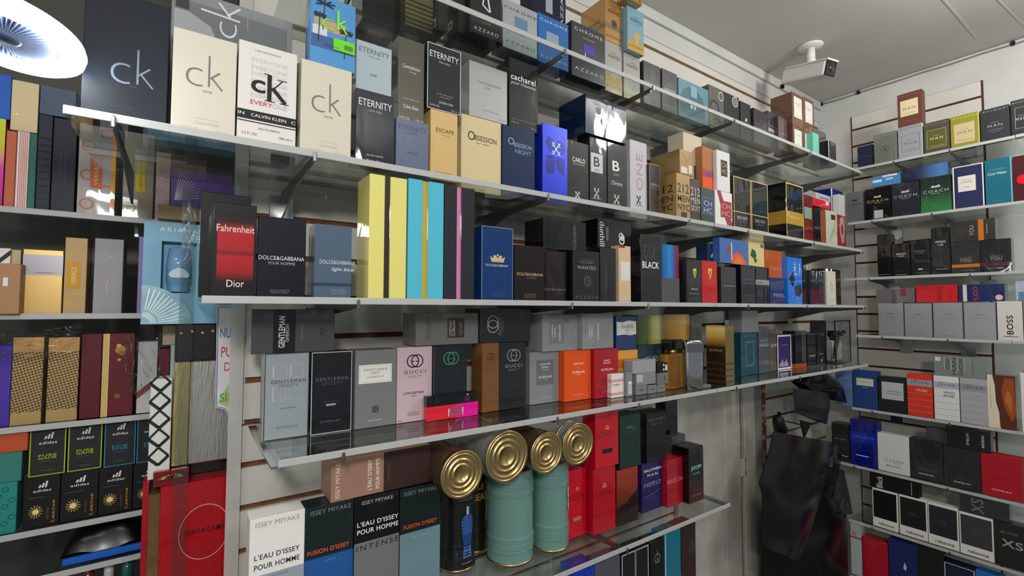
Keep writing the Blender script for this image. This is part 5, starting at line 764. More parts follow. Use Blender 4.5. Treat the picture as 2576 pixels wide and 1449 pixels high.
('p', 'pale silver box with embossed square monograms at the left end on the fourth long shelf', 3, 197.1, 1160.0, 1210.5, 0, 91.1, 189.6, 60.0, 'AEB6BA', 'M', (('f', 0, 0, 1, 1, 0.018, '3A3C40'), ('f', 0.16, 0.7, 0.48, 0.855, 0.012, 'C9D1D4'), ('f', 0.16, 0.45, 0.48, 0.605, 0.012, 'C9D1D4'), ('f', 0.54, 0.7, 0.86, 0.855, 0.012, 'C9D1D4'), ('f', 0.54, 0.45, 0.86, 0.605, 0.012, 'C9D1D4'), ('l', 0.19, 0.72, 0.19, 0.84, 0.012, 'FFFFFF', 'emblem'), ('l', 0.58, 0.72, 0.58, 0.84, 0.012, 'FFFFFF', 'emblem'), ('l', 0.19, 0.44, 0.19, 0.6, 0.012, 'FFFFFF', 'emblem'), ('t', 'GENTLEMAN', 0.53, 0.665, 0.78, 0.04, '4A4F54', 'w'), ('t', 'SOCIETY', 0.53, 0.615, 0.42, 0.032, '5A5F64', 'w'), ('t', 'EAU DE PARFUM', 0.52, 0.355, 0.34, 0.016, '6A6F74', ''), ('t', 'GIVENCHY', 0.52, 0.135, 0.48, 0.028, '6A6F74', 'w'))),
('p', 'black box with pale edges and grey capitals beside the silver box', 3, 292.1, 1155.0, 1210.5, 0, 91.1, 187.1, 60.0, '1E2023', 'g', (('f', 0, 0, 1, 1, 0.018, 'C9CDD0'), ('t', 'GENTLEMAN', 0.5, 0.665, 0.8, 0.042, '7A7D82', 'w'), ('t', 'SOCIETY', 0.5, 0.61, 0.5, 0.036, '66696E', 'w'), ('t', 'EAU DE PARFUM', 0.48, 0.385, 0.36, 0.014, '55585C', ''), ('q', 0.36, 0.335, 0.6, 0.36, '9A9DA0', 'label_panel', 'F'), ('t', 'GIVENCHY', 0.48, 0.145, 0.52, 0.03, '77797E', 'w'))),
('p', 'mid-grey box with white rectangular label on the fourth long shelf', 3, 395.4, 1150.0, 1210.5, 0, 102.7, 187.2, 60.0, '77797A', 'm', (('q', 0.08, 0.57, 0.88, 0.81, 'E6E4E0', 'label_panel', 'F'), ('f', 0.1, 0.585, 0.86, 0.795, 0.008, 'B5B3B0'), ('t', 'GENTLEMEN', 0.48, 0.745, 0.56, 0.032, '44464A', 'w'), ('t', 'ONLY', 0.48, 0.7, 0.22, 0.03, '44464A', 'w'), ('t', 'GIVENCHY', 0.48, 0.65, 0.4, 0.024, '55575A', 'w'), ('f', 0.42, 0.19, 0.56, 0.27, 0.025, '3A3B3D'), ('l', 0.49, 0.19, 0.49, 0.27, 0.02, '3A3B3D', 'emblem'), ('l', 0.42, 0.23, 0.56, 0.23, 0.02, '3A3B3D', 'emblem'), ('t', 'EAU DE TOILETTE', 0.48, 0.09, 0.34, 0.018, 'D9D9D6', ''))),
('p', 'dusty pink box with black interlocking ring emblem on the fourth long shelf', 3, 496.5, 1150.0, 1210.5, 0, 95.9, 189.7, 60.0, 'C9B0B8', 'm', (('O', 0.439, 0.81, 0.162, 0.03, '17171A', 'emblem'), ('O', 0.561, 0.81, 0.162, 0.03, '17171A', 'emblem'), ('l', 0.414, 0.806, 0.481, 0.806, 0.025, '17171A', 'emblem'), ('l', 0.519, 0.806, 0.586, 0.806, 0.025, '17171A', 'emblem'), ('t', 'GUCCI', 0.5, 0.665, 0.62, 0.045, '2E2A2E', 'w'), ('t', 'GUILTY', 0.5, 0.605, 0.38, 0.03, '5A5056', 'w'), ('t', 'LOVE EDITION', 0.47, 0.385, 0.56, 0.032, '17171A', 'b'), ('t', 'MMXXI', 0.47, 0.34, 0.14, 0.016, '2E2A2E', ''), ('t', 'EAU DE TOILETTE', 0.47, 0.12, 0.36, 0.02, '4A4248', ''), ('t', 'POUR HOMME', 0.47, 0.09, 0.3, 0.018, '4A4248', ''), ('t', '90 ml', 0.1, 0.03, 0.14, 0.02, '4A4248', ''))),
('p', 'black-green box with green interlocking ring emblem on the fourth long shelf', 3, 594.9, 1140.0, 1210.5, 0, 98.1, 191.1, 60.0, '22282A', 'g', (('O', 0.439, 0.815, 0.162, 0.03, '3F8A6E', 'emblem'), ('O', 0.561, 0.815, 0.162, 0.03, '3F8A6E', 'emblem'), ('l', 0.414, 0.811, 0.481, 0.811, 0.025, '3F8A6E', 'emblem'), ('l', 0.519, 0.811, 0.586, 0.811, 0.025, '3F8A6E', 'emblem'), ('t', 'GUCCI', 0.5, 0.645, 0.6, 0.05, '2E4440', 'w'), ('t', 'GUILTY', 0.5, 0.58, 0.4, 0.03, '2E4440', 'w'))),
('p', 'bronze brown box with dark embossed ring emblem on the fourth long shelf', 3, 717.4, 1135.0, 1210.5, 0, 55.1, 192.1, 60.0, '7A5230', 'g', (('O', 0.439, 0.8, 0.162, 0.03, '3E2814', 'emblem'), ('O', 0.561, 0.8, 0.162, 0.03, '3E2814', 'emblem'), ('l', 0.414, 0.796, 0.481, 0.796, 0.025, '3E2814', 'emblem'), ('l', 0.519, 0.796, 0.586, 0.796, 0.025, '3E2814', 'emblem'), ('t', 'GUCCI', 0.5, 0.62, 0.5, 0.04, '6A4526', 'w'))),
('p', 'black box with silver ring emblem right of the bronze box on the fourth long shelf', 3, 793.3, 1135.0, 1210.5, 0, 93.6, 191.8, 60.0, '292A2D', 'g', (('O', 0.463, 0.8, 0.178, 0.03, '8A8C90', 'emblem'), ('O', 0.597, 0.8, 0.178, 0.03, '8A8C90', 'emblem'), ('l', 0.435, 0.796, 0.509, 0.796, 0.025, '8A8C90', 'emblem'), ('l', 0.551, 0.796, 0.625, 0.796, 0.025, '8A8C90', 'emblem'), ('t', 'GUCCI', 0.53, 0.645, 0.64, 0.05, 'A9ABAF', 'w'), ('t', 'GUILTY', 0.52, 0.585, 0.4, 0.034, '8A8C90', 'w'), ('t', 'EAU DE PARFUM', 0.5, 0.35, 0.36, 0.014, '55575A', ''))),
('p', 'slim red and pink box lying at the shelf front on the fourth long shelf', 3, 594.6, 1125.0, 1210.5, 0, 151.0, 36.2, 20.0, 'E02A3A', 'g', (('q', 0.55, 0, 1, 1, 'E81E9A', 'printed_panel', 'F'), ('q', 0.4, 0.18, 0.7, 0.72, 'F0B8C0', 'label_panel', 'F'), ('l', 0.43, 0.55, 0.67, 0.55, 0.132, 'B04A6A', 'fine_print'), ('l', 0.42, 0.3, 0.68, 0.3, 0.06, 'B04A6A', 'fine_print'))),
('p', 'slim black box lying on the slim red one on the fourth long shelf', 3, 591.2, 1125.0, 1247.3, 0, 144.8, 26.7, 20.0, '1B1B1E', 'g', (('l', 0.19, 0.2, 0.19, 0.8, 0.0036, 'B04A8A', 'fine_print'), ('o', 0.82, 0.8, 0.018, 'E8A8D0', 'emblem'), ('q', 0.76, 0.1, 0.86, 0.6, '55283E', 'label_panel', 'F'))),
('p', 'dark grey box lying on its side with white sideways lettering on the fourth long shelf', 3, 208.8, 1150.0, 1400.7, 0, 172.1, 96.1, 90.0, '4A4B4D', 'g', (('q', 0.245, 0, 0.505, 1, '1B1C20', 'printed_panel', 'F'), ('t', 'GENTLEMAN', 0.345, 0.48, 0.075, 0.72, 'EDEDEB', 'rb'), ('t', 'GIVENCHY', 0.41, 0.46, 0.04, 0.42, 'C9C9C7', 'rb'), ('t', 'EAU DE PARFUM', 0.585, 0.48, 0.022, 0.34, '8A8B8D', 'r'), ('f', 0.81, 0.4, 0.86, 0.55, 0.01, '2E2F31'))),
('p', 'grey box lying on its side with dark brown label on the fourth long shelf', 3, 588.9, 1145.0, 1402.2, 0, 186.9, 84.9, 90.0, '6F6E6A', 'g', (('q', 0.475, 0.2, 0.765, 0.86, '3A2E2C', 'label_panel', 'F'), ('f', 0.475, 0.2, 0.765, 0.86, 0.006, '8A7E7A'), ('t', 'GUERLAIN', 0.18, 0.52, 0.055, 0.7, '44433F', 'r'), ('t', 'PARIS', 0.235, 0.5, 0.02, 0.25, '44433F', 'r'), ('t', "L'INSTANT", 0.53, 0.52, 0.05, 0.5, 'C9BDB5', 'r'), ('t', 'GUERLAIN', 0.585, 0.52, 0.04, 0.5, 'C9BDB5', 'r'), ('t', 'POUR HOMME', 0.7, 0.5, 0.06, 0.4, '8A7A74', 'r'))),
('p', 'black wrapped box lying on its side with sideways ring emblem on the fourth long shelf', 3, 770.7, 1135.0, 1403.2, 0, 173.9, 97.3, 90.0, '2A2B2D', 'g', (('O', 0.23, 0.6, 0.1, 0.018, '9A9C9F', 'emblem'), ('O', 0.23, 0.47, 0.1, 0.018, '9A9C9F', 'emblem'), ('t', 'GUCCI', 0.365, 0.52, 0.055, 0.62, '8A8C8F', 'rw'), ('t', 'GUILTY', 0.42, 0.52, 0.03, 0.4, '77797C', 'r'))),
('p', 'grey box with darker square panel, left of the orange box on the fourth long shelf', 3, 919.1, 1145.0, 1210.5, 0, 113.9, 156.7, 60.0, '85888C', 'm', (('q', 0.22, 0.36, 0.8, 0.84, '6A6D70', 'printed_panel', 'F'), ('t', "L'HOMME", 0.52, 0.76, 0.36, 0.034, 'E0E2E4', 'b'), ('t', 'IDEAL', 0.52, 0.7, 0.24, 0.034, 'E0E2E4', 'b'), ('t', "L'INTENSE", 0.52, 0.645, 0.26, 0.018, 'C9C45A', 'b'), ('t', 'GUERLAIN', 0.52, 0.51, 0.46, 0.044, 'E0E2E4', 'b'), ('t', 'PARIS', 0.53, 0.46, 0.14, 0.018, 'D0D2D4', ''), ('t', 'EAU DE PARFUM', 0.52, 0.12, 0.34, 0.016, 'D0D2D4', ''))),
('p', 'bright orange box with white lettering on the fourth long shelf', 3, 1034.1, 1120.0, 1210.5, 0, 113.3, 157.2, 60.0, 'E2531E', 'm', (('t', 'HERITAGE', 0.52, 0.735, 0.38, 0.032, 'F3E6DE', 'b'), ('t', 'DE', 0.52, 0.65, 0.06, 0.014, 'F3E6DE', ''), ('t', 'GUERLAIN', 0.52, 0.565, 0.46, 0.046, 'F3E6DE', 'b'), ('t', 'PARIS', 0.52, 0.515, 0.14, 0.018, 'F0D8CC', ''), ('t', 'EAU DE TOILETTE', 0.5, 0.12, 0.36, 0.018, 'F0D8CC', ''))),
('p', 'dark red box with white lettering right of the orange box on the fourth long shelf', 3, 1146.1, 1105.0, 1210.5, 0, 107.9, 158.3, 60.0, 'A51426', 'g', (('t', 'HABIT', 0.52, 0.76, 0.26, 0.034, 'E8D8DA', 'b'), ('t', 'ROUGE', 0.52, 0.71, 0.3, 0.034, 'E8D8DA', 'b'), ('t', 'GUERLAIN', 0.52, 0.575, 0.5, 0.046, 'E8D8DA', 'b'), ('t', 'EAU DE TOILETTE', 0.5, 0.12, 0.36, 0.016, 'D8B8BC', ''))),
('p', 'grey box lying sideways over the grey and orange boxes on the fourth long shelf', 3, 975.3, 1135.0, 1367.8, 0, 145.1, 112.3, 90.0, '8E9194', 'm', (('q', 0.18, 0.2, 0.6, 0.82, '7E8184', 'printed_panel', 'F'), ('t', "L'HOMME", 0.27, 0.55, 0.04, 0.36, 'E5E7E9', 'rb'), ('t', 'IDEAL', 0.335, 0.52, 0.04, 0.26, 'E5E7E9', 'rb'), ('t', 'GUERLAIN', 0.47, 0.5, 0.055, 0.44, 'E5E7E9', 'rb'), ('t', 'EAU DE PARFUM', 0.9, 0.5, 0.02, 0.3, 'C0C3C6', 'r'))),
('p', 'grey box lying sideways, touching the blue torn-label box on the fourth long shelf', 3, 1119.9, 1115.0, 1369.4, 0, 141.2, 114.4, 80.0, '909396', 'm', (('t', "L'HOMME", 0.22, 0.52, 0.04, 0.38, 'E5E7E9', 'rb'), ('t', 'IDEAL', 0.29, 0.5, 0.04, 0.28, 'E5E7E9', 'rb'), ('t', 'GUERLAIN', 0.49, 0.48, 0.055, 0.46, 'E5E7E9', 'rb'), ('t', 'EAU DE TOILETTE', 0.9, 0.5, 0.02, 0.3, 'C0C3C6', 'r'))),
('p', 'amber orange box with black lettering under the blue torn-label box on the fourth long shelf', 3, 1267.4, 1120.0, 1210.5, 0, 98.1, 146.9, 50.0, 'E09A3A', 'g', (('b', 0.6, 0.8, 'C86A1E', 'band'), ('t', 'GUESS', 0.52, 0.28, 0.8, 0.12, '3A2410', ''))),
('p', 'blue box with torn white label on the fourth long shelf', 3, 1260.5, 1120.0, 1358.0, 0, 102.6, 116.3, 60.0, '1F3A6E', 'g', (('p', ((0.02, 0.44), (0.02, 0.84), (0.3, 0.82), (0.6, 0.87), (0.98, 0.84), (0.98, 0.46), (0.7, 0.43), (0.4, 0.46)), 'DAD8D2', 'label_panel'), ('t', 'GUESS', 0.53, 0.69, 0.56, 0.1, '2E2E30', ''), ('t', '1981', 0.52, 0.58, 0.2, 0.06, '77777A', ''), ('t', 'INDIGO', 0.52, 0.5, 0.26, 0.025, '55555A', ''))),
('p', 'dark teal box with silver lettering under the green glossy box on the fourth long shelf', 3, 1383.9, 1120.0, 1210.5, 0, 132.2, 161.5, 50.0, '1F3440', 'g', (('t', 'GUESS', 0.62, 0.68, 0.62, 0.12, '9AA6A8', ''),)),
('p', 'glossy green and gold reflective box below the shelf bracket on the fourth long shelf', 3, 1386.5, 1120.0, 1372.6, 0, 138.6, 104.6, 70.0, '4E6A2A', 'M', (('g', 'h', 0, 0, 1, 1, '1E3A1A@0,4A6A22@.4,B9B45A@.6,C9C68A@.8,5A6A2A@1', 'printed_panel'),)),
('p', 'grey box between the golden and striped boxes on the fourth long shelf', 3, 1690.6, 1140.0, 1210.5, 0, 77.6, 264.4, 60.0, '55534E', 'g', ()),
('p', 'dark brown box behind the amber bottle on the fourth long shelf', 3, 1551.6, 1130.0, 1210.5, 0, 143.5, 165.2, 60.0, '3A2A1E', 'g', ()),
('s', 'tiny white box with red trim before the dark red box on the fourth long shelf', 4, 1176.9, 1085.0, 1210.5, 0, 58.8, 75.7, 19.4, 'E8E0DA', 'm', (('b', 0.66, 0.78, 'D8A0A0', 'band'), ('b', 0.1, 0.22, 'D8A0A0', 'band'), ('t', 'BURBERRY', 0.4, 0.55, 0.6, 0.05, '3A3A3A', 'b'), ('t', 'HER', 0.4, 0.47, 0.2, 0.03, '3A3A3A', ''))),
('s', 'tiny grey box with barcode sticker standing beside the tiny white box', 4, 1222.3, 1075.0, 1210.5, 0, 29.1, 78.4, 40.0, '85878A', 'm', (('q', 0.3, 0.1, 0.85, 0.62, 'E5E5E2', 'sticker', 'F'), ('l', 0.36, 0.15, 0.8, 0.15, 0.05, '3A3A3C', 'sticker'), ('l', 0.36, 0.21, 0.8, 0.21, 0.05, '3A3A3C', 'sticker'), ('l', 0.36, 0.27, 0.8, 0.27, 0.05, '3A3A3C', 'sticker'), ('l', 0.36, 0.33, 0.8, 0.33, 0.05, '3A3A3C', 'sticker'), ('l', 0.36, 0.39, 0.8, 0.39, 0.05, '3A3A3C', 'sticker'), ('l', 0.36, 0.45, 0.8, 0.45, 0.05, '3A3A3C', 'sticker'), ('l', 0.36, 0.51, 0.8, 0.51, 0.05, '3A3A3C', 'sticker'))),
('s', 'tiny grey box, left of three in the bottom row on the fourth long shelf', 4, 1281.1, 1075.0, 1210.5, 0, 55.8, 30.2, 44.4, '7A7C80', 'm', (('l', 0.3, 0.5, 0.7, 0.5, 0.08, '44464A', 'fine_print'),)),
('s', 'tiny grey box, middle of three in the bottom row on the fourth long shelf', 4, 1332.5, 1070.0, 1210.5, 0, 44.0, 27.2, 50.0, '7A7C80', 'm', (('l', 0.3, 0.5, 0.7, 0.5, 0.08, '44464A', 'fine_print'),)),
('s', 'tiny grey box, right of three in the bottom row on the fourth long shelf', 4, 1380.1, 1070.0, 1210.5, 0, 43.1, 25.8, 50.0, '7A7C80', 'm', (('l', 0.3, 0.5, 0.7, 0.5, 0.08, '44464A', 'fine_print'),)),
('s', 'tiny grey box with barcode sticker lying in the middle row on the fourth long shelf', 4, 1305.6, 1075.0, 1241.3, 0, 101.0, 40.4, 38.8, '86888B', 'm', (('q', 0.04, 0.3, 0.32, 0.85, 'E5E5E2', 'sticker', 'F'), ('l', 0.07, 0.34, 0.07, 0.8, 0.012, '3A3A3C', 'sticker'), ('l', 0.105, 0.34, 0.105, 0.8, 0.012, '3A3A3C', 'sticker'), ('l', 0.14, 0.34, 0.14, 0.8, 0.012, '3A3A3C', 'sticker'), ('l', 0.175, 0.34, 0.175, 0.8, 0.012, '3A3A3C', 'sticker'), ('l', 0.21, 0.34, 0.21, 0.8, 0.012, '3A3A3C', 'sticker'), ('l', 0.245, 0.34, 0.245, 0.8, 0.012, '3A3A3C', 'sticker'), ('l', 0.28, 0.34, 0.28, 0.8, 0.012, '3A3A3C', 'sticker'))),
('s', 'tiny grey box with bright glint, right end of the middle row', 4, 1390.0, 1070.0, 1236.9, 0, 58.5, 39.3, 50.0, '6F7174', 'm', (('l', 0.62, 0.3, 0.66, 0.7, 0.06, '3A3C40', 'fine_print'),)),
('s', 'tiny grey box lying topmost of the small stack on the fourth long shelf', 4, 1297.7, 1075.0, 1282.3, 0, 118.9, 43.2, 38.8, '9A9CA0', 'm', ()),
('s', 'tiny black box with white sticker dots on the fourth long shelf', 4, 1387.6, 1070.0, 1276.8, 0, 51.4, 34.9, 40.0, '1E1E22', 'm', (('o', 0.62, 0.75, 0.09, 'C9C9C9', 'sticker'), ('o', 0.62, 0.3, 0.09, 'C9C9C9', 'sticker'), ('q', 0.78, 0.2, 0.98, 0.75, 'E0E0DC', 'sticker', 'F'))),
('s', 'tiny white box beside the chrome flask on the fourth long shelf', 4, 1537.6, 1030.0, 1210.5, 0, 39.1, 23.4, 40.0, 'E0DEDC', 'm', (('q', 0.2, 0.2, 0.6, 0.7, '4A4A4C', 'sticker', 'F'),)),
('s', 'tiny flat grey box before the striped brown box on the fourth long shelf', 4, 1588.4, 1030.0, 1210.5, 0, 55.1, 10.2, 30.0, '77756E', 'm', ()),
('p', 'slim dark red box between bottle and striped brown box on the fourth long shelf', 3, 1648.9, 1100.0, 1210.5, 0, 41.2, 159.7, 39.4, '5E2630', 'g', ()),
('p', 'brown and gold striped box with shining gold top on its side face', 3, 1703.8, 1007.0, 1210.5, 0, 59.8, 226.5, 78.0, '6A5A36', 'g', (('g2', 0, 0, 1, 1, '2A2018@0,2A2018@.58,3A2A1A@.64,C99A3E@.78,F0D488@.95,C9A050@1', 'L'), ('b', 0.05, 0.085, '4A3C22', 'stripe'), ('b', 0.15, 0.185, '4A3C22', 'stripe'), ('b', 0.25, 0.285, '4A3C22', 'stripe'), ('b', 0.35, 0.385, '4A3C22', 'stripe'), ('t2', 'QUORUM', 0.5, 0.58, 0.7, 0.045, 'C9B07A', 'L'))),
('p', 'teal box with octagon outline, left one of two on the fourth long shelf', 3, 2056.5, 1125.0, 1210.5, 0, 134.4, 186.2, 60.0, '1F4A5A', 'g', (('f', 0.25, 0.2, 0.8, 0.8, 0.07, '3A7080'), ('t', 'GUCCI', 0.5, 0.92, 0.6, 0.04, '77A0A8', 'w'), ('t', 'GUILTY', 0.5, 0.5, 0.4, 0.05, '3A7080', ''))),
('p', 'pale clear-wrapped grey box on the teal octagon box on the fourth long shelf', 3, 2068.2, 1125.0, 1397.3, 0, 134.5, 96.2, 60.0, '8E9294', 'g', ()),
('p', 'slate grey box right of the teal octagon box on the fourth long shelf', 3, 2182.7, 1125.0, 1210.5, 0, 91.8, 208.4, 60.0, '4E555E', 'g', (('t', 'GUILTY', 0.5, 0.7, 0.8, 0.05, 'A9B0B8', ''), ('t', 'GUCCI', 0.5, 0.62, 0.8, 0.04, 'A9B0B8', ''), ('q', 0.05, 0.58, 0.95, 0.6, '9AA2AA', 'band', 'F'), ('t', 'EAU DE', 0.5, 0.22, 0.5, 0.03, 'A9B0B8', ''))),
('p', 'grey-brown box with white capitals cut by its neighbour on the fourth long shelf', 3, 2273.1, 1130.0, 1210.5, 0, 60.8, 194.9, 60.0, '5E5148', 'g', (('t', 'HERMES', 0.62, 0.62, 0.9, 0.06, 'D5CEC8', ''),)),
('p', 'white-framed purple box with white figures along the bottom on the fourth long shelf', 3, 2400.8, 1140.0, 1210.5, 0, 136.3, 164.9, 50.0, '3A2E66', 'm', (('f', 0, 0, 1, 1, 0.06, 'E5E3E6'), ('l', 0.25, 0.7, 0.75, 0.7, 0.036, '6A5EA0', 'fine_print'), ('l', 0.18, 0.08, 0.18, 0.18, 0.05, 'D5D0E0', 'print'), ('l', 0.27, 0.08, 0.27, 0.23, 0.05, 'D5D0E0', 'print'), ('l', 0.36, 0.08, 0.36, 0.28, 0.05, 'D5D0E0', 'print'), ('l', 0.45, 0.08, 0.45, 0.18, 0.05, 'D5D0E0', 'print'), ('l', 0.54, 0.08, 0.54, 0.23, 0.05, 'D5D0E0', 'print'), ('l', 0.63, 0.08, 0.63, 0.28, 0.05, 'D5D0E0', 'print'), ('l', 0.72, 0.08, 0.72, 0.18, 0.05, 'D5D0E0', 'print'))),
('p', 'black box with orange base and painted-in silver glint on the fourth long shelf', 3, 2526.5, 1120.0, 1210.5, 0, 112.4, 181.4, 60.0, '1E1E20', 'g', (('b', 0, 0.12, 'B0502A', 'band'), ('q', 0.55, 0.15, 0.95, 0.95, '4A4A4E', 'printed_panel', 'F'))),  # the lighter upright panel is a painted glint, not printing
('p', 'slim black box with white lettering near the clear case on the fourth long shelf', 3, 2665.1, 1130.0, 1210.5, 0, 91.1, 166.1, 50.0, '2A2A2D', 'g', (('t', 'HUSTE', 0.55, 0.3, 0.7, 0.06, 'D5D5D5', 'b'),)),
('p', 'black rounded-look box just left of the clear bow case on the fourth long shelf', 3, 2771.6, 1130.0, 1210.5, 0, 91.0, 168.6, 60.0, '262629', 'g', (('l', 0.2, 0.32, 0.8, 0.32, 0.024, 'C9C9C9', 'fine_print'), ('o', 0.55, 0.12, 0.1, '9A9A9C', 'emblem'))),
('p', 'white box with dark spaced capitals and blue-grey base on the fifth long shelf', 5, 175.7, 1100.0, 787.5, 0, 103.9, 283.4, 55.0, 'EDEBE8', 'm', (('q', 0, 0, 1, 0.6, '9AA3B5', 'printed_panel', 'F'), ('t', 'ISSEY MIYAKE', 0.5, 0.955, 0.8, 0.034, '9A9A9C', 's'), ('t', "L'EAU D'ISSEY", 0.5, 0.728, 0.82, 0.038, '3A3B44', 'b'), ('t', 'POUR HOMME', 0.5, 0.658, 0.82, 0.038, '3A3B44', 'b'), ('t', 'EAU DE TOILETTE', 0.5, 0.575, 0.4, 0.016, '55607A', ''))),
('p', 'dark green-black box with orange capitals and blue base on the fifth long shelf', 5, 279.8, 1100.0, 787.5, 0, 102.3, 281.9, 55.0, '1E2B2B', 'g', (('q', 0, 0, 1, 0.612, '2A5CA0', 'printed_panel', 'F'), ('t', 'ISSEY MIYAKE', 0.52, 0.955, 0.84, 0.034, '7E8C8A', 's'), ('t', "FUSION D'ISSEY", 0.48, 0.66, 0.86, 0.034, 'F0603A', 'b'), ('t', 'EXTREME', 0.52, 0.575, 0.22, 0.016, '6A90C0', ''))),
('p', 'black box with white capitals and grey base on the fifth long shelf', 5, 384.1, 1095.0, 787.5, 0, 105.2, 281.2, 55.0, '17191B', 'g', (('q', 0, 0, 1, 0.645, '77777A', 'printed_panel', 'F'), ('t', 'ISSEY MIYAKE', 0.5, 0.955, 0.7, 0.03, 'B5B7B9', 's'), ('t', "L'EAU D'ISSEY", 0.52, 0.788, 0.92, 0.038, 'F2F2F0', 'b'), ('t', 'POUR HOMME', 0.52, 0.728, 0.92, 0.038, 'F2F2F0', 'b'), ('t', 'INTENSE', 0.52, 0.6, 0.94, 0.042, '2A2B2D', 'w'))),
('p', 'dark green-black box with orange capitals and pale teal base on the fifth long shelf', 5, 491.4, 1095.0, 787.5, 0, 105.1, 278.8, 55.0, '1C2826', 'g', (('q', 0, 0, 1, 0.622, '6F909A', 'printed_panel', 'F'), ('t', 'ISSEY MIYAKE', 0.5, 0.955, 0.82, 0.034, '7E8C8A', 's'), ('t', "FUSION D'ISSEY", 0.5, 0.675, 0.82, 0.034, 'F0603A', 'b'), ('t', 'EAU DE TOILETTE', 0.5, 0.575, 0.42, 0.014, 'A9C0C6', ''))),
('p', 'long tan and dark brown box lying across the dark boxes on the fifth long shelf', 5, 399.3, 1100.0, 1070.0, 0, 238.6, 90.9, 90.0, 'A07A68', 'm', (('q', 0.5, 0, 1, 1, '3A2826', 'printed_panel', 'F'), ('t', 'ISSEY MIYAKE', 0.06, 0.5, 0.04, 0.84, 'EBDDD2', 'rs'), ('t', "L'EAU D'ISSEY", 0.36, 0.5, 0.04, 0.76, 'F2E8E0', 'rb'), ('t', 'POUR HOMME', 0.44, 0.5, 0.04, 0.76, 'F2E8E0', 'rb'), ('t', 'EAU DE PARFUM', 0.55, 0.45, 0.015, 0.4, '8A6A60', 'r'))),
('p', 'bright red wrapped box, front left of the red stack on the fifth long shelf', 5, 1033.6, 1125.0, 787.5, 0, 77.6, 206.2, 60.0, 'C8182C', 'g', (('t', 'SCANDAL', 0.46, 0.6, 0.86, 0.1, '8A0E1C', 'b'), ('t', 'pour homme', 0.5, 0.5, 0.5, 0.04, '9A2230', 'i'), ('O', 0.5, 0.72, 0.05, 0.03, 'D0A070', 'emblem'), ('l', 0.4, 0.7, 0.6, 0.7, 0.02, 'D0A070', 'emblem'), ('q', 0.28, 0.24, 0.7, 0.3, 'A5803A', 'label_panel', 'F'))),
('p', 'red wrapped box, right of the front left red one on the fifth long shelf', 5, 1128.5, 1100.0, 787.5, 0, 100.3, 203.7, 60.0, 'B5162A', 'g', (('t', 'SCANDAL', 0.46, 0.6, 0.86, 0.1, '8A0E1C', 'b'), ('t', 'pour homme', 0.5, 0.5, 0.5, 0.04, '9A2230', 'i'), ('O', 0.5, 0.72, 0.05, 0.03, 'D0A070', 'emblem'), ('l', 0.4, 0.7, 0.6, 0.7, 0.02, 'D0A070', 'emblem'))),
('p', 'red wrapped box with black plate stacked above another red one on the fifth long shelf', 5, 1136.8, 1095.0, 991.8, 0, 105.7, 174.8, 60.0, 'C8182C', 'g', (('t', 'SCANDAL', 0.46, 0.6, 0.86, 0.1, '8A0E1C', 'b'), ('t', 'pour homme', 0.5, 0.5, 0.5, 0.04, '9A2230', 'i'), ('O', 0.5, 0.72, 0.05, 0.03, 'D0A070', 'emblem'), ('l', 0.4, 0.7, 0.6, 0.7, 0.02, 'D0A070', 'emblem'), ('q', 0.3, 0.25, 0.72, 0.33, '1E0E10', 'label_panel', 'F'))),
('p', 'red-brown box with dusky mountain print on the fifth long shelf', 5, 1236.1, 1100.0, 787.5, 0, 102.4, 179.1, 60.0, '7A2418', 'g', (('g', 'v', 0, 0, 1, 1, '1A1012@0,2A1614@.25,6A2018@.42,8A2A18@.7,9A2E1C@1', 'printed_panel'), ('p', ((0, 0.3), (0.25, 0.36), (0.5, 0.4), (0.75, 0.5), (1, 0.58), (1, 0.3), (0.6, 0.22), (0, 0.12)), '231416', 'print'))),
('p', 'dark green box with faint leaping cat emblem on the fifth long shelf', 5, 1252.8, 1100.0, 967.2, 0, 104.2, 175.3, 60.0, '15332B', 'g', (('p', ((0.25, 0.74), (0.4, 0.8), (0.6, 0.77), (0.8, 0.72), (0.62, 0.73), (0.45, 0.75)), '3A6054', 'emblem'), ('t', 'JAGUAR', 0.52, 0.68, 0.5, 0.03, '3A6054', ''), ('t', 'FOR MEN', 0.5, 0.49, 0.3, 0.018, '335A4E', ''))),
('p', 'purple-navy box with white capitals on the fifth long shelf', 5, 1388.3, 1120.0, 787.5, 0, 111.3, 168.6, 50.0, '28245A', 'g', (('t', 'HALLOWEEN', 0.52, 0.84, 0.84, 0.055, 'F0F0F4', 'b'), ('t', 'MAN', 0.52, 0.735, 0.5, 0.06, 'E5E5EC', 'w'), ('t', 'HERO', 0.5, 0.55, 0.84, 0.09, '8A8AA8', 'bi'), ('l', 0.1, 0.3, 0.5, 0.34, 0.03, '55558A', 'print'), ('l', 0.5, 0.34, 0.9, 0.4, 0.03, '55558A', 'print'))),
('p', 'black box with grey capitals on the purple-navy box on the fifth long shelf', 5, 1407.8, 1115.0, 956.7, 0, 107.8, 172.2, 70.0, '1B1B1D', 'g', (('t', 'HALLOWEEN', 0.52, 0.86, 0.84, 0.045, '77777A', ''), ('t', 'MAN', 0.52, 0.765, 0.5, 0.05, '66666A', 'w'))),
('p', 'crimson box with pinkish capitals left of the black-red box on the fifth long shelf', 5, 1490.4, 1100.0, 787.5, 0, 90.1, 165.9, 70.0, 'A5202E', 'g', (('t', 'HALLOWEEN', 0.55, 0.82, 0.8, 0.05, '8A2A36', 'b'), ('t', 'MAN', 0.55, 0.73, 0.5, 0.05, '8A2A36', 'w'), ('t', 'ROCK ON', 0.5, 0.54, 0.98, 0.09, 'D88A90', 'b'), ('l', 0.1, 0.25, 0.6, 0.34, 0.02, 'C0505C', 'print'))),
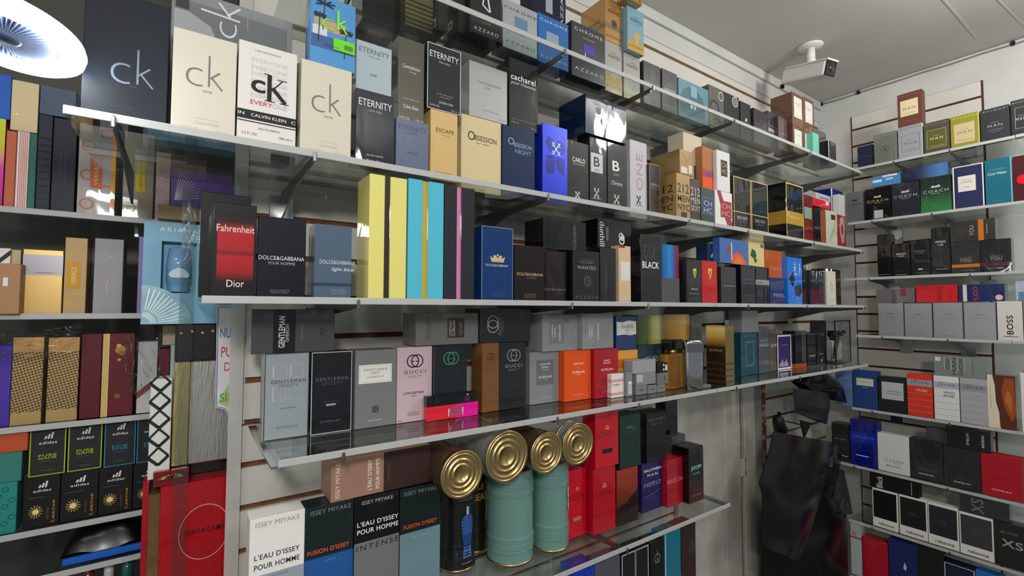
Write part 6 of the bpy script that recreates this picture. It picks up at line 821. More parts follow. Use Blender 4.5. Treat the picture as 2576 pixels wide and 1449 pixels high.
('p', 'black box fading to dark red with mint capitals on the fifth long shelf', 5, 1581.6, 1075.0, 787.5, 0, 89.5, 199.3, 70.0, '150C0E', 'g', (('g', 'v', 0, 0, 1, 1, '4A0A12@0,3A0810@.25,100A0C@.5,0E0C0E@1', 'printed_panel'), ('t', 'JOOP!', 0.5, 0.62, 0.7, 0.085, 'A5F0DC', 'b'), ('t', 'HOMME', 0.5, 0.52, 0.5, 0.04, '6AB0A0', ''), ('t', 'EAU DE TOILETTE', 0.5, 0.13, 0.6, 0.02, 'C9A0A4', ''))),
('p', 'dark box with grey lower half standing behind the crimson box on the fifth long shelf', 5, 1636.1, 1220.0, 787.5, 0, 76.1, 347.1, 50.0, '1A1B1D', 'g', (('q', 0, 0.3, 1, 0.6, '55575A', 'printed_panel', 'F'),)),
('p', 'grey clear-wrapped box behind the crimson box on the fifth long shelf', 5, 1610.8, 1170.0, 787.5, 0, 83.9, 217.5, 30.0, '55565A', 'g', ()),
('p', 'cobalt blue box cut off by the lower frame edge on the lowest long shelf', 6, 1037.6, 1100.0, 400.5, 0, 88.3, 309.0, 60.0, '1E3FC0', 'm', ()),
('p', 'mauve-grey box left of the chrome-framed black box on the lowest long shelf', 6, 1142.0, 1100.0, 400.5, 0, 113.3, 294.1, 60.0, '5A5A6A', 'm', ()),
('p', 'black box with chrome frame lines and star emblem on the lowest long shelf', 6, 1272.8, 1100.0, 400.5, 0, 133.7, 289.5, 60.0, '1E1F21', 'g', (('f', 0.0, 0.0, 1, 1, 0.03, 'C9CBCD'), ('l', 0.5, 0, 0.5, 1, 0.06, '8A8C8E', 'emblem'), ('O', 0.5, 0.55, 0.2, 0.03, 'A9ABAD', 'emblem'), ('l', 0.5, 0.55, 0.5, 0.66, 0.03, 'A9ABAD', 'emblem'), ('l', 0.5, 0.55, 0.36, 0.48, 0.03, 'A9ABAD', 'emblem'), ('l', 0.5, 0.55, 0.64, 0.48, 0.03, 'A9ABAD', 'emblem'))),
('p', 'black box with ringed star emblem left of the teal box on the lowest long shelf', 6, 1385.8, 1100.0, 400.5, 0, 73.1, 287.5, 60.0, '17181A', 'g', (('O', 0.5, 0.8, 0.2, 0.04, '8A8C8E', 'emblem'), ('l', 0.5, 0.8, 0.5, 0.9, 0.03, '8A8C8E', 'emblem'), ('l', 0.5, 0.8, 0.36, 0.74, 0.03, '8A8C8E', 'emblem'), ('l', 0.5, 0.8, 0.64, 0.74, 0.03, '8A8C8E', 'emblem'))),
('p', 'teal box with pale wave print and white left edge on the lowest long shelf', 6, 1473.4, 1100.0, 400.5, 0, 90.2, 297.9, 60.0, '1F7A96', 'g', (('q', 0, 0, 0.06, 1, 'C0DCE4', 'border', 'F'), ('p', ((0.06, 0.3), (0.4, 0.42), (0.6, 0.34), (1, 0.46), (1, 0), (0.06, 0)), '2A8AA4', 'print'))),
('p', 'dark brown box with ringed star emblem at the shelf end on the lowest long shelf', 6, 1566.3, 1100.0, 400.5, 0, 86.1, 299.2, 60.0, '3A2A2A', 'g', (('O', 0.72, 0.7, 0.2, 0.04, '6A5654', 'emblem'), ('l', 0.72, 0.7, 0.72, 0.79, 0.03, '6A5654', 'emblem'), ('l', 0.72, 0.7, 0.58, 0.65, 0.03, '6A5654', 'emblem'), ('l', 0.72, 0.7, 0.86, 0.65, 0.03, '6A5654', 'emblem'))),
('p', "small dark navy box at the left end on the right wall's top shelf", 7, 3090.0, 1014.3, 2284.5, -90, 70.7, 123.4, 50.0, '20263E', 'm', (('l', 0.2, 0.5, 0.85, 0.5, 0.02, '66708A', 'fine_print'),)),
('p', "dull grey-green box with dark centre spot on the right wall's top shelf", 7, 3080.0, 918.4, 2284.5, -90, 101.1, 163.4, 60.0, '6E716A', 'g', (('t', 'BVLGARI', 0.52, 0.925, 0.84, 0.045, 'A9ABA4', 'w'), ('o', 0.5, 0.46, 0.05, '3A3C38', 'emblem'), ('O', 0.5, 0.46, 0.16, 0.04, '5E615A', 'print'))),
('p', "pale silver box with thin dark square outline on the right wall's top shelf", 7, 3080.0, 811.9, 2284.5, -90, 100.6, 172.0, 60.0, 'B5B8C0', 'M', (('t', 'BVLGARI', 0.52, 0.925, 0.84, 0.045, '6A6D74', 'w'), ('f', 0.14, 0.22, 0.88, 0.72, 0.012, '44464C'), ('t', 'MAN', 0.5, 0.46, 0.5, 0.075, '6A6D74', 'w'), ('t', 'BVLGARI', 0.5, 0.55, 0.26, 0.02, '6A6D74', ''), ('l', 0.28, 0.28, 0.78, 0.28, 0.015, '6A6D74', 'fine_print'), ('q', 0.965, 0, 1, 1, 'E5E8EC', 'border', 'F'))),
('p', "dark olive-brown box with gold-outlined olive square on the right wall's top shelf", 7, 3080.0, 707.9, 2284.5, -90, 97.7, 159.7, 60.0, '4E4A3E', 'm', (('t', 'BVLGARI', 0.52, 0.925, 0.84, 0.045, '8A8672', 'w'), ('q', 0.12, 0.16, 0.88, 0.74, '5A5A28', 'label_panel', 'F'), ('f', 0.12, 0.16, 0.88, 0.74, 0.012, 'D2CA9A'), ('t', 'MAN', 0.5, 0.46, 0.5, 0.075, 'E0D8A8', 'w'), ('t', 'BVLGARI', 0.5, 0.55, 0.26, 0.02, 'E0D8A8', ''), ('l', 0.25, 0.22, 0.8, 0.22, 0.015, 'D2CA9A', 'fine_print'))),
('p', "yellow-olive box with tan square label on the right wall's top shelf", 7, 3080.0, 603.5, 2284.5, -90, 101.8, 158.4, 60.0, '8A8A2A', 'm', (('t', 'BVLGARI', 0.52, 0.925, 0.84, 0.045, 'C9C67A', 'w'), ('q', 0.12, 0.14, 0.84, 0.74, 'C2B08A', 'label_panel', 'F'), ('t', 'MAN', 0.5, 0.46, 0.5, 0.075, '5A4E36', 'w'), ('t', 'BVLGARI', 0.5, 0.55, 0.26, 0.02, '5A4E36', ''), ('l', 0.25, 0.22, 0.76, 0.22, 0.012, '5A4E36', 'fine_print'), ('q', 0.975, 0, 1, 1, 'D9D890', 'border', 'F'))),
('p', 'black box with plain grey lettering right of the yellow-olive box', 7, 3080.0, 499.9, 2284.5, -90, 95.5, 156.1, 60.0, '2F3034', 'm', (('t', 'BVLGARI', 0.52, 0.925, 0.84, 0.045, '9A9CA0', 'w'), ('t', 'MAN', 0.5, 0.46, 0.5, 0.075, 'A9ABAF', 'w'), ('t', 'BVLGARI', 0.5, 0.55, 0.26, 0.02, 'A9ABAF', ''), ('l', 0.25, 0.33, 0.78, 0.33, 0.015, '9A9CA0', 'fine_print'), ('l', 0.35, 0.27, 0.68, 0.27, 0.012, '9A9CA0', 'fine_print'))),
('p', "black box with beige-outlined square at the right frame edge on the right wall's top shelf", 7, 3080.0, 416.3, 2284.5, -90, 61.6, 164.9, 60.0, '2C2C31', 'm', (('t', 'BVLGARI', 0.52, 0.925, 0.84, 0.045, '9A9CA0', 'w'), ('f', 0.2, 0.2, 0.95, 0.78, 0.02, 'B5AE94'), ('t', 'MAN', 0.5, 0.46, 0.5, 0.075, 'C9C2AA', 'w'), ('t', 'BVLGARI', 0.5, 0.55, 0.26, 0.02, 'C9C2AA', ''))),
('p', 'brown box with cream square label stacked on the silver one', 7, 3080.0, 809.8, 2457.1, -90, 101.5, 173.8, 50.0, '6A4236', 'm', (('t', 'BVLGARI', 0.5, 0.92, 0.84, 0.04, '8A6050', 'w'), ('q', 0.12, 0.3, 0.84, 0.78, 'E0CFA9', 'label_panel', 'F'), ('t', 'MAN', 0.48, 0.52, 0.5, 0.08, '6A5A44', 'w'), ('l', 0.25, 0.37, 0.74, 0.37, 0.012, '6A5A44', 'fine_print'), ('l', 0.3, 0.14, 0.75, 0.14, 0.01, '9A7060', 'fine_print'))),
('p', "silver-grey box with dark carriage emblem at the left end on the right wall's second shelf", 7, 3090.0, 1070.0, 1984.5, -90, 85.4, 174.9, 60.0, '7E8082', 'M', (('t', 'COACH', 0.5, 0.6, 0.82, 0.075, '3A3C40', 'w'), ('p', ((0.35, 0.7), (0.38, 0.76), (0.5, 0.74), (0.62, 0.77), (0.66, 0.7)), '3A3C40', 'emblem'), ('l', 0.35, 0.53, 0.65, 0.53, 0.015, '3A3C40', 'fine_print'))),
('p', "black box with gold carriage emblem on the right wall's second shelf", 7, 3080.0, 960.1, 1984.5, -90, 114.4, 173.2, 60.0, '1B1B1C', 'g', (('t', 'COACH', 0.5, 0.6, 0.82, 0.075, 'C9B878', 'w'), ('p', ((0.35, 0.7), (0.38, 0.76), (0.5, 0.74), (0.62, 0.77), (0.66, 0.7)), 'C9B878', 'emblem'), ('l', 0.35, 0.53, 0.65, 0.53, 0.015, 'C9B878', 'fine_print'), ('q', 0.35, 0.05, 0.7, 0.3, 'B5B5B0', 'print', 'F'))),
('p', "charcoal box with silver carriage emblem on the right wall's second shelf", 7, 3080.0, 840.4, 1984.5, -90, 115.9, 178.5, 60.0, '2E3036', 'g', (('t', 'COACH', 0.5, 0.6, 0.82, 0.075, 'B5B8BC', 'w'), ('p', ((0.35, 0.7), (0.38, 0.76), (0.5, 0.74), (0.62, 0.77), (0.66, 0.7)), 'B5B8BC', 'emblem'), ('l', 0.35, 0.53, 0.65, 0.53, 0.015, 'B5B8BC', 'fine_print'), ('l', 0.35, 0.08, 0.7, 0.08, 0.012, '77797E', 'fine_print'))),
('p', "black box fading to green with silver carriage emblem on the right wall's second shelf", 7, 3080.0, 718.3, 1984.5, -90, 117.1, 180.0, 60.0, '1E2E26', 'g', (('g', 'v', 0, 0, 1, 1, '2E7A44@0,2A6A3C@.25,1E3A2A@.55,1C2422@1', 'printed_panel'), ('t', 'COACH', 0.5, 0.6, 0.82, 0.075, 'C0C8C2', 'w'), ('p', ((0.35, 0.7), (0.38, 0.76), (0.5, 0.74), (0.62, 0.77), (0.66, 0.7)), 'C0C8C2', 'emblem'), ('l', 0.35, 0.53, 0.65, 0.53, 0.015, 'C0C8C2', 'fine_print'))),
('p', "navy box with white frame and white square label on the right wall's second shelf", 7, 3075.0, 597.9, 1984.5, -90, 108.0, 207.8, 60.0, '262C50', 'm', (('f', 0, 0, 1, 1, 0.04, 'E0E2E6'), ('q', 0.17, 0.4, 0.75, 0.76, 'D9D4CC', 'label_panel', 'F'), ('l', 0.31, 0.66, 0.61, 0.66, 0.018, '77726A', 'fine_print'), ('l', 0.26, 0.61, 0.66, 0.61, 0.018, '55504A', 'fine_print'), ('l', 0.36, 0.5, 0.56, 0.5, 0.018, '77726A', 'fine_print'))),
('p', "teal box with white script beside the white-framed navy box on the right wall's second shelf", 7, 3075.0, 495.5, 1984.5, -90, 87.6, 213.1, 60.0, '23687E', 'g', (('t', 'DAVIDOFF', 0.47, 0.77, 0.54, 0.03, '7FAAB8', ''), ('t', 'Cool Water', 0.47, 0.685, 0.72, 0.06, 'D9EAEE', 'i'), ('q', 0.96, 0, 1, 1, '8AC0D0', 'border', 'F'), ('l', 0.3, 0.08, 0.7, 0.08, 0.02, '4A90A4', 'fine_print'))),
('p', 'dark box with bright red glowing patch at the frame edge', 7, 3075.0, 421.6, 1984.5, -90, 52.4, 207.8, 60.0, '4A2228', 'g', (('o', 0.62, 0.48, 0.42, 'D8202A', 'print'),)),
('p', "pale blue slim box lying flat with barcode stickers on the right wall's second shelf", 7, 3080.0, 920.4, 2163.6, -90, 122.8, 57.8, 50.0, '4A86BE', 'g', (('q', 0.02, 0.42, 0.35, 0.66, 'D5DCE4', 'sticker', 'F'), ('q', 0.38, 0.8, 0.9, 0.98, 'D5DCE4', 'sticker', 'F'), ('q', 0.5, 0.5, 0.75, 0.66, 'C9D4DE', 'sticker', 'F'))),
('p', "long dark blue slim box lying flat on the right wall's second shelf", 7, 3080.0, 758.6, 2165.1, -90, 180.6, 64.8, 50.0, '1B2B50', 'g', (('g', 'h', 0, 0, 1, 1, '141A2A@0,1E2E50@.4,4A7AB4@.85,3A6AA4@1', 'printed_panel'),)),
('p', 'tall black box with faint reddish lettering at the left end', 7, 3090.0, 940.7, 1672.5, -90, 61.6, 231.1, 60.0, '1F1E1F', 'g', (('t', 'ARMANI', 0.55, 0.7, 0.6, 0.04, '6A4A40', ''), ('t', 'code', 0.55, 0.64, 0.3, 0.03, '6A4A40', ''), ('l', 0.1, 0.06, 0.9, 0.06, 0.03, '8A8A8A', 'fine_print'))),
('p', "shorter black box with bold white lettering, left of two on the right wall's third shelf", 7, 3090.0, 869.9, 1672.5, -90, 73.3, 174.3, 60.0, '262628', 'g', (('t', 'ARMANI', 0.5, 0.68, 0.56, 0.05, 'C9C9CB', 'b'), ('t', 'code', 0.5, 0.62, 0.36, 0.045, 'C9C9CB', ''), ('l', 0.15, 0.06, 0.8, 0.06, 0.03, '9A9A9C', 'fine_print'), ('l', 0.25, 0.16, 0.7, 0.16, 0.02, '55555A', 'fine_print'))),
('p', "shorter black box with dim grey lettering, right of two on the right wall's third shelf", 7, 3090.0, 790.5, 1672.5, -90, 74.9, 180.0, 60.0, '2A2A2C', 'g', (('t', 'ARMANI', 0.5, 0.7, 0.56, 0.05, '77777A', 'b'), ('t', 'code', 0.5, 0.64, 0.36, 0.045, '77777A', ''), ('q', 0.38, 0.17, 0.62, 0.2, 'E0E0E0', 'label_panel', 'F'), ('l', 0.2, 0.09, 0.85, 0.09, 0.025, '66666A', 'fine_print'))),
('p', 'tall charcoal box with white lettering beside the stacked band boxes', 7, 3090.0, 710.4, 1672.5, -90, 69.4, 235.1, 60.0, '2A2B2D', 'g', (('t', 'ARMANI', 0.5, 0.7, 0.56, 0.05, 'C0C0C2', 'b'), ('t', 'code', 0.5, 0.64, 0.36, 0.045, 'C0C0C2', ''), ('l', 0.35, 0.19, 0.75, 0.19, 0.02, '77777A', 'fine_print'), ('l', 0.2, 0.12, 0.85, 0.12, 0.035, 'A9A9AC', 'fine_print'))),
('p', "black box with orange band under a sideways box on the right wall's third shelf", 7, 3085.0, 619.3, 1672.5, -90, 99.8, 151.1, 60.0, '333334', 'g', (('t', 'YOU', 0.5, 0.42, 0.4, 0.11, '9A9A9C', 'b'), ('t', 'STRONGER WITH', 0.5, 0.5, 0.4, 0.025, '9A9A9C', ''), ('b', 0.2, 0.3, 'C0702A', 'band'), ('l', 0.3, 0.1, 0.8, 0.1, 0.02, '8A8A8C', 'fine_print'))),
('p', "black box with maroon band at the right on the right wall's third shelf", 7, 3085.0, 515.7, 1672.5, -90, 100.8, 154.1, 60.0, '26262A', 'g', (('t', 'YOU', 0.5, 0.42, 0.4, 0.11, '8A8A8C', 'b'), ('t', 'STRONGER WITH', 0.5, 0.5, 0.4, 0.025, '8A8A8C', ''), ('b', 0.2, 0.3, '5E2630', 'band'), ('l', 0.25, 0.13, 0.75, 0.13, 0.02, '8A8A8C', 'fine_print'))),
('p', "black box with orange band lying sideways on another on the right wall's third shelf", 7, 3085.0, 592.6, 1827.2, -90, 157.7, 99.0, 60.0, '3A3837', 'g', (('q', 0.635, 0, 0.755, 1, 'C0702A', 'band', 'F'), ('t', 'YOU', 0.49, 0.5, 0.1, 0.5, '9A9A9C', 'rb'), ('l', 0.825, 0.3, 0.825, 0.75, 0.015, 'A9A9AC', 'fine_print'))),
('p', "silver box with copper edges, leftmost of four silver boxes on the right wall's fourth shelf", 7, 3080.0, 918.2, 1359.5, -90, 110.2, 176.3, 60.0, 'A9ACB0', 'M', (('f', 0, 0, 1, 1, 0.02, 'A06A44'), ('l', 0.4, 0.66, 0.62, 0.66, 0.02, '55575A', 'fine_print'), ('l', 0.3, 0.575, 0.75, 0.575, 0.01, '77797C', 'fine_print'), ('l', 0.1, 0.07, 0.75, 0.07, 0.01, '77797C', 'fine_print'))),
('p', "silver box, second of four, right of the copper-edged one on the right wall's fourth shelf", 7, 3080.0, 804.6, 1359.5, -90, 110.7, 172.8, 60.0, 'A9ACB0', 'M', (('f', 0, 0, 1, 1, 0.012, '55575C'), ('l', 0.4, 0.66, 0.62, 0.66, 0.02, '55575A', 'fine_print'), ('l', 0.3, 0.575, 0.75, 0.575, 0.01, '77797C', 'fine_print'), ('l', 0.1, 0.07, 0.75, 0.07, 0.01, '77797C', 'fine_print'))),
('p', 'silver box, third of four, under the red sideways box end', 7, 3080.0, 690.5, 1359.5, -90, 109.5, 175.4, 60.0, 'A9ACB0', 'M', (('f', 0, 0, 1, 1, 0.012, '55575C'), ('l', 0.4, 0.66, 0.62, 0.66, 0.02, '55575A', 'fine_print'), ('l', 0.3, 0.575, 0.75, 0.575, 0.01, '77797C', 'fine_print'), ('l', 0.1, 0.07, 0.75, 0.07, 0.01, '77797C', 'fine_print'))),
('p', "silver box, fourth of four, left of the white box on the right wall's fourth shelf", 7, 3080.0, 577.2, 1359.5, -90, 109.6, 175.3, 60.0, 'A9ACB0', 'M', (('f', 0, 0, 1, 1, 0.012, '55575C'), ('l', 0.4, 0.66, 0.62, 0.66, 0.02, '55575A', 'fine_print'), ('l', 0.3, 0.575, 0.75, 0.575, 0.01, '77797C', 'fine_print'), ('l', 0.1, 0.07, 0.75, 0.07, 0.01, '77797C', 'fine_print'))),
('p', "white box with bold black sideways word and short line on the right wall's fourth shelf", 7, 3080.0, 478.5, 1359.5, -90, 80.4, 178.8, 60.0, 'D0CDC9', 'm', (('t', 'BOSS', 0.5, 0.4, 0.26, 0.48, '1B1B1D', 'rb'), ('l', 0.22, 0.105, 0.8, 0.105, 0.03, '1B1B1D', 'fine_print'), ('l', 0.48, 0.1, 0.48, 0.15, 0.02, '1B1B1D', 'fine_print'))),
('p', "lilac-grey box cut by the right frame edge on the right wall's fourth shelf", 7, 3080.0, 416.6, 1359.5, -90, 37.8, 180.6, 60.0, '8E8C9C', 'm', ()),
('p', "grey box lying sideways with red square print on the right wall's fourth shelf", 7, 3080.0, 897.6, 1536.4, -90, 163.5, 73.2, 50.0, '6E6A6E', 'g', (('t', 'SEXY', 0.48, 0.4, 0.12, 1.0, '3A383C', 'r'), ('q', 0.64, 0.45, 0.78, 0.95, '8E2A38', 'label_panel', 'F'))),
('p', "red box lying sideways with dark letters on the right wall's fourth shelf", 7, 3080.0, 731.2, 1535.5, -90, 158.8, 84.9, 50.0, 'C8262C', 'g', (('t', 'HUGO', 0.58, 0.5, 0.1, 0.8, '7A1218', 'rb'),)),
('p', "navy box lying sideways with white strip and red letters on the right wall's fourth shelf", 7, 3080.0, 569.1, 1538.9, -90, 157.0, 80.1, 60.0, '22305E', 'g', (('q', 0.1, 0, 0.19, 1, 'D5D0CC', 'band', 'F'), ('t', 'HUGO', 0.38, 0.4, 0.12, 0.9, 'B03A58', 'rb'), ('o', 0.88, 0.22, 0.08, 'E0BDB5', 'sticker'))),
('p', 'pale blue-white box at the frame edge above the white box', 7, 3080.0, 426.2, 1540.7, -90, 62.2, 87.8, 60.0, 'A5B4C2', 'm', (('q', 0.15, 0, 1, 0.45, '5E82A4', 'printed_panel', 'F'),)),
('p', "steel-blue box half hidden by the black bag on the right wall's fifth shelf", 7, 3080.0, 1144.3, 959.5, -90, 81.5, 193.9, 60.0, '5E7CA8', 'g', (('f', 0.1, 0.55, 0.85, 0.8, 0.02, '8AA4C4'), ('l', 0.05, 0.1, 0.95, 0.1, 0.012, '4E6A94', 'fine_print'), ('l', 0.05, 0.18, 0.95, 0.18, 0.012, '4E6A94', 'fine_print'), ('l', 0.05, 0.26, 0.95, 0.26, 0.012, '4E6A94', 'fine_print'), ('l', 0.05, 0.34, 0.95, 0.34, 0.012, '4E6A94', 'fine_print'), ('l', 0.05, 0.42, 0.95, 0.42, 0.012, '4E6A94', 'fine_print'))),
('p', "plain blue box with cream rectangular label on the right wall's fifth shelf", 7, 3080.0, 1043.1, 959.5, -90, 110.9, 203.2, 60.0, '22427C', 'm', (('q', 0.14, 0.6, 0.86, 0.8, 'D0CCBC', 'label_panel', 'F'), ('f', 0.16, 0.62, 0.84, 0.78, 0.01, '8A8678'), ('l', 0.25, 0.7, 0.75, 0.7, 0.018, '55504A', 'fine_print'), ('l', 0.38, 0.55, 0.62, 0.55, 0.018, 'A9B4C8', 'fine_print'))),
('p', "black box with large silver square label on the right wall's fifth shelf", 7, 3080.0, 921.3, 959.5, -90, 124.1, 181.8, 60.0, '232325', 'm', (('q', 0.13, 0.36, 0.88, 0.86, 'B9BABF', 'label_panel', 'F'), ('l', 0.275, 0.6, 0.825, 0.6, 0.03, '77787E', 'fine_print'), ('l', 0.275, 0.53, 0.825, 0.53, 0.024, '77787E', 'fine_print'))),
('p', "red-orange box with grey-lilac name band on the right wall's fifth shelf", 7, 3075.0, 807.5, 959.5, -90, 99.9, 212.7, 50.0, 'D23A28', 'm', (('b', 0.72, 0.87, '9A9AA8', 'band'), ('t', 'JOVAN', 0.5, 0.795, 0.7, 0.07, '2E2E48', 'w'), ('l', 0.28, 0.85, 0.4, 0.85, 0.02, '2E2E48', 'fine_print'), ('t', 'MUSK', 0.6, 0.62, 0.46, 0.06, 'F2C8C0', 'b'), ('l', 0, 0.12, 1, 0.12, 0.01, 'F0A89A', 'fine_print'), ('l', 0, 0.26, 1, 0.26, 0.01, 'F0A89A', 'fine_print'), ('l', 0, 0.4, 1, 0.4, 0.01, 'F0A89A', 'fine_print'), ('l', 0, 0.54, 1, 0.54, 0.01, 'F0A89A', 'fine_print'))),
('p', "white box with lilac name band and thin lines on the right wall's fifth shelf", 7, 3075.0, 705.2, 959.5, -90, 93.0, 214.3, 50.0, 'DADCDC', 'm', (('b', 0.72, 0.87, 'B0AEC0', 'band'), ('t', 'JOVAN', 0.5, 0.795, 0.7, 0.07, '2E2E48', 'w'), ('l', 0.28, 0.85, 0.4, 0.85, 0.02, '2E2E48', 'fine_print'), ('t', 'WHITE', 0.62, 0.63, 0.44, 0.055, '3A3A3E', ''), ('t', 'MUSK', 0.62, 0.56, 0.44, 0.055, '3A3A3E', ''), ('l', 0, 0.12, 1, 0.12, 0.01, '9A9C9E', 'fine_print'), ('l', 0, 0.26, 1, 0.26, 0.01, '9A9C9E', 'fine_print'), ('l', 0, 0.4, 1, 0.4, 0.01, '9A9C9E', 'fine_print'), ('l', 0, 0.54, 1, 0.54, 0.01, '9A9C9E', 'fine_print'))),
('p', "light grey box with grey name band and pinkish word on the right wall's fifth shelf", 7, 3075.0, 608.0, 959.5, -90, 93.8, 214.2, 50.0, 'A9A9AC', 'm', (('b', 0.72, 0.87, '909096', 'band'), ('t', 'JOVAN', 0.5, 0.795, 0.7, 0.07, '2E2E48', 'w'), ('l', 0.28, 0.85, 0.4, 0.85, 0.02, '2E2E48', 'fine_print'), ('t', 'MUSK', 0.62, 0.63, 0.44, 0.055, 'C99AA0', ''), ('l', 0, 0.12, 1, 0.12, 0.01, '9A9A9E', 'fine_print'), ('l', 0, 0.26, 1, 0.26, 0.01, '9A9A9E', 'fine_print'), ('l', 0, 0.4, 1, 0.4, 0.01, '9A9A9E', 'fine_print'), ('l', 0, 0.54, 1, 0.54, 0.01, '9A9A9E', 'fine_print'))),
('p', "box with cream torn-edge side and amber brown print on the right wall's fifth shelf", 7, 3075.0, 514.9, 959.5, -90, 91.0, 241.1, 60.0, '5A2E20', 'g', (('p', ((0, 0), (0, 1), (0.2, 1), (0.28, 0.8), (0.3, 0.5), (0.4, 0.3), (0.42, 0.05), (0.45, 0)), 'DDD5BE', 'printed_panel'), ('p', ((0.5, 0.7), (0.62, 0.95), (0.95, 0.95), (1, 0.3), (0.85, 0.15), (0.6, 0.4)), '9A4A22', 'print'), ('p', ((0.6, 0.55), (0.72, 0.75), (0.88, 0.6), (0.85, 0.3)), 'B86A30', 'print'), ('l', 0.12, 0.35, 0.12, 0.85, 0.018, 'B5A880', 'fine_print'))),
('p', "dark box with white left edge at the frame edge on the right wall's fifth shelf", 7, 3080.0, 430.1, 959.5, -90, 45.7, 261.8, 50.0, '22283A', 'm', (('q', 0, 0, 0.3, 1, 'DDDDDD', 'border', 'F'),)),
('p', "grey-green box lying sideways with thin line columns on the right wall's fifth shelf", 7, 3075.0, 655.7, 1174.4, -90, 184.8, 100.1, 50.0, '7E8682', 'g', (('t', 'ONE', 0.28, 0.6, 0.07, 0.5, '3A423E', 'r'), ('t', 'MAN', 0.41, 0.5, 0.08, 0.8, '3A423E', 'r'), ('t', 'SHOW', 0.54, 0.5, 0.08, 0.8, '3A423E', 'r'), ('l', 0.22, 0.3, 0.22, 0.98, 0.008, 'C9CFCC', 'fine_print'), ('l', 0.35, 0.3, 0.35, 0.98, 0.008, 'C9CFCC', 'fine_print'), ('l', 0.48, 0.3, 0.48, 0.98, 0.008, 'C9CFCC', 'fine_print'), ('l', 0.61, 0.3, 0.61, 0.98, 0.008, 'C9CFCC', 'fine_print'), ('q', 0.03, 0.72, 0.14, 0.92, 'D5DAD8', 'sticker', 'F'), ('l', 0.76, 0.2, 0.76, 0.8, 0.01, '55605A', 'fine_print'))),
('p', "dark ribbed box behind the black bag on the right wall's sixth shelf", 7, 3090.0, 1172.4, 644.5, -90, 87.6, 206.2, 70.0, '2E2E2C', 'g', (('l', 0, 0.5, 1, 0.5, 0.012, '6A6A66', 'fine_print'), ('l', 0, 0.68, 1, 0.68, 0.012, '6A6A66', 'fine_print'), ('l', 0, 0.34, 1, 0.34, 0.012, '6A6A66', 'fine_print'), ('t', 'EXPLORER', 0.5, 0.58, 0.7, 0.05, '8A8A84', ''), ('l', 0.2, 0.14, 0.9, 0.14, 0.04, 'C9C9C6', 'fine_print'))),
('p', "deep blue wrapped box with brighter blue band on the right wall's sixth shelf", 7, 3080.0, 1057.6, 644.5, -90, 124.8, 245.5, 70.0, '16227A', 'g', (('b', 0.5, 0.74, '1E2E9E', 'band'), ('t', 'EXPLORER', 0.5, 0.63, 0.76, 0.05, '7A86D0', 'w'), ('l', 0.2, 0.22, 0.68, 0.22, 0.035, 'E0E4F4', 'fine_print'))),
('p', "white square box with grey capitals on the right wall's sixth shelf", 7, 3080.0, 926.2, 644.5, -90, 134.9, 195.5, 60.0, 'D5D5D2', 'm', (('t', 'LEGEND', 0.5, 0.32, 0.64, 0.07, '77787C', 'w'), ('t', 'SPIRIT', 0.62, 0.26, 0.26, 0.04, '9A9A9E', ''), ('t', 'MONTBLANC', 0.5, 0.17, 0.46, 0.035, '3A3A3E', 'b'))),
('p', 'black square box with dim capitals right of the white square box', 7, 3080.0, 792.6, 644.5, -90, 129.8, 199.6, 60.0, '2E2F30', 'g', (('t', 'LEGEND', 0.5, 0.27, 0.62, 0.07, '55565A', 'w'), ('t', 'MONTBLANC', 0.5, 0.15, 0.46, 0.035, 'DADADC', 'b'))),
('p', "black square box left of the red square box on the right wall's sixth shelf", 7, 3080.0, 660.1, 644.5, -90, 131.2, 189.6, 60.0, '313134', 'g', (('t', 'LEGEND', 0.5, 0.26, 0.62, 0.07, '4A4A4E', 'w'), ('t', 'MONTBLANC', 0.5, 0.15, 0.46, 0.035, 'DADADC', 'b'))),
('p', "red square box with white lettering near its bottom on the right wall's sixth shelf", 7, 3080.0, 526.9, 644.5, -90, 131.2, 189.1, 70.0, 'B0182A', 'm', (('t', 'MONTBLANC', 0.5, 0.17, 0.48, 0.03, 'F0E0E2', 'b'), ('l', 0.25, 0.45, 0.75, 0.45, 0.03, '9A1424', 'fine_print'))),
('p', "black box lying sideways with two white sideways words on the right wall's sixth shelf", 7, 3080.0, 634.0, 834.7, -90, 154.6, 96.1, 60.0, '222225', 'g', (('t', 'EMBLEM', 0.49, 0.52, 0.06, 0.56, 'C9C9CB', 'r'), ('t', 'MONTBLANC', 0.83, 0.52, 0.06, 0.6, 'DADADC', 'rb'))),
('p', "flat grey-black box behind, left of the sideways black one on the right wall's sixth shelf", 7, 3100.0, 756.2, 844.7, -90, 72.8, 63.0, 50.0, '4A4A50', 'g', ()),
('p', "white-bordered box with pure black square, first of four on the right wall's seventh shelf", 7, 3080.0, 969.5, 342.5, -90, 109.5, 200.2, 50.0, 'E5E3DD', 'm', (('q', 0.04, 0.24, 0.96, 0.95, '0E0E0F', 'picture_panel', 'F'), ('t', 'rabanne', 0.54, 0.11, 0.62, 0.075, '2E2E2E', 'b'))),
('p', "white-bordered box with embossed dark square, second of four on the right wall's seventh shelf", 7, 3080.0, 852.0, 342.5, -90, 112.4, 201.3, 50.0, 'E5E3DD', 'm', (('q', 0.04, 0.24, 0.96, 0.95, '1E1F21', 'picture_panel', 'F'), ('t', 'XS', 0.5, 0.58, 0.2, 0.08, '55565A', 'w'), ('l', 0.25, 0.6, 0.75, 0.52, 0.012, '4A4B4E', 'fine_print'), ('t', 'rabanne', 0.54, 0.11, 0.62, 0.075, '2E2E2E', 'b'))),
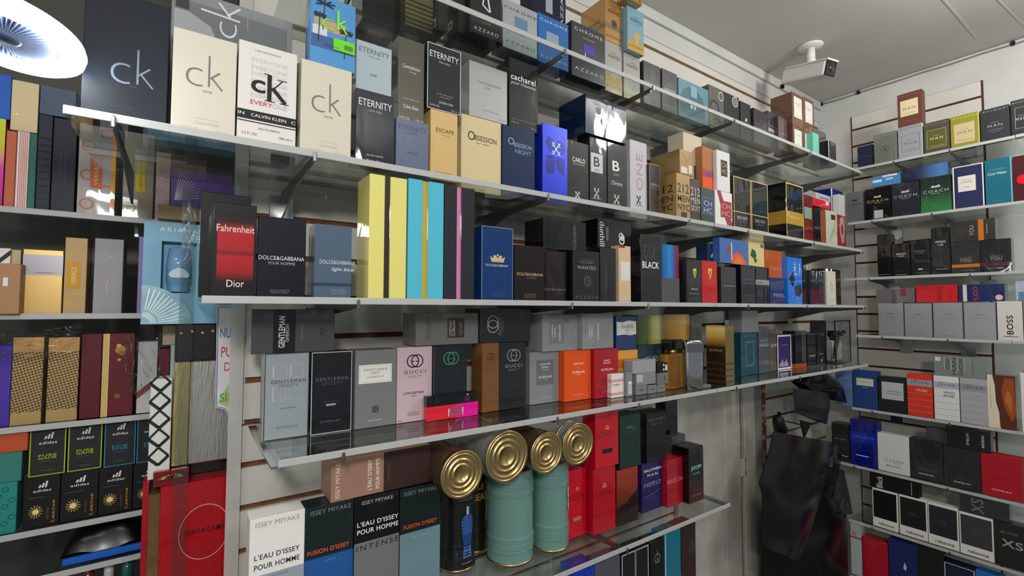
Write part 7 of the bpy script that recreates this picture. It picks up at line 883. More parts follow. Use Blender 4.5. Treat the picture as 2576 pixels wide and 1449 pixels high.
('p', "white-bordered box with embossed dark square, third of four on the right wall's seventh shelf", 7, 3080.0, 736.3, 342.5, -90, 113.3, 199.0, 50.0, 'E5E3DD', 'm', (('q', 0.04, 0.24, 0.96, 0.95, '2A2B2D', 'picture_panel', 'F'), ('t', 'XS', 0.5, 0.58, 0.2, 0.08, '55565A', 'w'), ('l', 0.25, 0.6, 0.75, 0.52, 0.012, '4A4B4E', 'fine_print'), ('t', 'rabanne', 0.54, 0.11, 0.62, 0.075, '2E2E2E', 'b'))),
('p', "white-bordered box with embossed dark square, fourth of four on the right wall's seventh shelf", 7, 3080.0, 618.0, 342.5, -90, 115.6, 194.0, 50.0, 'E5E3DD', 'm', (('q', 0.04, 0.24, 0.96, 0.95, '3F3E40', 'picture_panel', 'F'), ('t', 'XS', 0.5, 0.58, 0.2, 0.08, '55565A', 'w'), ('l', 0.25, 0.6, 0.75, 0.52, 0.012, '4A4B4E', 'fine_print'), ('t', 'rabanne', 0.54, 0.11, 0.62, 0.075, '2E2E2E', 'b'))),
('p', "black box with large grey stencil letters beside white-bordered boxes on the right wall's seventh shelf", 7, 3080.0, 501.2, 342.5, -90, 113.3, 195.6, 60.0, '2A2A2B', 'g', (('t', 'BLACK', 0.45, 0.78, 0.5, 0.05, '77777A', 'b'), ('t', 'XS', 0.5, 0.54, 0.6, 0.17, 'A9A9A6', 'b'))),
('p', "black box lying sideways with white sideways word on the right wall's seventh shelf", 7, 3080.0, 929.7, 544.4, -90, 208.2, 80.6, 50.0, '161617', 'm', (('t', 'Black', 0.21, 0.45, 0.13, 0.75, 'DADADA', 'rb'), ('l', 0.86, 0.1, 0.86, 0.9, 0.02, '8A8A8C', 'fine_print'))),
('p', "charcoal box lying sideways with broken grey letters on the right wall's seventh shelf", 7, 3080.0, 588.6, 542.1, -90, 166.6, 80.2, 50.0, '3A3B3E', 'g', (('t', 'XS', 0.37, 0.5, 0.26, 0.8, '77787C', 'rb'),)),
('p', "pale grey box with red stripe beside the black bag on the right wall's lowest shelf", 7, 3080.0, 1106.9, 40.5, -90, 50.3, 276.6, 60.0, 'B5BABD', 'm', (('b', 0.72, 0.75, 'B02A38', 'band'), ('t', 'D', 0.4, 0.8, 0.3, 0.05, 'B02A38', ''))),
('p', "red wrapped box on the bottom row on the right wall's lowest shelf", 7, 3080.0, 1019.7, 40.5, -90, 113.5, 225.5, 70.0, 'B0182A', 'g', ()),
('p', "navy box with small white rider emblem on the right wall's lowest shelf", 7, 3080.0, 899.4, 40.5, -90, 120.1, 260.5, 70.0, '232C66', 'g', (('p', ((0.5, 0.5), (0.56, 0.62), (0.62, 0.55), (0.6, 0.46)), 'C9CCDC', 'emblem'),)),
('p', "black-green box on the bottom row on the right wall's lowest shelf", 7, 3080.0, 788.0, 40.5, -90, 100.2, 263.9, 70.0, '1E2420', 'g', ()),
('p', "dark box with white outline and curved line on the right wall's lowest shelf", 7, 3080.0, 682.9, 40.5, -90, 107.8, 234.2, 70.0, '1E2440', 'm', (('f', 0, 0, 1, 1, 0.03, 'D0D2D6'), ('O', 0.6, 0.55, 0.3, 0.02, '8A90A4', 'emblem'))),
('p', "bright blue box at the lower right frame edge on the right wall's lowest shelf", 7, 3080.0, 580.6, 40.5, -90, 92.1, 240.9, 70.0, '2A78C8', 'm', ()),
('p', "magenta and yellow iridescent box at the frame edge on the left bay's top shelf", 8, -362.6, 1580.0, 1730.5, 0, 22.3, 210.4, 60.0, 'D8389A', 'g', (('g', 'v', 0, 0, 1, 1, 'B02080@0,E040B0@.45,D8C838@.7,C8D838@1', 'printed_panel'),)),
('p', "coral red slim box left of the red-striped white one on the left bay's top shelf", 8, -340.8, 1580.0, 1730.5, 0, 17.2, 185.4, 60.0, 'C8684A', 'g', ()),
('p', "white slim box with fine red stripes on the left bay's top shelf", 8, -321.0, 1580.0, 1730.5, 0, 20.2, 188.1, 60.0, 'E5E0DC', 'm', (('q', 0.2, 0, 0.27, 1, 'D8706A', 'stripe', 'F'), ('q', 0.35, 0, 0.42, 1, 'D8706A', 'stripe', 'F'), ('q', 0.5, 0, 0.57, 1, 'D8706A', 'stripe', 'F'), ('q', 0.65, 0, 0.72, 1, 'D8706A', 'stripe', 'F'), ('q', 0.8, 0, 0.87, 1, 'D8706A', 'stripe', 'F'))),
('p', "slim green box right of the red-striped white one on the left bay's top shelf", 8, -303.8, 1580.0, 1730.5, 0, 12.6, 186.9, 60.0, '2E6A5A', 'm', ()),
('p', "cream glossy box stacked high beside the round lamp on the left bay's top shelf", 8, -321.4, 1580.0, 1919.2, 0, 46.1, 120.6, 70.0, 'D8C49A', 'g', (('o', 0.22, 0.32, 0.05, 'F0E8D4', 'print'),)),
('p', 'bright blue box at the left frame edge below the lamp', 8, -362.6, 1580.0, 1941.5, 0, 34.0, 105.5, 70.0, '2E62C0', 'm', ()),
('p', "dark navy ribbed box standing left of a plain one on the left bay's top shelf", 8, -283.7, 1580.0, 1730.5, 0, 24.7, 237.6, 70.0, '242B3A', 'm', (('b', 0.05, 0.065, '12161F', 'stripe'), ('b', 0.12, 0.135, '12161F', 'stripe'), ('b', 0.19, 0.205, '12161F', 'stripe'), ('b', 0.26, 0.275, '12161F', 'stripe'), ('b', 0.33, 0.345, '12161F', 'stripe'), ('b', 0.4, 0.415, '12161F', 'stripe'), ('b', 0.47, 0.485, '12161F', 'stripe'), ('b', 0.54, 0.555, '12161F', 'stripe'), ('b', 0.61, 0.625, '12161F', 'stripe'), ('b', 0.68, 0.695, '12161F', 'stripe'), ('b', 0.75, 0.765, '12161F', 'stripe'))),
('p', "plain dark navy box right of the ribbed one on the left bay's top shelf", 8, -246.8, 1570.0, 1730.5, 0, 42.5, 232.7, 70.0, '1E2430', 'm', (('l', 0.35, 0.35, 0.35, 0.7, 0.015, '4A566A', 'print'), ('l', 0.55, 0.3, 0.55, 0.65, 0.015, '4A566A', 'print'))),
('p', "shiny navy box reflecting the lamp stacked above ribbed box on the left bay's top shelf", 8, -263.6, 1580.0, 1968.7, 0, 65.6, 71.7, 70.0, '34415E', 'M', ()),
('p', "silver baroque-print box with orange centre label on the left bay's top shelf", 8, -184.6, 1565.0, 1730.5, 0, 71.5, 228.3, 60.0, 'A9A6A4', 'g', (('O', 0.25, 0.12, 0.17, 0.05, 'C0643A', 'print'), ('O', 0.75, 0.28, 0.17, 0.05, 'C0643A', 'print'), ('O', 0.25, 0.44, 0.17, 0.05, 'C0643A', 'print'), ('O', 0.75, 0.6, 0.17, 0.05, 'C0643A', 'print'), ('O', 0.25, 0.76, 0.17, 0.05, 'C0643A', 'print'), ('O', 0.75, 0.92, 0.17, 0.05, 'C0643A', 'print'), ('q', 0.32, 0.3, 0.64, 0.66, 'C8622A', 'label_panel', 'F'), ('t', 'VERSACE', 0.48, 0.48, 0.1, 0.3, 'E5C8B0', 'r'), ('q', 0.88, 0, 1, 1, 'E09A2A', 'border', 'F'))),
('p', "silver baroque-print box with yellow centre label on the left bay's top shelf", 8, -102.1, 1565.0, 1730.5, 0, 63.2, 237.8, 60.0, '9A968A', 'g', (('O', 0.25, 0.12, 0.17, 0.05, 'C0A03A', 'print'), ('O', 0.75, 0.28, 0.17, 0.05, 'C0A03A', 'print'), ('O', 0.25, 0.44, 0.17, 0.05, 'C0A03A', 'print'), ('O', 0.75, 0.6, 0.17, 0.05, 'C0A03A', 'print'), ('O', 0.25, 0.76, 0.17, 0.05, 'C0A03A', 'print'), ('O', 0.75, 0.92, 0.17, 0.05, 'C0A03A', 'print'), ('q', 0.42, 0.3, 0.72, 0.64, 'C8B82E', 'label_panel', 'F'), ('t', 'VERSACE', 0.57, 0.47, 0.08, 0.3, '8A7A1E', 'r'))),
('p', "pinkish damask box beside the purple box on the left bay's top shelf", 8, -50.6, 1565.0, 1730.5, 0, 31.0, 185.2, 50.0, 'C9B5B0', 'm', (('O', 0.25, 0.12, 0.17, 0.05, 'A58E88', 'print'), ('O', 0.75, 0.28, 0.17, 0.05, 'A58E88', 'print'), ('O', 0.25, 0.44, 0.17, 0.05, 'A58E88', 'print'), ('O', 0.75, 0.6, 0.17, 0.05, 'A58E88', 'print'), ('O', 0.25, 0.76, 0.17, 0.05, 'A58E88', 'print'), ('O', 0.75, 0.92, 0.17, 0.05, 'A58E88', 'print'))),
('p', "plain tan box under the purple box on the left bay's top shelf", 8, -7.0, 1520.0, 1730.5, 0, 103.5, 36.8, 44.4, 'A58C70', 'm', ()),
('p', "black, white and brown diagonal-striped box at the frame edge on the left bay's second shelf", 8, -343.9, 1570.0, 1484.5, 0, 25.8, 152.0, 60.0, 'E0DAD2', 'm', (('p', ((0, -0.1), (0, -0.02), (1, 0.18), (1, 0.1)), '2A2626', 'print'), ('p', ((0, 0.1), (0, 0.18), (1, 0.38), (1, 0.3)), '8A6A4A', 'print'), ('p', ((0, 0.3), (0, 0.38), (1, 0.58), (1, 0.5)), '2A2626', 'print'), ('p', ((0, 0.5), (0, 0.58), (1, 0.78), (1, 0.7)), '8A6A4A', 'print'), ('p', ((0, 0.7), (0, 0.78), (1, 0.98), (1, 0.9)), '2A2626', 'print'), ('p', ((0, 0), (0, 0.1), (1, 0.3), (1, 0.2)), '2A2626', 'print'))),
('p', "slim gold-tan box behind the kraft band box on the left bay's second shelf", 8, -321.9, 1570.0, 1484.5, 0, 15.6, 149.6, 60.0, 'B9A67E', 'm', ()),
('p', "kraft brown box with barcode sticker at the frame edge on the left bay's second shelf", 8, -324.8, 1530.0, 1484.5, 0, 39.5, 114.4, 35.0, 'A87E58', 'm', (('q', 0.3, 0.55, 0.5, 0.72, 'E0DDD8', 'sticker', 'F'),)),
('p', "gold box with grey paper sleeve across it on the left bay's second shelf", 8, -275.5, 1570.0, 1484.5, 0, 69.9, 153.0, 60.0, 'C9A560', 'M', (('b', 0.6, 0.92, '8E8A92', 'sleeve'), ('l', 0.3, 0.64, 0.8, 0.64, 0.018, '3A3638', 'fine_print'))),
('p', "yellow baroque-print box with yellow label and side on the left bay's second shelf", 8, -217.6, 1570.0, 1484.5, 0, 40.8, 186.9, 70.0, 'C0A070', 'g', (('O', 0.25, 0.12, 0.17, 0.05, 'D8AC4A', 'print'), ('O', 0.75, 0.28, 0.17, 0.05, 'D8AC4A', 'print'), ('O', 0.25, 0.44, 0.17, 0.05, 'D8AC4A', 'print'), ('O', 0.75, 0.6, 0.17, 0.05, 'D8AC4A', 'print'), ('O', 0.25, 0.76, 0.17, 0.05, 'D8AC4A', 'print'), ('O', 0.75, 0.92, 0.17, 0.05, 'D8AC4A', 'print'), ('q', 0.12, 0.33, 0.72, 0.68, 'D2961E', 'label_panel', 'F'), ('t', 'VERSACE', 0.42, 0.5, 0.22, 0.22, 'F0E0B0', 'r'), ('q', 0, 0, 1, 1, 'C8921E', 'side_panel', 'R'))),
('p', "grey box with white constellation print on the left bay's second shelf", 8, -155.5, 1570.0, 1484.5, 0, 56.2, 189.7, 90.0, '9A969C', 'm', (('l', 0.25, 0.78, 0.62, 0.76, 0.012, 'D9D0C4', 'print'), ('l', 0.62, 0.76, 0.3, 0.68, 0.012, 'D9D0C4', 'print'), ('l', 0.5, 0.46, 0.42, 0.36, 0.012, 'D9D0C4', 'print'), ('l', 0.42, 0.36, 0.5, 0.26, 0.012, 'D9D0C4', 'print'), ('o', 0.15, 0.08, 0.012, 'E5E2DC', 'print'), ('o', 0.7, 0.44, 0.012, 'E5E2DC', 'print'), ('o', 0.48, 0.8, 0.012, 'E5E2DC', 'print'), ('o', 0.26, 0.2, 0.012, 'E5E2DC', 'print'), ('o', 0.81, 0.56, 0.012, 'E5E2DC', 'print'), ('o', 0.59, 0.92, 0.012, 'E5E2DC', 'print'), ('o', 0.37, 0.32, 0.012, 'E5E2DC', 'print'), ('o', 0.15, 0.68, 0.012, 'E5E2DC', 'print'), ('o', 0.7, 0.08, 0.012, 'E5E2DC', 'print'), ('o', 0.48, 0.44, 0.012, 'E5E2DC', 'print'))),
('p', "slim lilac box left of the sky-blue gift set on the left bay's second shelf", 8, -91.0, 1580.0, 1484.5, 0, 13.0, 202.9, 70.0, '8A7AB0', 'm', ()),
('p', "violet-blue box at the frame edge under crumpled plastic on the left bay's third shelf", 8, -337.1, 1570.0, 1225.5, 0, 32.4, 185.3, 60.0, '4A35A0', 'm', ()),
('p', "gold houndstooth box, left one of two on the left bay's third shelf", 8, -293.8, 1570.0, 1225.5, 0, 51.6, 203.4, 60.0, 'C9A56A', 'M', (('h', 0, 0.14, 1, 0.83, '4A3A22'), ('q', 0, 0.83, 1, 1, 'CF9E62', 'band', 'F'), ('b', 0, 0.12, 'C0A062', 'band'))),
('p', "gold houndstooth box, right one of two on the left bay's third shelf", 8, -232.1, 1570.0, 1225.5, 0, 54.9, 201.4, 60.0, 'C9A56A', 'M', (('h', 0, 0.14, 1, 0.83, '4A3A22'), ('q', 0, 0.83, 1, 1, 'CF9E62', 'band', 'F'), ('b', 0, 0.12, 'C0A062', 'band'))),
('p', "plain maroon box left of the gold lion box on the left bay's third shelf", 8, -181.6, 1570.0, 1225.5, 0, 38.4, 208.5, 60.0, '5A1C28', 'm', ()),
('p', "maroon box with gold spine and embossed gold lion head on the left bay's third shelf", 8, -129.3, 1570.0, 1225.5, 0, 62.8, 208.0, 60.0, '64202A', 'm', (('q', 0, 0, 0.2, 1, 'CDB06A', 'spine', 'F'), ('q', 0.18, 0, 0.2, 1, 'F0DC9A', 'spine', 'F'), ('o', 0.55, 0.8, 0.17, 'A8863E', 'emblem'), ('o', 0.5, 0.85, 0.08, 'C9A85A', 'emblem'), ('o', 0.6, 0.76, 0.1, '8A6A2E', 'emblem'), ('o', 0.52, 0.68, 0.06, 'B8964A', 'emblem'), ('o', 0.5, 0.24, 0.1, '7A5A2E', 'lower_emblem'))),
('p', "white box with diagonal rose stripe under crumpled plastic on the left bay's third shelf", 8, -70.1, 1570.0, 1225.5, 0, 41.0, 184.2, 60.0, 'C9C6C8', 'm', (('p', ((0, 0.2), (0, 0.3), (1, 0.5), (1, 0.4)), '8A4A40', 'print'),)),
('p', "slim maroon box left of the pale teal box on the left bay's third shelf", 8, -35.7, 1570.0, 1225.5, 0, 24.1, 165.2, 60.0, '6A2030', 'm', ()),
('p', "pale teal box behind the clear upright strip on the left bay's third shelf", 8, 4.8, 1530.0, 1225.5, 0, 52.4, 176.4, 60.0, 'A5BCBC', 'm', ()),
('p', "small beige starry box above the pale teal one on the left bay's third shelf", 8, -20.4, 1530.0, 1402.5, 0, 37.9, 49.2, 50.0, 'B5A48A', 'm', ()),
('p', "black box with gold starburst, leftmost of four on the left bay's fourth shelf", 8, -259.7, 1570.0, 984.5, 0, 61.6, 116.6, 45.0, '1A1A1C', 'm', (('l', 0.41, 0.765, 0.45, 0.82, 0.055, 'DADAD8', 'emblem'), ('l', 0.5, 0.765, 0.54, 0.855, 0.055, 'DADAD8', 'emblem'), ('l', 0.59, 0.765, 0.63, 0.89, 0.055, 'DADAD8', 'emblem'), ('t', 'adidas', 0.5, 0.71, 0.5, 0.05, 'DADAD8', 'b'), ('l', 0.1, 0.58, 0.6, 0.58, 0.01, '77777A', 'fine_print'), ('l', 0.34, 0.3, 0.54, 0.3, 0.02, 'D8B45A', 'print'), ('l', 0.34, 0.3, 0.52, 0.357, 0.02, 'D8B45A', 'print'), ('l', 0.34, 0.3, 0.464, 0.402, 0.02, 'D8B45A', 'print'), ('l', 0.34, 0.3, 0.384, 0.427, 0.02, 'D8B45A', 'print'), ('l', 0.34, 0.3, 0.295, 0.427, 0.02, 'D8B45A', 'print'), ('l', 0.34, 0.3, 0.214, 0.401, 0.02, 'D8B45A', 'print'), ('l', 0.34, 0.3, 0.159, 0.356, 0.02, 'D8B45A', 'print'), ('l', 0.34, 0.3, 0.14, 0.299, 0.02, 'D8B45A', 'print'), ('l', 0.34, 0.3, 0.161, 0.242, 0.02, 'D8B45A', 'print'), ('l', 0.34, 0.3, 0.217, 0.197, 0.02, 'D8B45A', 'print'), ('l', 0.34, 0.3, 0.298, 0.173, 0.02, 'D8B45A', 'print'), ('l', 0.34, 0.3, 0.387, 0.174, 0.02, 'D8B45A', 'print'), ('l', 0.34, 0.3, 0.467, 0.2, 0.02, 'D8B45A', 'print'), ('l', 0.34, 0.3, 0.522, 0.245, 0.02, 'D8B45A', 'print'), ('o', 0.34, 0.3, 0.09, 'F0D890', 'print'), ('t', 'League', 0.84, 0.27, 0.13, 0.44, 'B07E3A', 'rb'), ('t', 'VICTORY', 0.68, 0.24, 0.05, 0.26, '8A6430', 'r'))),
('p', "black box with gold starburst, second of four on the left bay's fourth shelf", 8, -193.3, 1570.0, 984.5, 0, 68.3, 116.1, 45.0, '1A1A1C', 'm', (('l', 0.41, 0.765, 0.45, 0.82, 0.055, 'DADAD8', 'emblem'), ('l', 0.5, 0.765, 0.54, 0.855, 0.055, 'DADAD8', 'emblem'), ('l', 0.59, 0.765, 0.63, 0.89, 0.055, 'DADAD8', 'emblem'), ('t', 'adidas', 0.5, 0.71, 0.5, 0.05, 'DADAD8', 'b'), ('l', 0.1, 0.58, 0.6, 0.58, 0.01, '77777A', 'fine_print'), ('l', 0.34, 0.3, 0.54, 0.3, 0.02, 'D8B45A', 'print'), ('l', 0.34, 0.3, 0.52, 0.357, 0.02, 'D8B45A', 'print'), ('l', 0.34, 0.3, 0.464, 0.402, 0.02, 'D8B45A', 'print'), ('l', 0.34, 0.3, 0.384, 0.427, 0.02, 'D8B45A', 'print'), ('l', 0.34, 0.3, 0.295, 0.427, 0.02, 'D8B45A', 'print'), ('l', 0.34, 0.3, 0.214, 0.401, 0.02, 'D8B45A', 'print'), ('l', 0.34, 0.3, 0.159, 0.356, 0.02, 'D8B45A', 'print'), ('l', 0.34, 0.3, 0.14, 0.299, 0.02, 'D8B45A', 'print'), ('l', 0.34, 0.3, 0.161, 0.242, 0.02, 'D8B45A', 'print'), ('l', 0.34, 0.3, 0.217, 0.197, 0.02, 'D8B45A', 'print'), ('l', 0.34, 0.3, 0.298, 0.173, 0.02, 'D8B45A', 'print'), ('l', 0.34, 0.3, 0.387, 0.174, 0.02, 'D8B45A', 'print'), ('l', 0.34, 0.3, 0.467, 0.2, 0.02, 'D8B45A', 'print'), ('l', 0.34, 0.3, 0.522, 0.245, 0.02, 'D8B45A', 'print'), ('o', 0.34, 0.3, 0.09, 'F0D890', 'print'), ('t', 'League', 0.84, 0.27, 0.13, 0.44, 'B07E3A', 'rb'), ('t', 'VICTORY', 0.68, 0.24, 0.05, 0.26, '8A6430', 'r'))),
('p', "black box with gold starburst, third of four on the left bay's fourth shelf", 8, -125.3, 1570.0, 984.5, 0, 65.5, 114.5, 45.0, '1A1A1C', 'm', (('l', 0.41, 0.765, 0.45, 0.82, 0.055, 'DADAD8', 'emblem'), ('l', 0.5, 0.765, 0.54, 0.855, 0.055, 'DADAD8', 'emblem'), ('l', 0.59, 0.765, 0.63, 0.89, 0.055, 'DADAD8', 'emblem'), ('t', 'adidas', 0.5, 0.71, 0.5, 0.05, 'DADAD8', 'b'), ('l', 0.1, 0.58, 0.6, 0.58, 0.01, '77777A', 'fine_print'), ('l', 0.34, 0.3, 0.54, 0.3, 0.02, 'D8B45A', 'print'), ('l', 0.34, 0.3, 0.52, 0.357, 0.02, 'D8B45A', 'print'), ('l', 0.34, 0.3, 0.464, 0.402, 0.02, 'D8B45A', 'print'), ('l', 0.34, 0.3, 0.384, 0.427, 0.02, 'D8B45A', 'print'), ('l', 0.34, 0.3, 0.295, 0.427, 0.02, 'D8B45A', 'print'), ('l', 0.34, 0.3, 0.214, 0.401, 0.02, 'D8B45A', 'print'), ('l', 0.34, 0.3, 0.159, 0.356, 0.02, 'D8B45A', 'print'), ('l', 0.34, 0.3, 0.14, 0.299, 0.02, 'D8B45A', 'print'), ('l', 0.34, 0.3, 0.161, 0.242, 0.02, 'D8B45A', 'print'), ('l', 0.34, 0.3, 0.217, 0.197, 0.02, 'D8B45A', 'print'), ('l', 0.34, 0.3, 0.298, 0.173, 0.02, 'D8B45A', 'print'), ('l', 0.34, 0.3, 0.387, 0.174, 0.02, 'D8B45A', 'print'), ('l', 0.34, 0.3, 0.467, 0.2, 0.02, 'D8B45A', 'print'), ('l', 0.34, 0.3, 0.522, 0.245, 0.02, 'D8B45A', 'print'), ('o', 0.34, 0.3, 0.09, 'F0D890', 'print'), ('t', 'League', 0.84, 0.27, 0.13, 0.44, 'B07E3A', 'rb'), ('t', 'VICTORY', 0.68, 0.24, 0.05, 0.26, '8A6430', 'r'))),
('p', "black box with gold starburst, rightmost of four on the left bay's fourth shelf", 8, -57.0, 1570.0, 984.5, 0, 68.4, 113.2, 45.0, '1A1A1C', 'm', (('l', 0.41, 0.765, 0.45, 0.82, 0.055, 'DADAD8', 'emblem'), ('l', 0.5, 0.765, 0.54, 0.855, 0.055, 'DADAD8', 'emblem'), ('l', 0.59, 0.765, 0.63, 0.89, 0.055, 'DADAD8', 'emblem'), ('t', 'adidas', 0.5, 0.71, 0.5, 0.05, 'DADAD8', 'b'), ('l', 0.1, 0.58, 0.6, 0.58, 0.01, '77777A', 'fine_print'), ('l', 0.34, 0.3, 0.54, 0.3, 0.02, 'D8B45A', 'print'), ('l', 0.34, 0.3, 0.52, 0.357, 0.02, 'D8B45A', 'print'), ('l', 0.34, 0.3, 0.464, 0.402, 0.02, 'D8B45A', 'print'), ('l', 0.34, 0.3, 0.384, 0.427, 0.02, 'D8B45A', 'print'), ('l', 0.34, 0.3, 0.295, 0.427, 0.02, 'D8B45A', 'print'), ('l', 0.34, 0.3, 0.214, 0.401, 0.02, 'D8B45A', 'print'), ('l', 0.34, 0.3, 0.159, 0.356, 0.02, 'D8B45A', 'print'), ('l', 0.34, 0.3, 0.14, 0.299, 0.02, 'D8B45A', 'print'), ('l', 0.34, 0.3, 0.161, 0.242, 0.02, 'D8B45A', 'print'), ('l', 0.34, 0.3, 0.217, 0.197, 0.02, 'D8B45A', 'print'), ('l', 0.34, 0.3, 0.298, 0.173, 0.02, 'D8B45A', 'print'), ('l', 0.34, 0.3, 0.387, 0.174, 0.02, 'D8B45A', 'print'), ('l', 0.34, 0.3, 0.467, 0.2, 0.02, 'D8B45A', 'print'), ('l', 0.34, 0.3, 0.522, 0.245, 0.02, 'D8B45A', 'print'), ('o', 0.34, 0.3, 0.09, 'F0D890', 'print'), ('t', 'League', 0.84, 0.27, 0.13, 0.44, 'B07E3A', 'rb'), ('t', 'VICTORY', 0.68, 0.24, 0.05, 0.26, '8A6430', 'r'))),
('p', "black box with lime border, left one of two on the left bay's fourth shelf", 8, -253.3, 1570.0, 1101.7, 0, 63.0, 117.5, 45.0, '2A2A2C', 'm', (('f', 0, 0, 1, 1, 0.035, 'A8BC1E'), ('l', 0.41, 0.725, 0.45, 0.78, 0.055, 'D0D0CE', 'emblem'), ('l', 0.5, 0.725, 0.54, 0.815, 0.055, 'D0D0CE', 'emblem'), ('l', 0.59, 0.725, 0.63, 0.85, 0.055, 'D0D0CE', 'emblem'), ('t', 'adidas', 0.5, 0.65, 0.5, 0.055, 'D0D0CE', 'b'), ('t', 'PURE', 0.5, 0.4, 0.5, 0.045, 'A8BC1E', 'b'), ('t', 'GAME', 0.5, 0.345, 0.5, 0.045, 'A8BC1E', 'b'), ('l', 0.3, 0.28, 0.6, 0.28, 0.01, '77777A', 'fine_print'), ('l', 0.35, 0.1, 0.7, 0.1, 0.012, '77777A', 'fine_print'))),
('p', "black box with lime border, right one of two on the left bay's fourth shelf", 8, -186.4, 1570.0, 1101.2, 0, 62.6, 120.7, 45.0, '2A2A2C', 'm', (('f', 0, 0, 1, 1, 0.035, 'A8BC1E'), ('l', 0.41, 0.725, 0.45, 0.78, 0.055, 'D0D0CE', 'emblem'), ('l', 0.5, 0.725, 0.54, 0.815, 0.055, 'D0D0CE', 'emblem'), ('l', 0.59, 0.725, 0.63, 0.85, 0.055, 'D0D0CE', 'emblem'), ('t', 'adidas', 0.5, 0.65, 0.5, 0.055, 'D0D0CE', 'b'), ('t', 'PURE', 0.5, 0.4, 0.5, 0.045, 'A8BC1E', 'b'), ('t', 'GAME', 0.5, 0.345, 0.5, 0.045, 'A8BC1E', 'b'), ('l', 0.3, 0.28, 0.6, 0.28, 0.01, '77777A', 'fine_print'), ('l', 0.35, 0.1, 0.7, 0.1, 0.012, '77777A', 'fine_print'))),
('p', "black box with teal-blue border, left one of two on the left bay's fourth shelf", 8, -119.9, 1570.0, 1099.6, 0, 61.4, 124.0, 45.0, '26282B', 'm', (('f', 0, 0, 1, 1, 0.035, '2E86A5'), ('l', 0.41, 0.725, 0.45, 0.78, 0.055, 'D0D0CE', 'emblem'), ('l', 0.5, 0.725, 0.54, 0.815, 0.055, 'D0D0CE', 'emblem'), ('l', 0.59, 0.725, 0.63, 0.85, 0.055, 'D0D0CE', 'emblem'), ('t', 'adidas', 0.5, 0.65, 0.5, 0.055, 'D0D0CE', 'b'), ('t', 'ICE', 0.5, 0.4, 0.5, 0.045, '2E86A5', 'b'), ('t', 'DIVE', 0.5, 0.345, 0.5, 0.045, '2E86A5', 'b'), ('l', 0.3, 0.28, 0.6, 0.28, 0.01, '77777A', 'fine_print'), ('l', 0.35, 0.1, 0.7, 0.1, 0.012, '77777A', 'fine_print'))),
('p', "black box with teal-blue border, right one of two on the left bay's fourth shelf", 8, -56.3, 1570.0, 1098.3, 0, 60.1, 122.0, 45.0, '26282B', 'm', (('f', 0, 0, 1, 1, 0.035, '2E86A5'), ('l', 0.41, 0.725, 0.45, 0.78, 0.055, 'D0D0CE', 'emblem'), ('l', 0.5, 0.725, 0.54, 0.815, 0.055, 'D0D0CE', 'emblem'), ('l', 0.59, 0.725, 0.63, 0.85, 0.055, 'D0D0CE', 'emblem'), ('t', 'adidas', 0.5, 0.65, 0.5, 0.055, 'D0D0CE', 'b'), ('t', 'ICE', 0.5, 0.4, 0.5, 0.045, '2E86A5', 'b'), ('t', 'DIVE', 0.5, 0.345, 0.5, 0.045, '2E86A5', 'b'), ('l', 0.3, 0.28, 0.6, 0.28, 0.01, '77777A', 'fine_print'), ('l', 0.35, 0.1, 0.7, 0.1, 0.012, '77777A', 'fine_print'))),
('p', "teal box with dark hexagon net print on the left bay's fourth shelf", 8, -319.1, 1560.0, 984.5, 0, 38.6, 114.8, 60.0, '2E8A80', 'g', (('O', 0.2, 0.1, 0.13, 0.03, '1A4A48', 'print'), ('O', 0.5, 0.21, 0.13, 0.03, '1A4A48', 'print'), ('O', 0.8, 0.32, 0.13, 0.03, '1A4A48', 'print'), ('O', 0.2, 0.43, 0.13, 0.03, '1A4A48', 'print'), ('O', 0.5, 0.54, 0.13, 0.03, '1A4A48', 'print'), ('O', 0.8, 0.65, 0.13, 0.03, '1A4A48', 'print'), ('O', 0.2, 0.76, 0.13, 0.03, '1A4A48', 'print'), ('O', 0.5, 0.87, 0.13, 0.03, '1A4A48', 'print'))),
('p', "teal foil box under the orange foil one on the left bay's fourth shelf", 8, -317.6, 1560.0, 1099.9, 0, 46.3, 66.9, 60.0, '3A8078', 'g', ()),
('p', "orange foil box at the left frame edge on the left bay's fourth shelf", 8, -314.3, 1560.0, 1167.4, 0, 56.1, 46.6, 60.0, 'D8582A', 'M', ()),
('p', 'black shrink-wrapped box with white edges and tall capitals above a gold box', 0, 522.7, 1050.0, 1989.4, 0, 92.3, 164.3, 60.0, '2A2D31', 'g', (('f', 0, 0, 1, 1, 0.018, 'D9DBDC'), ('t', 'ETERNITY', 0.5, 0.84, 0.86, 0.095, 'E3E5E6', 'c'), ('t', 'FOR MEN', 0.5, 0.74, 0.33, 0.03, 'C3C5C6', ''), ('t', 'eau de toilette spray', 0.52, 0.25, 0.5, 0.024, 'B9BBBC', ''), ('t', 'vaporisateur', 0.52, 0.21, 0.32, 0.02, 'B9BBBC', ''), ('t', 'CALVIN KLEIN', 0.55, 0.125, 0.42, 0.035, 'D5D7D8', ''), ('t', '3.4 FL OZ', 0.22, 0.06, 0.28, 0.028, 'D5D7D8', ''), ('t', '100 ml e', 0.82, 0.04, 0.24, 0.026, 'B5B7B8', ''))),
('p', 'tan and orange two-tone box left of the white wrapped box on the second long shelf', 0, 1638.4, 1045.0, 1956.6, 0, 69.8, 162.8, 29.4, 'A87045', 'm', (('q', 0, 0, 1, 0.28, 'E0592A', 'printed_panel', 'F'), ('q', 0, 0.28, 1, 0.46, 'C8393A', 'printed_panel', 'F'), ('q', 0.3, 0.3, 0.86, 0.4, '4A5CA8', 'label_panel', 'F'))),
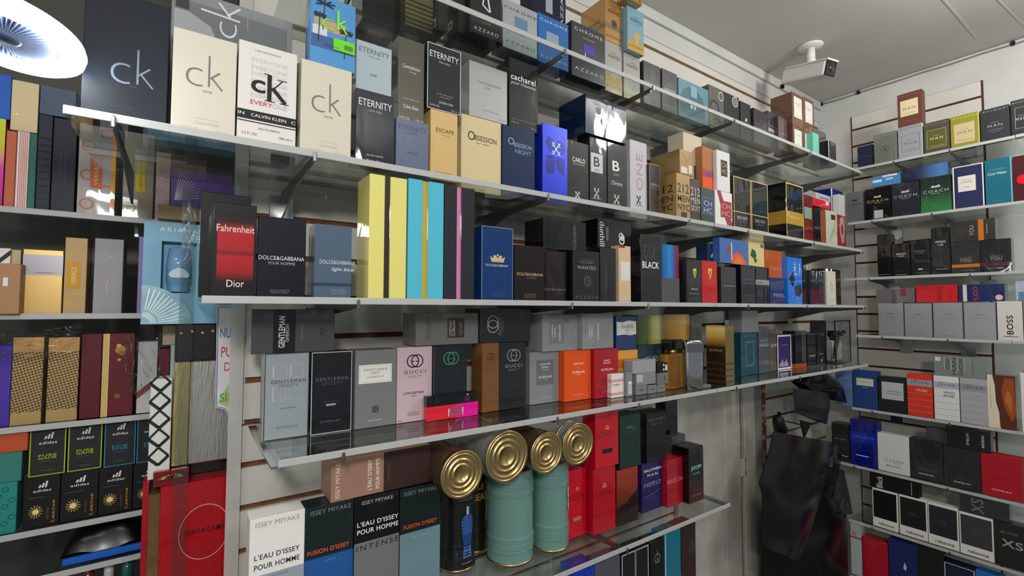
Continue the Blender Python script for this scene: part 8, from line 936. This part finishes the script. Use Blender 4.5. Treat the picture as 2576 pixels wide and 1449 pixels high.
('p', 'white wrapped box with small black square label above another white box', 0, 1719.6, 1030.0, 1956.6, 0, 89.8, 158.4, 50.0, 'DADADA', 'g', (('q', 0.3, 0.38, 0.8, 0.78, '1E1A18', 'label_panel', 'F'), ('t', 'CH', 0.55, 0.66, 0.38, 0.11, 'B79E70', ''), ('t', 'HC', 0.55, 0.5, 0.38, 0.11, 'B79E70', ''))),
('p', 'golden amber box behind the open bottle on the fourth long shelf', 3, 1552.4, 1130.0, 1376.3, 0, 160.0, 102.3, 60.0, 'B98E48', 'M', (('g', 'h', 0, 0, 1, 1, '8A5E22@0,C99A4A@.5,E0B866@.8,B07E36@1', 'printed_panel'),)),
('p', 'purple box with silver burst print below the second long shelf', 8, 46.3, 1520.0, 1767.9, 0, 156.9, 97.3, 70.0, '7A64A8', 'm', (('l', 0.05, 0.15, 0.388, 0.27, 0.008, 'E5E2EC', 'print'), ('l', 0.05, 0.15, 0.381, 0.356, 0.008, 'E5E2EC', 'print'), ('l', 0.05, 0.15, 0.369, 0.439, 0.008, 'E5E2EC', 'print'), ('l', 0.05, 0.15, 0.353, 0.519, 0.008, 'E5E2EC', 'print'), ('l', 0.05, 0.15, 0.334, 0.595, 0.008, 'E5E2EC', 'print'), ('l', 0.05, 0.15, 0.312, 0.665, 0.008, 'E5E2EC', 'print'), ('l', 0.05, 0.15, 0.286, 0.729, 0.008, 'E5E2EC', 'print'), ('l', 0.05, 0.15, 0.257, 0.786, 0.008, 'E5E2EC', 'print'), ('l', 0.05, 0.15, 0.226, 0.836, 0.008, 'E5E2EC', 'print'), ('l', 0.05, 0.15, 0.193, 0.877, 0.008, 'E5E2EC', 'print'), ('l', 0.05, 0.15, 0.158, 0.909, 0.008, 'E5E2EC', 'print'), ('l', 0.05, 0.15, 0.122, 0.932, 0.008, 'E5E2EC', 'print'), ('q', 0.93, -0.0, 1, 1, 'C9D0E4', 'sticker', 'F')))
]
KIND = {'p': 'perfume_box', 's': 'sample_box', 'g': 'gift_box'}
for b in BOXES:
    box_thing(KIND[b[0]], b[1], GROUPS[b[2]], b[3]/1000, b[4]/1000, b[5]/1000, math.radians(b[6]), b[7]/1000, b[8]/1000, b[9]/1000, b[10], b[11], b[12], b[13] if len(b) > 13 else None)
